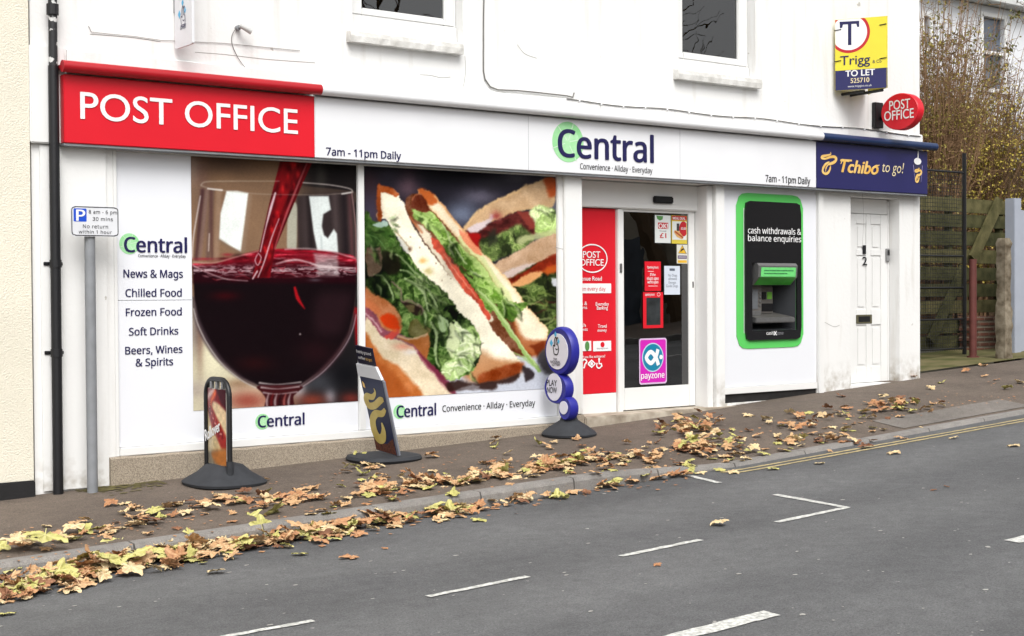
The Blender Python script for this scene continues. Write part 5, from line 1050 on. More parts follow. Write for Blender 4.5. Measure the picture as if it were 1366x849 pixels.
# recess with its keypad shelf, screen module, card module and hooded display
d = .27; (u0, u1, v0, v1) = oa; P0 = AP.P
q = [P0(u0 + .002, v0 + .002, .0055), P0(u1 - .002, v0 + .002, .0055), P0(u1 - .002, v1 - .002, .0055), P0(u0 + .002, v1 - .002, .0055), P0(u0 + .01, v0 + .06, -d), P0(u1 - .09, v0 + .06, -d), P0(u1 - .09, v1 - .01, -d), P0(u0 + .01, v1 - .01, -d)]
MB().add(q, [(4, 5, 6, 7), (0, 4, 7, 3), (1, 2, 6, 5), (0, 1, 5, 4), (3, 7, 6, 2)]).build('recess_lining', ATMG, at)
def uvn_box(name, ua, ub, va, vb, na, nb, m, par, bev=.004):
    return MB().box(ua, ub, AP.O[1] - nb, AP.O[1] - na, va, vb, bev).build(name, m, par)
hu0, hu1 = u0 + .045, u1 - .055
def uprofile(name, prof, ua, ub, m, par):
    k = len(prof); vs = [P0(ua, v, n) for n, v in prof] + [P0(ub, v, n) for n, v in prof]
    return MB().add(vs, [tuple(range(k)), tuple(range(2 * k - 1, k - 1, -1))] + [(i, k + i, k + (i + 1) % k, (i + 1) % k) for i in range(k)]).build(name, m, par)
vt_ = v1 - .002
hood = uprofile('display_hood', [(-.20, vt_), (.06, vt_), (.085, vt_ - .03), (.075, vt_ - .155), (-.02, vt_ - .245), (-.20, vt_ - .245)], hu0, hu1, STEEL, at)
sl = lambda t, o: (.085 - .010 * t + o, vt_ - .03 - .125 * t)
uprofile('display', [sl(.14, .002), sl(.14, .004), sl(.97, .004), sl(.97, .002)], hu0 + .04, hu1 - .03, SCREEN, hood)
uprofile('display_underside', [(.074, vt_ - .1585), (.0745, vt_ - .1605), (-.012, vt_ - .2425), (-.014, vt_ - .2405)], hu0 + .03, hu1 - .02, mat('green_painted_reflection', (70, 190, 60), .3, .2, 5), hood)  # green reflection under the hood, put into the colour of this face
for k in range(2): uprofile('display_text', [sl(.38 + .26 * k, .0045), sl(.38 + .26 * k, .005), sl(.48 + .26 * k, .005), sl(.48 + .26 * k, .0045)], hu0 + .09, hu1 - .07 - .1 * k, mat('dull_green_text', (70, 150, 90), .4, .3, 60), hood)
shelf = uvn_box('shelf', u0 + .045, u1 - .05, v0 + .085, v0 + .145, -d + .02, .045, STEEL, at, .01)
MB().add([P0(u0 + .05, v0 + .1455, .03), P0(u1 - .06, v0 + .1455, .03), P0(u1 - .11, v0 + .20, -d + .02), P0(u0 + .05, v0 + .20, -d + .02)], [(0, 1, 2, 3)]).build('shelf_slope', mat('worn_grey_steel', (110, 108, 104), .4, .1, 20, metal=.4), at)
mod = uvn_box('screen_module', u0 + .045, u0 + .30, v0 + .15, v0 + .52, -d + .02, -.10, mat('warm_grey_plastic', (104, 100, 96), .5, .06, 8), at, .015)
uvn_box('screen', u0 + .075, u0 + .225, v0 + .24, v0 + .46, -.0995, -.094, mat('pale_grey_screen', (120, 124, 128), .25, .2, 5), mod, .003)
for k in range(4): uvn_box('side_key', u0 + .24, u0 + .27, v0 + .27 + .045 * k, v0 + .295 + .045 * k, -.0995, -.09, STEEL, mod, .003)
uvn_box('keypad', u0 + .08, u0 + .25, v0 + .165, v0 + .22, -.0995, -.07, STEEL, mod, .004)
cm = uvn_box('card_module', u0 + .325, u0 + .56, v0 + .18, v0 + .50, -d + .02, -.17, mat('warm_grey_plastic', (104, 100, 96), .5, .06, 8), at, .012)
uvn_box('card_light', u0 + .45, u0 + .53, v0 + .35, v0 + .43, -.1695, -.164, mat('lime_glow_plastic', (120, 190, 70), .4, .1), cm, .003)  # lime colour stands in for the card reader's green glow
uvn_box('card_slot', u0 + .36, u0 + .43, v0 + .35, v0 + .43, -.1695, -.16, ATMB, cm, .003)
uvn_box('note_slot', u0 + .35, u0 + .54, v0 + .215, v0 + .30, -.1695, -.155, ATMB, cm, .005)

# ------------------------------------------------------------------ signs that stand out from the wall
def xplane(x): return Plane((x, 0, 0), (0, -1, 0), (0, 0, 1))          # faces down the street, read from the left
# oval post office sign on its bracket
ob = W(1168, 155, -.02); px_ = ob[0] + .06
OP = xplane(px_ - .06)
cu, cv = OP.uv(1199.5, 149); ru = abs(OP.uv(1174.8, 149)[0] - cu); rv = abs(OP.uv(1199, 124.6)[1] - cv)
oval = thing('projecting_oval_sign', (ob[0], -.0, ob[2]), 'red oval sign with white capitals on a black bracket high on the wall', 'sign')
dsc = MB(); k = 64
prof = [(.0, -.118), (.96, -.118), (1.0, -.108), (1.0, -.012), (.97, -.002), (.0, .0)]
vs = []
for r_, n_ in prof[1:-1]: vs += [OP.P(cu + ru * r_ * math.cos(2 * math.pi * i / k), cv + rv * r_ * math.sin(2 * math.pi * i / k), n_) for i in range(k)]
dsc.add(vs, [(a * k + i, a * k + (i + 1) % k, (a + 1) * k + (i + 1) % k, (a + 1) * k + i) for a in range(3) for i in range(k)] + [tuple(range(3 * k, 4 * k)), tuple(range(k - 1, -1, -1))])
dsc.build('disc', RED, oval, smooth=True)
lettering(OP, 'POST', (1186.5, 147.6, 135.4, 1214.2), WHITEINK, oval, 'gill', .014, n=.003); lettering(OP, 'OFFICE', (1179.8, 161.8, 149.6, 1219), WHITEINK, oval, 'gill', .014, n=.003)
bx0 = ob[0]
MB().box(bx0 - .05, bx0 + .10, -.06, -.001, wz(1168, 171, -.03), wz(1168, 137, -.03), .006).build('bracket', BLACKM, oval)
MB().box(px_ - .01, px_ + .02, -.35, -.061, ob[2] - .05, ob[2] - .01, .004).build('arm', BLACKM, oval)
# estate agent's board: two panels in a V
A0 = W(1114, 70, -.05); 
def _tilt(a):
    p_ = Plane(A0, (math.cos(math.radians(a)), math.sin(math.radians(a)), 0), (0, 0, 1)); u, v = p_.uv(1114, 27); q = p_.uv(1184, 27)[0]; return proj(p_.P(q, v))[1]
VANG = min(range(-80, -20), key=lambda a: abs(_tilt(a) - 21.5))
VP_ = Plane(A0, (math.cos(math.radians(VANG)), math.sin(math.radians(VANG)), 0), (0, 0, 1))
L_ = VP_.uv(1184, 70)[0]; zt_, zb_ = VP_.uv(1114, 27)[1], VP_.uv(1114, 121.6)[1]
tl = thing('letting_board', (A0[0], 0, A0[2] + zb_), 'yellow and navy V shaped estate agent board high on the white wall', 'sign')
def vb_rect(name, a, b, c, e, m, n=.0): return MB().prism(VP_, [(a, c), (b, c), (b, e), (a, e)], n - .006, n).build(name, m, tl)
zs_ = VP_.uv(1114, 95)[1]
vb_rect('front_board', 0, L_, zb_, zt_, YEL); MB().prism(VP_, [(.002, zb_ + .002), (L_ - .002, zb_ + .002), (L_ - .002, zs_), (.002, zs_)], .0005, .0016).build('navy_band', NAVY, tl)
BP_ = Plane(VP_.P(L_, 0), (math.cos(math.radians(-VANG)), math.sin(math.radians(-VANG)), 0), (0, 0, 1))
MB().prism(BP_, [(.004, zb_), (L_ * .97, zb_), (L_ * .97, zt_), (.004, zt_)], -.012, -.006).build('rear_board', YEL, tl)
cu, cv = VP_.uv(1133, 44); R1 = abs(VP_.uv(1160.6, 44)[0] - cu); R2 = abs(VP_.uv(1133, 71)[1] - cv)
def clipc(r1, r2): return [(min(max(cu + r1 * math.cos(t), .003), L_), min(max(cv + r2 * math.sin(t), zb_), zt_ - .003)) for t in np.linspace(0, 2 * math.pi, 72, endpoint=False)]
MB().prism(VP_, clipc(R1, R2), .0005, .0012).build('red_ring', REDINK, tl); MB().prism(VP_, clipc(R1 * .86, R2 * .86), .0014, .002).build('white_disc', WHITEINK, tl)
T_ = [(1120, 29.4), (1146.2, 28), (1146.2, 36.2), (1143.6, 36.4), (1142.4, 32), (1135.8, 32.4), (1135.8, 60.4), (1131.2, 60.6), (1131.2, 32.8), (1124.6, 33.2), (1123.4, 37.6), (1120.4, 37.8)]
MB().prism(VP_, pxpoly(VP_, T_), .0022, .003).build('lettering', INK, tl)
lettering(VP_, 'Trigg', (1121, 87.4, 75.4, 1160.6), INK, tl, 'gill', .012, n=.003, name='lettering'); lettering(VP_, '& Co', (1164, 84.4, 80.4, 1176), INK, tl, 'gill', .0, n=.003)
lettering(VP_, 'TO LET', (1128, 102.6, 94.8, 1167), WHITEINK, tl, 'gill', .03, n=.003); lettering(VP_, '525710', (1134.8, 111.2, 105, 1159.6), CREAMY, tl, 'gill', .02, n=.003); lettering(VP_, 'www.triggco.co.uk', (1131, 117, 114.6, 1163), WHITEINK, tl, 'sans', 0, n=.003)
for p in ((1117.5, 40.5), (1117.5, 82), (1178, 33), (1178, 78)):
    u, v = VP_.uv(*p); MB().tube([VP_.P(u - .04, v - .004, .006), VP_.P(u + .04, v + .006, .006)], .005, 6).build('cable_tie', BLACKM, tl)
pb = VP_.P(L_ * .55, zb_ - .02, -.02); MB().tube([(pb[0], .0, pb[2] - .0), (pb[0] + .0, pb[1] - .0, pb[2] - .0)], .018, 8).build('bracket', BLACKM, tl); pb2 = VP_.P(L_ * .9, zb_ - .02, -.02); MB().tube([(pb2[0] + .05, -.0, pb2[2] + .0), (pb2[0], pb2[1] + .0, pb2[2])], .018, 8).build('bracket', BLACKM, tl)
# white lottery sign high on the left, cut by the picture's top edge
s0 = W(233.5, 60, -.03); LP = xplane(s0[0]); 
lu0, lu1 = LP.uv(233.5, 64)[0], LP.uv(256, 50)[0]; lz = LP.uv(233.5, 66)[1]
ls = thing('projecting_box_sign', (s0[0], 0, lz), 'white box sign standing out from the wall above the red sign', 'sign')
MB().prism(LP, rrect(lu0, lu1, lz, lz + .95, .015), -.022, .0).build('box', mat('white_plastic_box', (234, 235, 238), .35, .02), ls)
MB().box(s0[0] + .002, s0[0] + .02, -lu0 + .0005, 0, lz + .3, lz + .6).build('bracket', GALV, ls)
hu, hv = LP.uv(244.5, 26)
def fingers(pl, u, v, s, m, par, n=.002, w=.01):
    """crossed fingers in outline with small blue diamonds"""
    for pts in ([(-.35, -.9), (-.5, -.2), (-.45, .1), (-.2, .0), (-.3, .5), (-.1, 1.0), (.06, .9), (.0, .4), (.1, .15)], [(.02, .5), (.2, .95), (.38, .85), (.25, .3), (.4, .0), (.45, -.5), (.2, -.95), (-.35, -.9)], [(-.1, -.25), (.1, -.4), (.3, -.3)]):
        ribbon(pl, [(u + a * s, v + b * s) for a, b in spline(pts, 5)], w, n, 'finger_symbol', m, par)
    for a, b, r in ((-.85, .35, .42), (.45, .55, .3), (-.1, 1.35, .34)): MB().prism(pl, [(u + a * s - r * s * .7, v + b * s), (u + a * s, v + b * s - r * s), (u + a * s + r * s * .7, v + b * s), (u + a * s, v + b * s + r * s)], n - .001, n + .0005).build('blue_diamond', SKYB, par)
fingers(LP, hu, hv + .02, .085, INK, ls, .002, .008); lettering(LP, 'LOTTERY', (241, 40, 34, 248.5), INK, ls, 'gill', .01, n=.002, slope=0)
MB().prism(LP, [(hu - .07, hv + .21), (hu - .0, hv + .21), (hu - .0, hv + .26), (hu - .07, hv + .26)], .001, .002).build('green_mark', mat('leaf_green_ink', (90, 150, 80)), ls)
# small spot lamp with its drooping wire
sb = W(316, 38, 0)
sl_ = thing('wall_spotlight', (sb[0], 0, sb[2]), 'small grey spotlight with a drooping wire on the upper white wall', 'lamp')
MB().tube([(sb[0], -.001, sb[2]), (sb[0], -.04, sb[2])], .022, 16).build('mount', GALV, sl_); MB().tube([(sb[0] + .0, -.04, sb[2]), (sb[0] + .01, -.07, sb[2] - .0)], .01, 10).build('arm', GALV, sl_)
MB().tube([(sb[0] - .01, -.08, sb[2] + .008), (sb[0] + .085, -.10, sb[2] - .035)], [.017, .026], 16).build('lamp_body', mat('pale_grey_lamp_metal', (196, 196, 194), .4, .05), sl_)
MB().tube([W(*q) for q in spline([(314, 39, -.02), (309, 50, -.012), (312, 66, -.012), (325, 88, -.012), (345, 104, -.015), (356, 109, -.02)], 4)], .003, 5).build('wire', GREYC, sl_)

# ------------------------------------------------------------------ rainwater pipe
dx_, dy_ = wx(77.5, 640, -.08), -.08
dpp = thing('drainpipe', (dx_, dy_, -.05), 'black rainwater pipe running down beside the left end of the shop', 'drainpipe')
zj = wz(70, 88, dy_)
OLDP = mat('flaking_old_pipe_paint', (44, 44, 46), .5, .1, 6, .2, 30)
n_ = OLDP.node_tree.nodes; l_ = OLDP.node_tree.links; nz_ = n_.new('ShaderNodeTexNoise'); nz_.inputs['Scale'].default_value = 11; nz_.inputs['Detail'].default_value = 5; r_ = n_.new('ShaderNodeValToRGB'); r_.color_ramp.elements[0].position = .56; r_.color_ramp.elements[1].position = .58; g_ = n_.new('ShaderNodeNewGeometry'); l_.new(g_.outputs['Position'], nz_.inputs[0]); l_.new(nz_.outputs[0], r_.inputs[0])
mx_ = n_.new('ShaderNodeMix'); mx_.data_type = 'RGBA'; b_ = n_['Principled BSDF']; s_ = b_.inputs['Base Color'].links[0].from_socket; l_.new(r_.outputs[0], mx_.inputs[0]); l_.new(s_, mx_.inputs[6]); mx_.inputs[7].default_value = alb((214, 214, 212)); l_.new(mx_.outputs[2], b_.inputs[0])
MB().tube([(dx_, dy_, zj + .001), (dx_, dy_, WALL_TOP)], .034, 18).build('upper_pipe', OLDP, dpp, smooth=True)
MB().tube([(dx_, dy_, -.1), (dx_, dy_, zj)], .040, 18).build('lower_pipe', PIPE, dpp, smooth=True)
MB().tube([(dx_, dy_, wz(70, 20, dy_)), (dx_, dy_, wz(70, 6, dy_))], .047, 18).build('collar', PIPE, dpp)
for yy in (352, 471):
    z_ = wz(73, yy, dy_); c_ = MB().tube([(dx_, dy_, z_ - .03), (dx_, dy_, z_ + .03)], .046, 18).build('bracket', PIPE, dpp); MB().box(dx_ - .075, dx_ + .075, -.03, -.021, z_ - .014, z_ + .014, .003).build('lug', PIPE, c_); MB().box(dx_ - .015, dx_ + .015, -.045, -.0205, z_ - .014, z_ + .014).build('stem', PIPE, c_)
# ------------------------------------------------------------------ parking sign
pg = ground_pt(123.5, 657, pave_z); pyy = pg[1]
pk = thing('parking_sign', pg, 'white parking sign with a blue P on a grey pole by the drainpipe', 'parking sign')
PPL = wall_plane(pyy - .055)
zt_p = wz(127, 280, pyy)
MB().tube([(pg[0], pyy, pg[2] - .1), (pg[0], pyy, zt_p)], .041, 20).build('pole', GALV, pk, smooth=True)
pa = pxrect(PPL, 94.3, 275, 158.8, 317.5); pa = (pa[0], pa[1], PPL.uv(94.3, 315.2)[1], PPL.uv(94.3, 274.4)[1])
MB().prism(PPL, rrect(*pa, .03), -.004, .0).build('plate', mat('light_grey_plate', (232, 234, 238), .35), pk); frame_prism(PPL, rr_ring((pa[0] + .004, pa[1] - .004, pa[2] + .004, pa[3] - .004), .028), rr_ring((pa[0] + .011, pa[1] - .011, pa[2] + .011, pa[3] - .011), .022), .0003, .001).build('border', BLACKINK, pk)
PB = pxrect(PPL, 98, 278, 115.6, 296.4); PB = (PB[0], PB[1], PPL.uv(98, 295.6)[1], PPL.uv(98, 278)[1])
MB().prism(PPL, rrect(*PB, .008), .0004, .001).build('blue_square', mat('parking_blue', (30, 84, 210), .35), pk)
lettering(PPL, 'P', (102, 294.4, 280, 113.2), WHITEINK, pk, 'sans', .03, n=.002)
for tx, bx in (('8 am - 6 pm', (118.4, 285.2, 280.4, 155.8)), ('30 mins', (123.6, 294.6, 289.8, 150.4)), ('No return', (110.6, 304.4, 299.6, 144)), ('within 1 hour', (105, 311.6, 307, 149))): lettering(PPL, tx, bx, BLACKINK, pk, 'sans', .006, n=.002, spacing=1.1)
for z_ in (pa[2] + .06, pa[3] - .06): MB().box(pg[0] - .06, pg[0] + .06, pyy - .05, pyy - .0, z_ - .012, z_ + .012, .004).build('clip', GALV, pk)

# ------------------------------------------------------------------ signs standing on the pavement
# hot dog swing sign
xh, yn, yfr = 5.10, -.66, -.10
hn = ground_pt(307, 650, pave_z); xh = hn[0]; yn = hn[1]; yfr = yn + .42
HP = xplane(xh); zb0 = pave_z(xh, yn); zh = HP.uv(303, 516)[1] + .05
hd_ = thing('hot_dog_swing_sign', (xh, (yn + yfr) / 2, zb0), 'narrow black framed pavement sign with a hot dog picture on a rubber base', 'pavement sign')
yc = (yn + yfr) / 2; zc = pave_z(xh, yc)
hb = MB().lathe((xh + .05, yc, zc), [(.33, .0), (.335, .02), (.30, .045), (.22, .09), (.15, .15), (.06, .17), (.01, .172)], 40, .92, 1.06, 2.6); hb.build('base', RUBBER, hd_, smooth=True)
fp_ = [(0, yn, zb0 + .02), (0, yn, zh - .13)] + [(0, yn + .13 * (1 - math.cos(a)), zh - .13 + .13 * math.sin(a)) for a in np.linspace(.2, math.pi / 2, 6)] + [(0, yfr - .13 * (1 - math.cos(a)), zh - .13 + .13 * math.sin(a)) for a in np.linspace(math.pi / 2, .2, 6)] + [(0, yfr, zh - .13), (0, yfr, zc + .06)]
MB().tube([(xh, b, c) for a, b, c in fp_], .021, 12).build('frame', BLACKM, hd_, smooth=True)
MB().tube([(xh, yn, zb0 + .02), (xh, yn, zb0 + .20)], .028, 12).build('foot_socket', RUBBER, hd_)
hpu0, hpu1, hpz0, hpz1 = -(yfr - .045), -(yn + .045), zc + .155, zh - .075
for f in (.2, .5, .8): MB().box(xh - .012, xh + .012, -(hpu0 + (hpu1 - hpu0) * f) - .02, -(hpu0 + (hpu1 - hpu0) * f) + .02, hpz1 - .01, zh - .015, .004).build('hook', STEEL, hd_)
def paint_dog(p):
    # normalised sheet coordinates stored in X (0..1 left to right) and Y (0..1 top to bottom)
    X, Y = p.X, p.Y; p.I[:] = np.array([124, 34, 40]); rs = np.random.default_rng(2)
    p.poly([(-.1, .25), (.35, .18), (1.1, .55), (1.1, .9), (-.1, .8)], (196, 172, 126), .03)
    p.poly([(-.1, .55), (.3, .5), (.5, .75), (.3, .85), (-.1, .85)], (206, 186, 144), .03); p.poly([(.45, .2), (.7, .18), (1.1, .34), (1.1, .6), (.7, .44)], (222, 202, 160), .03, .9)
    p.line([(.1, .2), (.45, .38), (.75, .56), (.95, .72)], .24, (150, 44, 40), .03); p.line([(.18, .22), (.5, .38), (.78, .54)], .05, (206, 96, 84), .03, .8)
    for k in range(6): t = k / 6; p.line([(.16 + .68 * t, .28 + .40 * t), (.32 + .66 * t, .245 + .39 * t), (.30 + .68 * t, .30 + .4 * t)], .05, (116, 24, 34), .015)
    for k in range(6): t = k / 6; p.line([(.22 + .68 * t, .25 + .40 * t), (.30 + .66 * t, .26 + .39 * t)], .022, (232, 170, 150), .012, .8)
    p.line([(.05, .12), (.55, .02)], .09, (226, 206, 196), .03, .8); p.line([(.3, .2), (.6, .05)], .08, (214, 96, 56), .03); p.poly([(.6, -.05), (1.1, -.05), (1.1, .3), (.85, .2)], (62, 30, 38), .05, .9)
    p.poly([(-.1, .88), (.4, .82), (1.1, .80), (1.1, 1.1), (-.1, 1.1)], (128, 120, 104), .03); p.poly([(.35, .86), (.7, .8), (1.1, .78), (1.1, .98), (.7, 1.0)], (172, 106, 52), .05); p.I *= (.85 + .3 * fbm(X * 12, Y * 30, 3))[..., None]
def unit_sheet(name, pl, u0, u1, v0, v1, nu, nv, fn, par, n, bulge=.0, rough=.3, k=.82):
    U, V = np.meshgrid(np.linspace(0, 1, nu), np.linspace(0, 1, nv)); pt = Paint(U, 1 - V); fn(pt)
    P = pl.O + (u0 + (u1 - u0) * U)[..., None] * pl.U + (v0 + (v1 - v0) * V)[..., None] * pl.V + (n + bulge * (1 - (2 * U - 1) ** 2))[..., None] * pl.N
    idx = np.arange(nu * nv).reshape(nv, nu); q = np.stack([idx[:-1, :-1], idx[:-1, 1:], idx[1:, 1:], idx[1:, :-1]], -1).reshape(-1, 4); o = P[0, 0].copy()
    me = bpy.data.meshes.new(name); me.from_pydata((P - o).reshape(-1, 3).tolist(), [], q.tolist()); me.update(); a = me.color_attributes.new('ink', 'FLOAT_COLOR', 'POINT')
    c = np.ones((nu * nv, 4)); c[:, :3] = lin(np.clip(pt.I, 0, 255)).reshape(-1, 3) * k; a.data.foreach_set('color', c.reshape(-1).astype(np.float32)); return link(name, me, print_mat('printed_ink_%d' % int(rough * 100), rough), par, o)
MB().prism(HP, [(hpu0, hpz0), (hpu1, hpz0), (hpu1, hpz1), (hpu0, hpz1)], -.006, .006).build('panel', mat('pale_panel_edge', (214, 206, 196), .4), hd_)
unit_sheet('photo_print', HP, hpu0, hpu1, hpz0, hpz1, 60, 140, paint_dog, hd_, .0085, .03)
HL = Plane(HP.P(hpu0 + .02, hpz0 + .185, .042), (0, -1, .42), (0, -.42, 1)); 
HL = Plane(HP.P(hpu0 + .02, hpz0 + .18, .008), (0, -1, .38), (0, -.38, 1)); lettering(HL, 'Rollover', (0, 0, .085, .30), WHITEINK, hd_, 'gill', .04, .2, n=.032, px=False)
HM = Plane(HP.P(hpu0 + .10, hpz0 + .40, .012), (0, -.35, 1), (0, 1, .35)); lettering(HM, 'OPEN', (0, 0, .035, .17), mat('dark_brown_ink', (70, 40, 36)), hd_, 'gill', .01, n=.022, px=False)

# coffee board, leaning
cb = W(512, 606, -.37); cb[2] = pave_z(cb[0], cb[1]); 
CPl = Plane((cb[0] - .03, cb[1], cb[2]), (.10, -1, 0), (-.28, 0, 1))
cof = thing('coffee_board', cb, 'leaning navy coffee board with a gold bean curl on a flat rubber base', 'pavement sign')
def cpx(name, pts, m, n0, n1): return MB().prism(CPl, pxpoly(CPl, pts), n0, n1).build(name, m, cof)
cpx('body', [(479.5, 500), (509, 507), (529.5, 608), (502, 600)], mat('navy_board', (34, 44, 78), .35, .08, 3), -.015, .0); cpx('header', [(473.6, 461), (495.4, 465.6), (500.4, 489), (478, 484.4)], mat('dark_navy_board', (28, 28, 48), .35, .06), -.015, .0)
cpx('white_band', [(475.6, 485), (501.6, 490.6), (509.6, 507.6), (478.4, 501.2)], mat('offwhite_card', (222, 224, 228), .5, .03), -.02, .006)
cpx('frame_edge', [(509.4, 508), (511.6, 510), (532.4, 608.6), (529.8, 608.4)], mat('pale_frame_edge', (128, 132, 142), .4), -.02, -.002)
def cl(t, b): lettering(CPl, t, b, WHITEINK, cof, 'sans', .02, n=.002)
U_ = lambda a, b: CPl.uv(a, b)
def cletter(t, p0, p1, capx, m): 
    a, b_ = U_(*p0), U_(*p1); L = math.hypot(b_[0] - a[0], b_[1] - a[1]); PLc = Plane(CPl.P(*a), CPl.P(*b_) - CPl.P(*a), CPl.V); c_ = abs(U_(p0[0], p0[1])[1] - U_(p0[0], p0[1] - capx)[1]); lettering(PLc, t, (0, 0, c_, L), m, cof, 'sans', .02, n=.002, px=False)
cletter('freshly ground', (475.8, 470.4), (495.2, 474.6), 3.8, WHITEINK); cletter('coffee', (478.6, 478.4), (487.2, 480.4), 3.6, WHITEINK); cletter('to go!', (488.2, 480.6), (496.4, 482.6), 3.6, GOLD)
for pts, w in (([(499, 518), (500.6, 524), (497, 529.6), (490.4, 528.6), (488.8, 533), (492.6, 541), (500, 541), (508, 534), (512, 533.6)], [.01, .05, .10, .12, .13, .13, .12, .12, .06]), ([(514, 546), (510, 552), (502, 552), (497.6, 560), (499.6, 574), (505.6, 585), (511, 584), (512, 574), (509.6, 564)], [.06, .11, .13, .15, .17, .18, .16, .10, .03])):
    ribbon(CPl, [CPl.uv(*q) for q in spline(pts, 6)], np.array(w) * .52, .003, 'bean_mark', mat('dull_gold_ink', (190, 166, 84), .4, .08, 8, tint=(214, 196, 120)), cof)
cpx('gold_flash', [(483.4, 508.6), (486, 512), (487.6, 518), (484.6, 515.6)], GOLD, .001, .003)
bb = cpx('bean_picture', [(498.8, 584), (503, 588), (509, 592), (517, 592.6), (524, 585.6), (529.2, 607.4), (502.2, 599.4)], mat('coffee_bean_picture', (112, 66, 50), .5, .35, 60, tint=(52, 28, 24)), .001, .003)
MB().lathe((cb[0] - .0, cb[1], cb[2] - .005), [(.30, .0), (.315, .02), (.30, .045), (.20, .06), (.01, .066)], 40, 1.0, 1.0, 2.6).build('base', RUBBER, cof, smooth=True)

# lottery sign of three joined discs
lg = W(757, 575, -.34); lg[2] = pave_z(lg[0], lg[1]); LXp = xplane(lg[0] - .08)
lo = thing('lottery_sign', lg, 'royal blue pavement sign of three stacked discs reading PLAY NOW on a domed base', 'pavement sign')
def lot_disc(cx, cy, xl_, yt_, fx0, fx1, fy0, fy1):
    cu, cv = LXp.uv(cx, cy); ru = abs(LXp.uv(xl_, cy)[0] - cu); rv = abs(LXp.uv(cx, yt_)[1] - cv); k = 56; mb = MB(); vs = []
    prof = [(.90, -.105), (.985, -.09), (1.0, -.055), (.985, -.025), (.93, -.002), (.86, .0), (.80, -.006)]
    for r_, n_ in prof: vs += [LXp.P(cu + ru * r_ * math.cos(2 * math.pi * i / k), cv + rv * r_ * math.sin(2 * math.pi * i / k), n_) for i in range(k)]
    mb.add(vs, [(a * k + i, a * k + (i + 1) % k, (a + 1) * k + (i + 1) % k, (a + 1) * k + i) for a in range(len(prof) - 1) for i in range(k)] + [tuple(range(k - 1, -1, -1)), tuple(range((len(prof) - 1) * k, len(prof) * k))])
    ring = mb.build('blue_disc', LOTB, lo, smooth=True)
    fu, fv = LXp.uv((fx0 + fx1) / 2, (fy0 + fy1) / 2); fru = abs(LXp.uv(fx0, (fy0 + fy1) / 2)[0] - fu); frv = abs(LXp.uv((fx0 + fx1) / 2, fy0)[1] - fv)
    MB().prism(LXp, circle(fu, fv, fru, frv), -.004, .003).build('white_face', LOTW, ring); return fu, fv, fru, frv
f1 = lot_disc(744.6, 468.6, 726, 436, 728.8, 757.4, 445, 493); f2 = lot_disc(740.4, 518.6, 725.2, 497.6, 729.2, 749.2, 498.4, 535); f3 = lot_disc(753, 545.6, 744.6, 530, 746.2, 757.2, 535.4, 553)
fingers(LXp, f1[0] - .01, f1[1] + .05, .085, BLACKINK, lo, .005, .012)
for t_, bx in (('THE', (738.6, 480.4, 477.8, 743.4)), ('NATIONAL', (734.8, 484.2, 481, 748)), ('LOTTERY', (736.8, 487.8, 484.8, 748))): lettering(LXp, t_, bx, BLACKINK, lo, 'gill', .02, n=.005)
lettering(LXp, 'PLAY', (729.9, 514.6, 506.6, 743.4), BLACKINK, lo, 'gill', .02, n=.005); lettering(LXp, 'NOW', (730.4, 524, 516.2, 743.4), BLACKINK, lo, 'gill', .02, n=.005)
MB().lathe((lg[0] + .02, lg[1], lg[2] - .0), [(.265, .0), (.27, .02), (.25, .045), (.17, .10), (.09, .15), (.075, .19), (.06, .30), (.01, .31)], 40).build('base', RUBBER, lo, smooth=True)

# ================================================================== NEIGHBOURS AND THE ALLEY
nb = thing('neighbour_house', (0, .2, 0), 'cream roughcast house joined to the shop at the left with a black plinth', 'house')
MB().box(-7, XL - .022, -.035, 8.5, -.8, 7.6).build('wall', CREAM, nb)
zpl = wz(22, 643, -.06)
MB().box(-7, XL - .02, -.075, -.036, -.8, zpl, .01).build('plinth', TAR, nb)
MB().box(-7.2, XL - .03, -.4, 9, 7.605, 7.8).build('roof', mat('grey_roof_slate', (92, 94, 100), .8, .1, 4), nb)
# painted wire holding the pipe at the top left
# --- alley: gate, red post, timber fence, stone post, grey fence
zalley = lambda x, y: pave_z(x, .32) + .02 + .01 * y
yg = 1.35
gx0, gx1 = wx(1229, 400, yg) - .35, wx(1286.5, 400, yg); gz1, gz0 = wz(1260, 226, yg), wz(1280, 468, yg)
gt = thing('alley_gate', (gx1, yg, zalley(gx1, yg)), 'tall black mesh gate across the side alley beside the red post', 'gate')
fr = MB()
for x in (gx0, gx1): fr.tube([(x, yg, gz0 - .06), (x, yg, gz1 + .25 * (x == gx1))], .03, 8)
for z in (gz0 + .03, gz0 + .45, gz0 + .9, gz0 + 1.35, gz1 - .03): fr.tube([(gx0 + .031, yg, z), (gx1 - .031, yg, z)], .016, 6)
fr.build('gate_frame', BLACKM, gt)
ms = MB(); x = gx0 + .06
while x < gx1 - .04: ms.tube([(x, yg, gz0), (x, yg, gz1)], .0035, 4, False); x += .055
z = gz0 + .06
while z < gz1: ms.tube([(gx0 + .03, yg + .007, z), (gx1 - .03, yg + .007, z)], .0035, 4, False); z += .055
mp_ = ms.build('wire_mesh', BLACKM, gt); mp_['kind'] = 'stuff'
rp = ground_pt(1298, 478, pave_z)
red = thing('red_post', rp, 'dull red round steel post in front of the timber fence', 'post')
MB().tube([(rp[0], rp[1], rp[2] - .1), (rp[0], rp[1], wz(1298, 346, rp[1]))], .052, 16).build('tube', RUSTR, red, smooth=True)
MB().tube([(rp[0], rp[1], rp[2] - .05), (rp[0], rp[1], rp[2] + .03)], .085, 16).build('collar', RUSTR, red)
yfn = 1.95
fx0_, fx1_ = wx(1229, 350, yfn) - .6, wx(1341, 350, yfn)
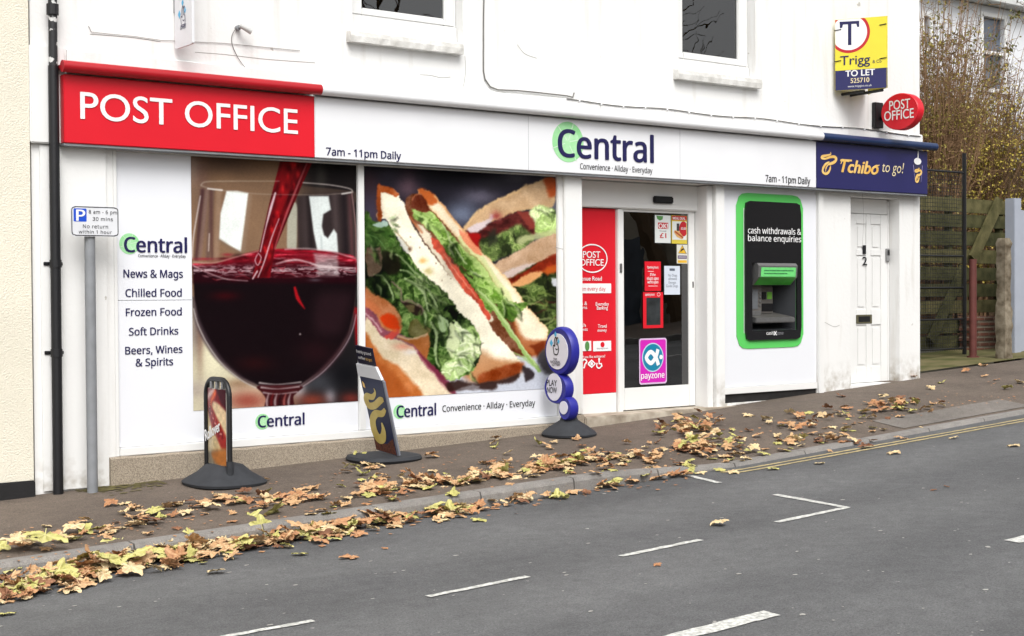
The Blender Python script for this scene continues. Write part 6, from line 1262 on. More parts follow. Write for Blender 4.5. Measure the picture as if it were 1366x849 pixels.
fe = thing('timber_fence', ((fx0_ + fx1_) / 2, yfn, zalley(17, yfn)), 'old green tinged timber fence of wide horizontal boards behind the alley gate', 'fence')
ztop = wz(1320, 266, yfn); zbt = wz(1318, 424, yfn); nB = 7; hB = (ztop - zbt) / nB
k = 0
z = ztop
while z > wz(1250, 468, yfn) - .1:
    x1_ = fx1_ if z > zbt + .05 else wx(1303, 440, yfn)
    h_ = hB * rnd.uniform(.72, .84); a_ = rnd.uniform(-.01, .01); mb = MB(); mb.box(fx0_, x1_, yfn, yfn + .025, z - h_, z, .004); mb.v = [(a, b + rnd.uniform(-.002, .002), c + a_ * (a - fx0_)) for a, b, c in mb.v]
    mb.build('board', WOODG if k % 3 else WOODG2, fe); k += 1; z -= hB
def brace(name, p0, p1, w, y, par, m):
    a, b_ = W(*p0, y), W(*p1, y); d_ = b_ - a; d_ /= np.linalg.norm(d_); pl = wall_plane(y); n_ = np.array([-d_[2], d_[0]]) * w / 2
    return MB().prism(pl, [(a[0] + n_[0], a[2] + n_[1]), (a[0] - n_[0], a[2] - n_[1]), (b_[0] - n_[0], b_[2] - n_[1]), (b_[0] + n_[0], b_[2] + n_[1])], .0, .045).build(name, m, par)
brace('brace', (1296, 346), (1332, 268), .19, yfn - .045, fe, WOODG2); brace('brace', (1240, 455), (1284, 358), .17, yfn - .04, fe, WOODG)
for x in (fx0_ + .2, (fx0_ + fx1_) / 2, fx1_ - .06): MB().box(x - .05, x + .05, yfn + .027, yfn + .12, zalley(x, yfn) - .1, ztop + .02, .006).build('post', WOODG, fe)
pier = thing('brick_pier', (wx(1318, 450, 1.6), 1.65, zalley(17.8, 1.6)), 'low broken brick pier under the right end of the timber fence', 'brick pier')
mb = MB(); x0_, x1_ = wx(1303, 450, 1.6), wx(1332, 450, 1.6); zz = zalley(x0_, 1.6) - .1; r = 0
while zz < wz(1318, 425, 1.6):
    mb.box(x0_ + (.0 if r % 2 else .03), x1_ - rnd.uniform(0, .06), 1.6, 1.92, zz, zz + .068, .008); zz += .076; r += 1
mb.build('brickwork', BRICK, pier); MB().box(x0_ + .035, x1_ - .07, 1.606, 1.91, zalley(x0_, 1.6) - .1, wz(1318, 427, 1.6)).build('mortar', mat('old_mortar', (150, 140, 122), .9, .15, 20), pier)
sg = ground_pt(1339, 480, pave_z)
stp = thing('stone_post', sg, 'crumbling weathered stone gatepost in front of the pale grey fence', 'stone post')
H_ = wz(1340, 318, sg[1]) - sg[2]; mb = MB(); vs = []; K = 26; S = 16
for i in range(K):
    t = i / (K - 1); z = sg[2] - .1 + (H_ + .1) * t; w_ = .088 - .008 * t - (.016 * math.exp(-((t - .66) / .10) ** 2)) + .006 * math.sin(t * 19 + 1) + .004 * math.sin(t * 47)
    for j in range(S):
        q = 2 * math.pi * j / S; m_ = (abs(math.cos(q)) ** 9 + abs(math.sin(q)) ** 9) ** (-1 / 9); r_ = w_ * m_ * (1 + .05 * math.sin(j * 5.1 + i * 2.3)) * (.7 if i == K - 1 else 1)
        vs.append((sg[0] + r_ * math.cos(q), sg[1] + r_ * math.sin(q), z))
mb.add(vs, [(i * S + j, i * S + (j + 1) % S, (i + 1) * S + (j + 1) % S, (i + 1) * S + j) for i in range(K - 1) for j in range(S)] + [tuple(range((K - 1) * S, K * S))]); mb.build('shaft', STONE, stp, smooth=True)
ygf = .95
gfx0 = wx(1348, 400, ygf)
gf = thing('grey_fence', (gfx0 + 1.5, ygf, pave_z(19, .3)), 'pale grey painted board fence at the right edge behind the stone post', 'fence')
ztg = wz(1360, 281, ygf); zbg = pave_z(gfx0, .3) - .1
MB().box(gfx0 - .02, gfx0 + .15, ygf - .08, ygf + .08, zbg, wz(1350, 265, ygf), .008).build('post', FENG, gf)
x = gfx0 + .155; k = 0
while x < gfx0 + 5: MB().box(x, x + .245, ygf - .01 + .004 * (k % 2), ygf + .02, zbg + .05, ztg + .03 * (x - gfx0) * 0 + rnd.uniform(-.01, .01), .004).build('board', FENG, gf); x += .25; k += 1
MB().box(gfx0 + .15, gfx0 + 5, ygf + .03, ygf + .08, ztg - .4, ztg - .3).build('rail', FENG, gf)

# --- shrubs behind the fence: many thin stems and thinning yellow leaves
LEAFC = [mat('yellow_green_shrub_leaf', (196, 176, 72), .6, .12, 20), mat('olive_shrub_leaf', (158, 144, 66), .6, .12, 20), mat('dull_green_shrub_leaf', (104, 104, 54), .6, .12, 20)]
TWIG = [mat('brown_twig_bark', (146, 114, 82), .85, .15, 30), mat('grey_brown_twig_bark', (116, 94, 70), .85, .15, 30)]
def tri_tube(vs, fs, pts, r0, r1, sides=4):
    k = len(pts); o = len(vs); a = None
    for i, p in enumerate(pts):
        t = pts[min(i + 1, k - 1)] - pts[max(i - 1, 0)]; t = t / (np.linalg.norm(t) + 1e-9); ref = np.array([1., 0, 0]) if abs(t[0]) < .9 else np.array([0, 1., 0])
        a = np.cross(t, ref); a /= np.linalg.norm(a); b = np.cross(t, a); r = r0 + (r1 - r0) * i / (k - 1)
        for j in range(sides): q = 2 * math.pi * j / sides; vs.append(tuple(p + r * (math.cos(q) * a + math.sin(q) * b)))
    fs += [(o + i * sides + j, o + i * sides + (j + 1) % sides, o + (i + 1) * sides + (j + 1) % sides, o + (i + 1) * sides + j) for i in range(k - 1) for j in range(sides)]
def shrub(name, label, cx, cy, h, spread, nstem, nleaf, seed, lm, tm, cat='shrub', leafsize=(.03, .06), top_thin=.6):
    R = np.random.default_rng(seed); z0 = zalley(cx, cy) - .05; t = thing(name, (cx, cy, z0), label, cat, 'shrubs behind the alley fence')
    vs, fs = [], []; tips = []
    for i in range(nstem):
        a = R.uniform(0, 2 * math.pi); rr = R.uniform(0, .35) * spread; p = np.array([cx + rr * math.cos(a), cy + rr * math.sin(a), z0]); hh = h * R.uniform(.55, 1.05)
        lean = np.array([math.cos(a), math.sin(a), 0]) * spread * R.uniform(.2, 1.0); pts = []; n = 9; wob = R.normal(0, .05, (n, 3)); wob = np.cumsum(wob, 0) * .6
        for k in range(n): s = k / (n - 1); q = p + lean * s ** 1.6 + np.array([0, 0, hh * s]) + wob[k] * s * 2; pts.append(q)
        r0 = R.uniform(.008, .022); tri_tube(vs, fs, pts, r0, .003)
        for b in range(R.integers(5, 9)):
            s = R.uniform(.25, .97); k = s * (n - 1); i0 = int(k); q0 = pts[i0] + (pts[min(i0 + 1, n - 1)] - pts[i0]) * (k - i0); L = R.uniform(.2, .7) * (1.2 - .5 * s); dr = R.normal(0, 1, 3); dr[2] = abs(dr[2]) * .8 + .25; dr /= np.linalg.norm(dr)
            bp = [q0 + dr * L * u + R.normal(0, .02, 3) * u * 3 + np.array([0, 0, -.05 * u * u]) for u in (0, .35, .7, 1)]; tri_tube(vs, fs, bp, .006, .002, 3); tips += [bp[1], bp[2], bp[3]]
            for e in range(2):
                u = R.uniform(.3, 1); q1 = bp[0] + (bp[3] - bp[0]) * u; d2 = R.normal(0, 1, 3); d2[2] = abs(d2[2]) * .5; d2 /= np.linalg.norm(d2); L2 = R.uniform(.1, .3); tri_tube(vs, fs, [q1, q1 + d2 * L2 * .5 + R.normal(0, .01, 3), q1 + d2 * L2], .0035, .0012, 3); tips.append(q1 + d2 * L2)
    mb = MB(); mb.v = vs; mb.f = fs; mb.build('branches', tm, t)
    # leaves: folded blades hung near twig ends, thinner towards the top
    tips = np.array(tips); zt = (tips[:, 2] - z0) / h; w = np.clip(1.1 - top_thin * zt, .08, 1) * (.12 + np.clip((vnoise(tips[:, 0] * 2.4 + tips[:, 1], tips[:, 2] * 2.4) - .38) * 4, 0, 1)); w /= w.sum(); ii = R.choice(len(tips), nleaf, p=w)
    P = tips[ii] + R.normal(0, .035, (nleaf, 3)); A = R.normal(0, 1, (nleaf, 3)); A[:, 2] -= .5; A /= np.linalg.norm(A, axis=1)[:, None]; B = np.cross(A, R.normal(0, 1, (nleaf, 3))); B /= np.linalg.norm(B, axis=1)[:, None]; C = np.cross(A, B); s = R.uniform(*leafsize, nleaf)[:, None]
    V = np.stack([P, P + A * s * .5 + B * s * .34 + C * s * .12, P + A * s, P + A * s * .5 - B * s * .34 + C * s * .12], 1).reshape(-1, 3); F = [(4 * i, 4 * i + 1, 4 * i + 2) for i in range(nleaf)] + [(4 * i, 4 * i + 2, 4 * i + 3) for i in range(nleaf)]
    me = bpy.data.meshes.new('foliage'); me.from_pydata((V - P[0]).tolist(), [], F); me.update(); link('foliage', me, lm, t, P[0])
    return t
def at_px(px, y): return wx(px, 300, y)
shrub('shrub', 'tall brown twiggy shrub with sparse yellow leaves close behind the shop corner', at_px(1240, 3.0), 3.0, 5.6, .9, 200, 8000, 1, LEAFC[1], TWIG[0])
shrub('shrub', 'bare brown twiggy shrub with yellow leaves standing above the middle of the timber fence', at_px(1285, 3.3), 3.3, 5.0, 1.0, 190, 7500, 2, LEAFC[0], TWIG[0])
shrub('shrub', 'lower dense twiggy shrub with yellow green leaves above the stone post', at_px(1335, 3.0), 3.0, 4.2, 1.1, 130, 7000, 3, LEAFC[0], TWIG[1])
shrub('shrub', 'low olive leaved shrub rising above the pale grey fence', at_px(1372, 3.4), 3.4, 4.4, 1.2, 120, 6000, 4, LEAFC[1], TWIG[0])
shrub('shrub', 'dark olive shrub mass filling the back of the alley behind the gate', at_px(1255, 4.6), 4.6, 5.8, 1.3, 150, 7000, 5, LEAFC[2], TWIG[1], leafsize=(.05, .10), top_thin=.3)
shrub('shrub', 'dark tangled shrub at the back behind the right end of the timber fence', at_px(1312, 5.0), 5.0, 4.6, 1.5, 150, 6500, 6, LEAFC[2], TWIG[1], leafsize=(.05, .10), top_thin=.5)

# --- pale house beyond the shrubs
yh = 13.0
hs_ = thing('pale_house', (at_px(1300, yh), yh + 3, 1.5), 'pale grey rendered house with a tall sash window beyond the shrubs', 'house')
hx0, hx1 = at_px(1180, yh), at_px(1520, yh); zw = lambda px, py: wz(px, py, yh)
wA = (wx(1311, 60, yh), wx(1339, 60, yh), zw(1325, 118), zw(1325, 24)); wB = (wx(1232, 60, yh), wx(1240, 60, yh), zw(1236, 110), zw(1236, 22))
holed_wall('wall', hx0, hx1, .5, zw(1300, 5), yh, yh + .3, [wA, wB], HOUSE, hs_)
MB().box(hx0, hx1, yh + .31, yh + 6, .5, zw(1300, 5)).build('wall', DARKIN, hs_)
MB().box(hx0 - .2, hx1 + .2, yh - .45, yh + 6, zw(1300, 4), zw(1300, -4), .02).build('eaves', mat('off_white_eaves', (206, 208, 206), .6), hs_)
for w_ in (wA, wB):
    f = MB(); f.box(w_[0] - .12, w_[0] - .001, yh - .04, yh + .1, w_[2] - .02, w_[3] + .12, .01); f.box(w_[1] + .001, w_[1] + .12, yh - .04, yh + .1, w_[2] - .02, w_[3] + .12, .01); f.box(w_[0], w_[1], yh - .03, yh + .1, w_[3] + .0, w_[3] + .12, .01); f.box(w_[0], w_[1], yh + .0, yh + .1, (w_[2] + w_[3]) / 2 - .05, (w_[2] + w_[3]) / 2 + .05, .01)
    fw_ = f.build('window', UPVC, hs_); MB().box(w_[0] - .2, w_[1] + .2, yh - .1, yh + .1, w_[2] - .15, w_[2] - .025, .01).build('sill', UPVC, fw_); MB().box(w_[0], w_[1], yh + .12, yh + .13, w_[2], w_[3]).build('pane', mat('dull_window_glass', (104, 112, 124), .15, .2, 2), fw_)

# --- across the street: what the shop glass reflects
op = thing('opposite_terrace', (22, -17.5, .3), 'unseen terrace with stone columns across the street, wall made pale for its reflection', 'terrace')
MB().box(6, 45, -22, -17.0, -1, 7.5).build('wall', mat('render_pale_for_reflection', (206, 196, 176), .85, .12, 1.5, .1, 20, tint=(160, 148, 130)), op)  # wall made pale to brighten its reflection in the door glass
MB().box(5.8, 45.2, -22.2, -16.8, 7.505, 7.8).build('roof', mat('grey_roof_slate', (92, 94, 100), .8, .1, 4), op)
for x in (9, 13, 17, 20.2, 23.4, 26.6, 30):
    MB().tube([(x, -16.6, .2), (x, -16.6, 3.3)], [.26, .22], 16).build('column', mat('old_stone', (176, 166, 148), .8, .1, 5), op); MB().box(x - .4, x + .4, -16.98, -16.2, 3.305, 3.6, .02).build('capital', mat('old_stone', (176, 166, 148), .8, .1, 5), op)
    MB().box(x + 1.0, x + 2.5, -17.0, -16.94, .2, 3.0, .01).build('window', mat('dull_window_glass', (104, 112, 124), .15, .2, 2), op); MB().box(x + 1.2, x + 2.4, -17.0, -16.94, 4.2, 6.0, .01).build('window', mat('dull_window_glass', (104, 112, 124), .15, .2, 2), op)
def bare_tree(x, y, h, seed, label):
    R = np.random.default_rng(seed); t = thing('plane_tree', (x, y, g(x) - .1), label, 'tree', 'plane trees across the street'); vs, fs = [], []
    def grow(p, d, L, r, lev):
        n = 5; pts = [p]; 
        for k in range(n): d = d + R.normal(0, .10, 3); d /= np.linalg.norm(d); pts.append(pts[-1] + d * L / n)
        tri_tube(vs, fs, pts, r, r * .6, 6 if lev < 2 else 3)
        if lev < 5:
            for c in range(3):
                a = R.normal(0, 1, 3); a -= d * (a @ d); a /= np.linalg.norm(a); nd = d * .75 + a * R.uniform(.45, .8); nd[2] += .1; nd /= np.linalg.norm(nd); i = R.integers(2, n + 1); grow(pts[i], nd, L * R.uniform(.6, .8), r * .55, lev + 1)
    grow(np.array([x, y, g(x) - .2]), np.array([0, 0, 1.]), h * .36, h * .022, 0); mb = MB(); mb.v = vs; mb.f = fs; mb.build('trunk', TWIG[1], t)
bare_tree(15.6, -13.8, 11, 3, 'bare plane tree reflected in the upper window panes'); bare_tree(24.4, -13.9, 12, 8, 'bare plane tree farther up the street across from the shop')

# ================================================================== FALLEN LEAVES
def leaf_mesh(name, seed, curl, m):
    """a lobed plane leaf with a short stalk, creased along its veins and curled as it dried"""
    R = np.random.default_rng(seed)
    out = []; lobes = [(-2.3, .60), (-1.2, .90), (0, 1.0), (1.2, .90), (2.3, .60)]
    for i, (a, L) in enumerate(lobes):
        a += R.normal(0, .06); L *= R.uniform(.9, 1.08)
        out += [(a - .42, L * .74), (a - .30, L * .76), (a - .20, L * .90), (a, L), (a + .20, L * .90), (a + .29, L * .77), (a + .42, L * .72)]
        if i < 4: out.append(((a + lobes[i + 1][0]) / 2, .56 + R.uniform(-.06, .06)))
    out = [(-2.9, .14)] + out + [(2.9, .14)]
    bd = np.array([(r * math.sin(a), r * math.cos(a)) for a, r in out]); k = len(bd); mid = bd * .52; V2 = np.vstack([[[0, .0]], mid, bd]); 
    x, y = V2[:, 0], V2[:, 1]; ang = np.arctan2(x, y); r = np.hypot(x, y)
    z = np.zeros(len(V2))
    for a, L in lobes: z -= .10 * r * np.exp(-((ang - a) / .14) ** 2)           # veins sunk, blade puckered between
    ca = R.uniform(0, math.pi); u = x * math.cos(ca) + y * math.sin(ca); z += curl * (u ** 2) * R.uniform(.6, 1.1) + curl * .5 * np.where(r > .6, (r - .6) * R.uniform(-.6, 1.2, len(r)), 0)
    z += R.normal(0, .03 + .05 * abs(curl), len(V2)) * (r > .1); w = x * -math.sin(ca) + y * math.cos(ca); k_ = 1 - .22 * abs(curl); x = u * k_ * math.cos(ca) - w * math.sin(ca); y = u * k_ * math.sin(ca) + w * math.cos(ca)
    V = np.stack([x, y, z], 1); F = []
    for i in range(k): j = (i + 1) % k; F += [(0, 1 + j, 1 + i), (1 + i, 1 + j, 1 + k + j, 1 + k + i)]
    F = [f for f in F if not (f[1] in (1, k) and f[2] in (1, k))]
    # stalk
    s0 = len(V); st = [(-.02, .04, .0), (.02, .04, .0), (.03, -.45, .1 + .2 * abs(curl)), (0., -.45, .1 + .2 * abs(curl))]; V = np.vstack([V, st]); F.append((s0, s0 + 1, s0 + 2, s0 + 3))
    V[:, 2] -= np.percentile(V[:, 2], 6); V *= .5
    me = bpy.data.meshes.new(name); me.from_pydata(V.tolist(), [], F); me.update()
    at = me.color_attributes.new('vein', 'FLOAT_COLOR', 'POINT'); vv = np.zeros(len(V)); 
    for a, L in lobes: vv = np.maximum(vv, np.append(np.exp(-((ang - a) / .10) ** 2), [1] * 4))
    c = np.ones((len(V), 4)); c[:, :3] = vv[:, None]; at.data.foreach_set('color', c.reshape(-1).astype(np.float32)); me.materials.append(m); return me
def leaf_mat(name, col, tint, vein):
    m = mat(name, col, .65, .08, 9.0, .25, 26, .2, tint=tint); n = m.node_tree.nodes; l = m.node_tree.links; b = n['Principled BSDF']; s = b.inputs['Base Color'].links[0].from_socket
    oi = n.new('ShaderNodeObjectInfo'); tc = [q for q in n if q.type == 'TEX_COORD'][0]; ad = n.new('ShaderNodeVectorMath'); ad.operation = 'ADD'; l.new(tc.outputs['Object'], ad.inputs[0]); l.new(oi.outputs['Location'], ad.inputs[1])
    for q in n:
        if q.type == 'TEX_NOISE': l.new(ad.outputs[0], q.inputs['Vector'])
    a = n.new('ShaderNodeAttribute'); a.attribute_name = 'vein'; mx = n.new('ShaderNodeMix'); mx.data_type = 'RGBA'; ml = n.new('ShaderNodeMath'); ml.operation = 'MULTIPLY'; ml.inputs[1].default_value = .5; l.new(a.outputs['Fac'], ml.inputs[0]); l.new(ml.outputs[0], mx.inputs[0]); l.new(s, mx.inputs[6]); mx.inputs[7].default_value = alb(vein); l.new(mx.outputs[2], b.inputs['Base Color']); return m
KINDS_ = [('tan', 'tan', leaf_mat('tan_dry_leaf', (212, 174, 130), (176, 138, 102), (228, 200, 160)), .34), ('orange', 'orange brown', leaf_mat('orange_brown_dry_leaf', (194, 146, 104), (156, 110, 80), (214, 176, 136)), .17), ('brown', 'dark brown', leaf_mat('dark_brown_dry_leaf', (152, 108, 80), (108, 74, 56), (178, 134, 104)), .09), ('yellow', 'yellow green', leaf_mat('yellow_green_leaf', (202, 194, 122), (170, 168, 100), (220, 212, 158)), .18), ('pale', 'pale buff', leaf_mat('pale_buff_leaf', (224, 204, 160), (198, 170, 130), (234, 220, 186)), .22)]
VAR = 6
LM = {kk[0]: [leaf_mesh('fallen_leaf', 10 * i + j, [.04, .09, .18, .30, .55, -.2][j] , kk[2]) for j in range(VAR)] for i, kk in enumerate(KINDS_)}
gtp = lambda px, py, rd: ground_pt(px, py, road_z if rd else pave_z)
L_all = []
def put_leaf(px, py, rd, zoff=0.0, size=None, kind=None, tilt=.25, zone='', var=None):
    P = gtp(px, py, rd)
    x, y = P[0], P[1]; zf = pave_z if (y > KERB_Y and not rd) else road_z
    size = size or rnd.triangular(.07, .24, .14); kind = kind or rnd.choices([q[0] for q in KINDS_], [q[3] for q in KINDS_])[0]
    L_all.append(dict(x=x, y=y, z=zf(x, y) + .006 + zoff, s=size, k=kind, v=rnd.randrange(VAR) if var is None else var, rot=(rnd.gauss(0, tilt), rnd.gauss(0, tilt), rnd.uniform(0, 6.28)), zone=zone, px=px, py=py))
def kerb_px(px): # px row of the kerb's lower edge
    return float(np.interp(px, [0, 183, 500, 799, 990, 1164, 1366], [782, 742, 694, 643, 613, 578, 543]))
# gutter heap
for i in range(1000):
    px = rnd.uniform(-25, 935)
    dens = np.interp(px, [-25, 90, 250, 290, 330, 420, 450, 480, 520, 560, 610, 640, 700, 740, 800, 860, 950], [1, .9, .9, .45, .75, .5, .6, .25, .45, .12, .6, .12, .35, .12, .25, .5, .35])
    if rnd.random() > dens: continue
    dz = abs(rnd.gauss(0, .8)); wdt = float(np.interp(px, [0, 250, 500, 900], [24, 19, 12, 8]))
    put_leaf(px, kerb_px(px) + 4 + min(dz, 1.8) * wdt * .62, True, max(0, rnd.uniform(0, .06) * (1 - dz * .5)), rnd.triangular(.06, .27, .145), None, .20, 'gutter')
# drift on the pavement's edge
for (x0, x1, dy0, dy1, n) in ((-10, 90, -64, -38, 14), (100, 250, -68, -42, 18), (80, 240, -46, -36, 16), (250, 340, -66, -44, 16), (340, 430, -54, -32, 24), (470, 520, -48, -28, 14), (500, 600, -46, -26, 48), (590, 680, -38, -22, 22), (620, 790, -50, -22, 60), (700, 800, -38, -21, 46), (800, 930, -34, -12, 44)):
    for i in range(n):
        px = rnd.uniform(x0, x1); put_leaf(px, kerb_px(px) + rnd.triangular(dy0, dy1, dy1 - .35 * (dy1 - dy0)), False, rnd.uniform(0, .02) , None, None, .16, 'edge')
for (cx, cy, rx, ry, n, zone) in ((920, 575, 42, 17, 75, 'door'), (960, 597, 50, 12, 40, 'door'), (1205, 541, 36, 9, 34, 'flat'), (1160, 552, 70, 14, 26, 'flat'), (1060, 575, 90, 22, 30, 'flat'), (1110, 590, 60, 8, 12, 'flat'), (480, 622, 30, 10, 14, 'coffee'), (690, 600, 120, 14, 14, 'window'), (360, 668, 60, 8, 8, 'window'), (520, 640, 60, 10, 12, 'window')):
    for i in range(n): put_leaf(cx + rnd.gauss(0, .55) * rx, cy + rnd.gauss(0, .55) * ry, False, rnd.uniform(0, .045) if zone == 'door' else rnd.uniform(0, .015), rnd.triangular(.08, .2, .13), None, .3, zone)
for i in range(95):
    px = rnd.uniform(60, 1180); put_leaf(px, kerb_px(px) - rnd.uniform(14, 74) * float(np.interp(px, [0, 600, 1180], [1, .75, .5])), False, 0, rnd.triangular(.06, .19, .11), None, .14, 'edge')
for i in range(40):
    px = rnd.uniform(870, 1200); put_leaf(px, kerb_px(px) - rnd.triangular(-6, 14, 0), False, 0, rnd.triangular(.07, .18, .12), None, .14, 'edge')
for q in ((264, 641), (150, 675), (166, 674), (340, 645), (352, 642), (575, 611), (600, 592), (420, 608), (405, 604), (330, 672), (742, 577), (770, 588), (905, 600), (1000, 556), (1025, 562), (1078, 553), (1098, 557), (1240, 520), (1256, 512), (1290, 497), (1310, 489), (1312, 503), (1330, 508), (1345, 520), (1362, 512), (1215, 506), (1180, 528), (1120, 530)): put_leaf(*q, False, 0, rnd.uniform(.12, .2), None, .25, 'scatter')
# leaves out on the road
for q, k_ in (((290, 765), 'pale'), ((399, 742), 'yellow'), ((640, 695), 'yellow'), ((8, 822), 'yellow'), ((512, 733), 'orange'), ((1190, 606), 'pale'), ((1270, 586), 'pale'), ((1246, 655), 'brown'), ((1262, 650), 'brown'), ((876, 755), 'orange'), ((962, 701), 'pale'), ((1030, 627), 'yellow'), ((1092, 620), 'pale'), ((1350, 596), 'pale'), ((470, 745), 'orange'), ((960, 629), 'yellow'), ((975, 632), 'pale'), ((1205, 586), 'tan'), ((1235, 574), 'pale'), ((990, 610), 'yellow')): put_leaf(*q, True, 0, rnd.uniform(.13, .19) if q[0] not in (876, 1246, 1262, 512) else .07, k_, .12, 'road', 0)
# the big pale green pair in the gutter
for px, py, s in ((330, 712, .30), (368, 708, .30), (349, 722, .22)): put_leaf(px, py, True, .05, s, 'yellow', .5, 'big', 1)
for px, py, s in ((20, 772, .27), (75, 778, .3), (110, 764, .26), (145, 766, .28), (205, 752, .3), (228, 742, .26), (400, 722, .27), (440, 706, .26), (470, 702, .24), (575, 688, .26), (625, 668, .24), (760, 645, .22), (255, 736, .25), (180, 758, .26), (60, 735, .34), (30, 738, .3), (545, 676, .26), (690, 660, .28), (603, 672, .26), (240, 735, .3), (160, 745, .3)): put_leaf(px, py, py > kerb_px(px) - 12, .05, s, rnd.choice(['yellow', 'tan', 'pale', 'yellow']), .24, 'big2', rnd.choice([0, 1, 2]))
for d_ in L_all: d_['size_px'] = d_['s'] * FOC / max(1, (np.array([d_['x'], d_['y'], d_['z']]) - CAM) @ CF)
vis = [d_ for d_ in L_all if -15 < d_['px'] < 1380 and d_['py'] < 860]
vis.sort(key=lambda q: -q['size_px'])
LAB = {'gutter': '{} fallen leaf in the heap along the kerb', 'edge': '{} fallen leaf drifted along the pavement edge above the kerb', 'door': '{} fallen leaf in the drift outside the sliding door', 'flat': '{} fallen leaf on the pavement before the cash machine and numbered door', 'coffee': '{} fallen leaf at the foot of the leaning coffee board', 'window': '{} fallen leaf lying on the pavement below the shop windows', 'scatter': 'single {} leaf lying alone on the dark pavement', 'road': 'flat {} leaf lying out on the bare road', 'big': 'large pale {} leaf standing up in the kerb heap', 'big2': 'large crumpled {} leaf beside the kerb'}
used = set()
stuff_v, stuff_f, stuff_c = [], [], []
for i, d_ in enumerate(vis):
    me = LM[d_['k']][d_['v']]
    mtx = Matrix.Translation((d_['x'], d_['y'], d_['z'])) @ Matrix.Rotation(d_['rot'][2], 4, 'Z') @ Matrix.Rotation(d_['rot'][0], 4, 'X') @ Matrix.Rotation(d_['rot'][1], 4, 'Y') @ Matrix.Scale(d_['s'], 4)
    low = min((mtx @ v.co).z for v in me.vertices); 
    if low < d_['z'] - .006: mtx = Matrix.Translation((0, 0, d_['z'] - .004 - low)) @ mtx
    if i < 290:
        o = bpy.data.objects.new('fallen_leaf', me); COL.objects.link(o); o.matrix_world = mtx; kn = [q[1] for q in KINDS_ if q[0] == d_['k']][0]; lb_ = LAB[d_['zone']].format(kn); tag(o, lb_, 'leaf', lb_ + ' group')
        o['group'] = {'gutter': 'leaves heaped in the gutter', 'edge': 'leaves drifted on the pavement edge', 'door': 'leaves outside the door', 'flat': 'leaves before the flat door'}.get(d_['zone'], 'leaves scattered singly') + ', ' + kn
    else:
        b_ = len(stuff_v); stuff_v += [tuple(mtx @ v.co) for v in me.vertices]; ki = [q[0] for q in KINDS_].index(d_['k'])
        for f in me.polygons: stuff_f.append(tuple(b_ + q for q in f.vertices)); stuff_c.append(ki)
if stuff_v:
    me = bpy.data.meshes.new('leaf_litter'); o0 = np.array(stuff_v[0]); me.from_pydata((np.array(stuff_v) - o0).tolist(), [], stuff_f); me.update()
    for q in KINDS_: me.materials.append(q[2])
    me.polygons.foreach_set('material_index', stuff_c); o = bpy.data.objects.new('leaf_litter', me); COL.objects.link(o); o.location = o0; o['kind'] = 'stuff'
# crushed fragments swept against the kerb and flecks over the road
mb = MB()
for i in range(1500):
    if rnd.random() < .7:
        px = rnd.uniform(-20, 920); P = ground_pt(px, kerb_px(px) + abs(rnd.gauss(0, 9)) - 2, road_z); zf = road_z; s = rnd.uniform(.008, .04)
    else:
        px = rnd.uniform(-10, 1366); P = ground_pt(px, kerb_px(px) + rnd.uniform(-70, -15) * (1 if px < 700 else .6), pave_z); zf = pave_z; s = rnd.uniform(.006, .025)
    a = rnd.uniform(0, 6.28); pts = []
    for j in range(4): q = a + j * 1.57 + rnd.uniform(-.4, .4); rr = s * rnd.uniform(.5, 1); x, y = P[0] + rr * math.cos(q), P[1] + rr * math.sin(q); pts.append((x, y, zf(x, y) + .005 + rnd.uniform(0, .006)))
    mb.add(pts, [(0, 1, 2, 3)])
o = mb.build('leaf_crumbs', KINDS_[1][2]); o['kind'] = 'stuff'
mb = MB()
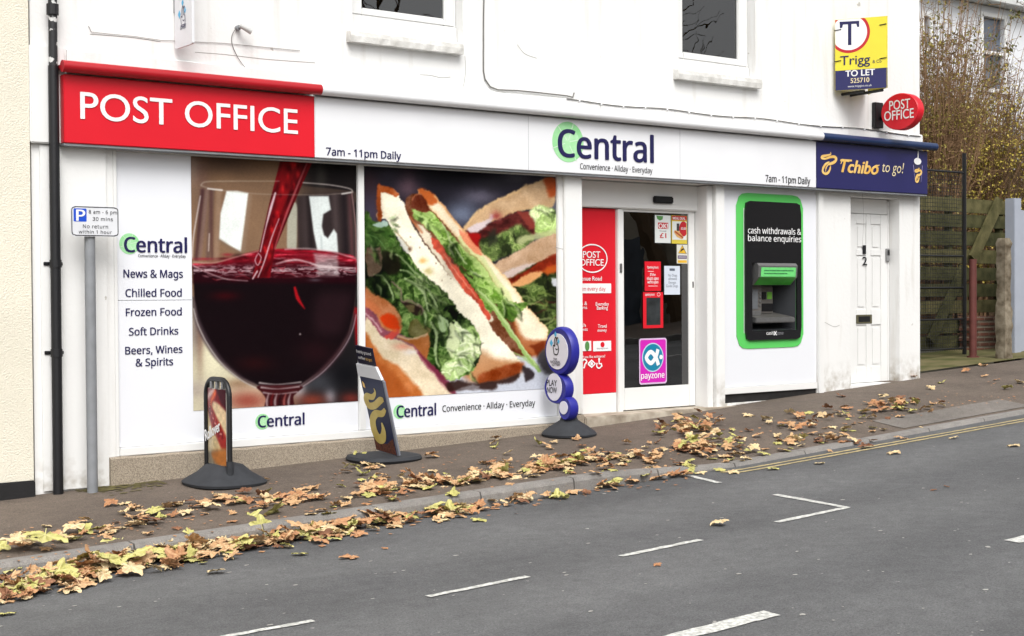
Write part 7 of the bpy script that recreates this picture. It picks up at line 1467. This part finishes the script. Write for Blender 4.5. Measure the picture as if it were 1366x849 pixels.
for i in range(170):
    px, py = rnd.uniform(0, 1366), rnd.uniform(560, 849); 
    if py < kerb_px(px) + 14: continue
    P = ground_pt(px, py, road_z); a = rnd.uniform(0, 6.28); s = rnd.triangular(.005, .024, .008); pts = []
    for j in range(5): q = a + j * 1.257; rr = s * rnd.uniform(.5, 1); x, y = P[0] + 1.3 * rr * math.cos(q), P[1] + rr * math.sin(q); pts.append((x, y, road_z(x, y) + .004))
    mb.add(pts, [(0, 1, 2, 3, 4)])
o = mb.build('chewing_gum_flecks', mat('pale_grey_flecks', (176, 174, 168), .8, .15, 20)); o['kind'] = 'stuff'
# weeds and moss at the wall foot
WEED = mat('fresh_green_weed', (98, 128, 56), .6, .1, 20)
def weed(px, py, n, h, label):
    P = ground_pt(px, py, pave_z); mb = MB(); t = thing('weed', P, label, 'weed')
    for i in range(n):
        a = rnd.uniform(0, 6.28); l_ = h * rnd.uniform(.5, 1); d_ = np.array([math.cos(a), math.sin(a) * .5 - .3, 0]) * l_ * .5; b_ = P + np.array([rnd.uniform(-.03, .03), rnd.uniform(-.02, .01), 0]); w_ = np.array([-math.sin(a), math.cos(a), 0]) * .006
        mb.add([b_ - w_, b_ + w_, b_ + d_ * .5 + w_ + [0, 0, l_ * .7], b_ + d_ * .5 - w_ + [0, 0, l_ * .7], b_ + d_ + [0, 0, l_]], [(0, 1, 2, 3), (3, 2, 4)])
    mb.build('blades', WEED, t)
weed(178, 643, 26, .13, 'green weed tuft growing at the left end of the granite plinth'); weed(221, 637, 14, .09, 'small thin weed at the foot of the granite plinth')
mb = MB()
for i in range(240):
    x = rnd.triangular(3.95, 4.7, 4.2); y = -.03 - abs(rnd.gauss(0, .13)); s_ = rnd.uniform(.008, .032); pts = []
    for j in range(7): q = j * .898; rr = s_ * rnd.uniform(.5, 1); xx, yy = x + 1.5 * rr * math.cos(q), y + rr * math.sin(q); pts.append((xx, yy, pave_z(xx, yy) + .004 + .0004 * (i % 9)))
    mb.add(pts, [tuple(range(7))])
o = mb.build('moss', mat('green_moss', (112, 106, 68), .95, .2, 18, .6, 60, .1, tint=(96, 88, 66))); o['kind'] = 'stuff'
for o in list(bpy.data.objects):
    if '_w' in o: del o['_w']
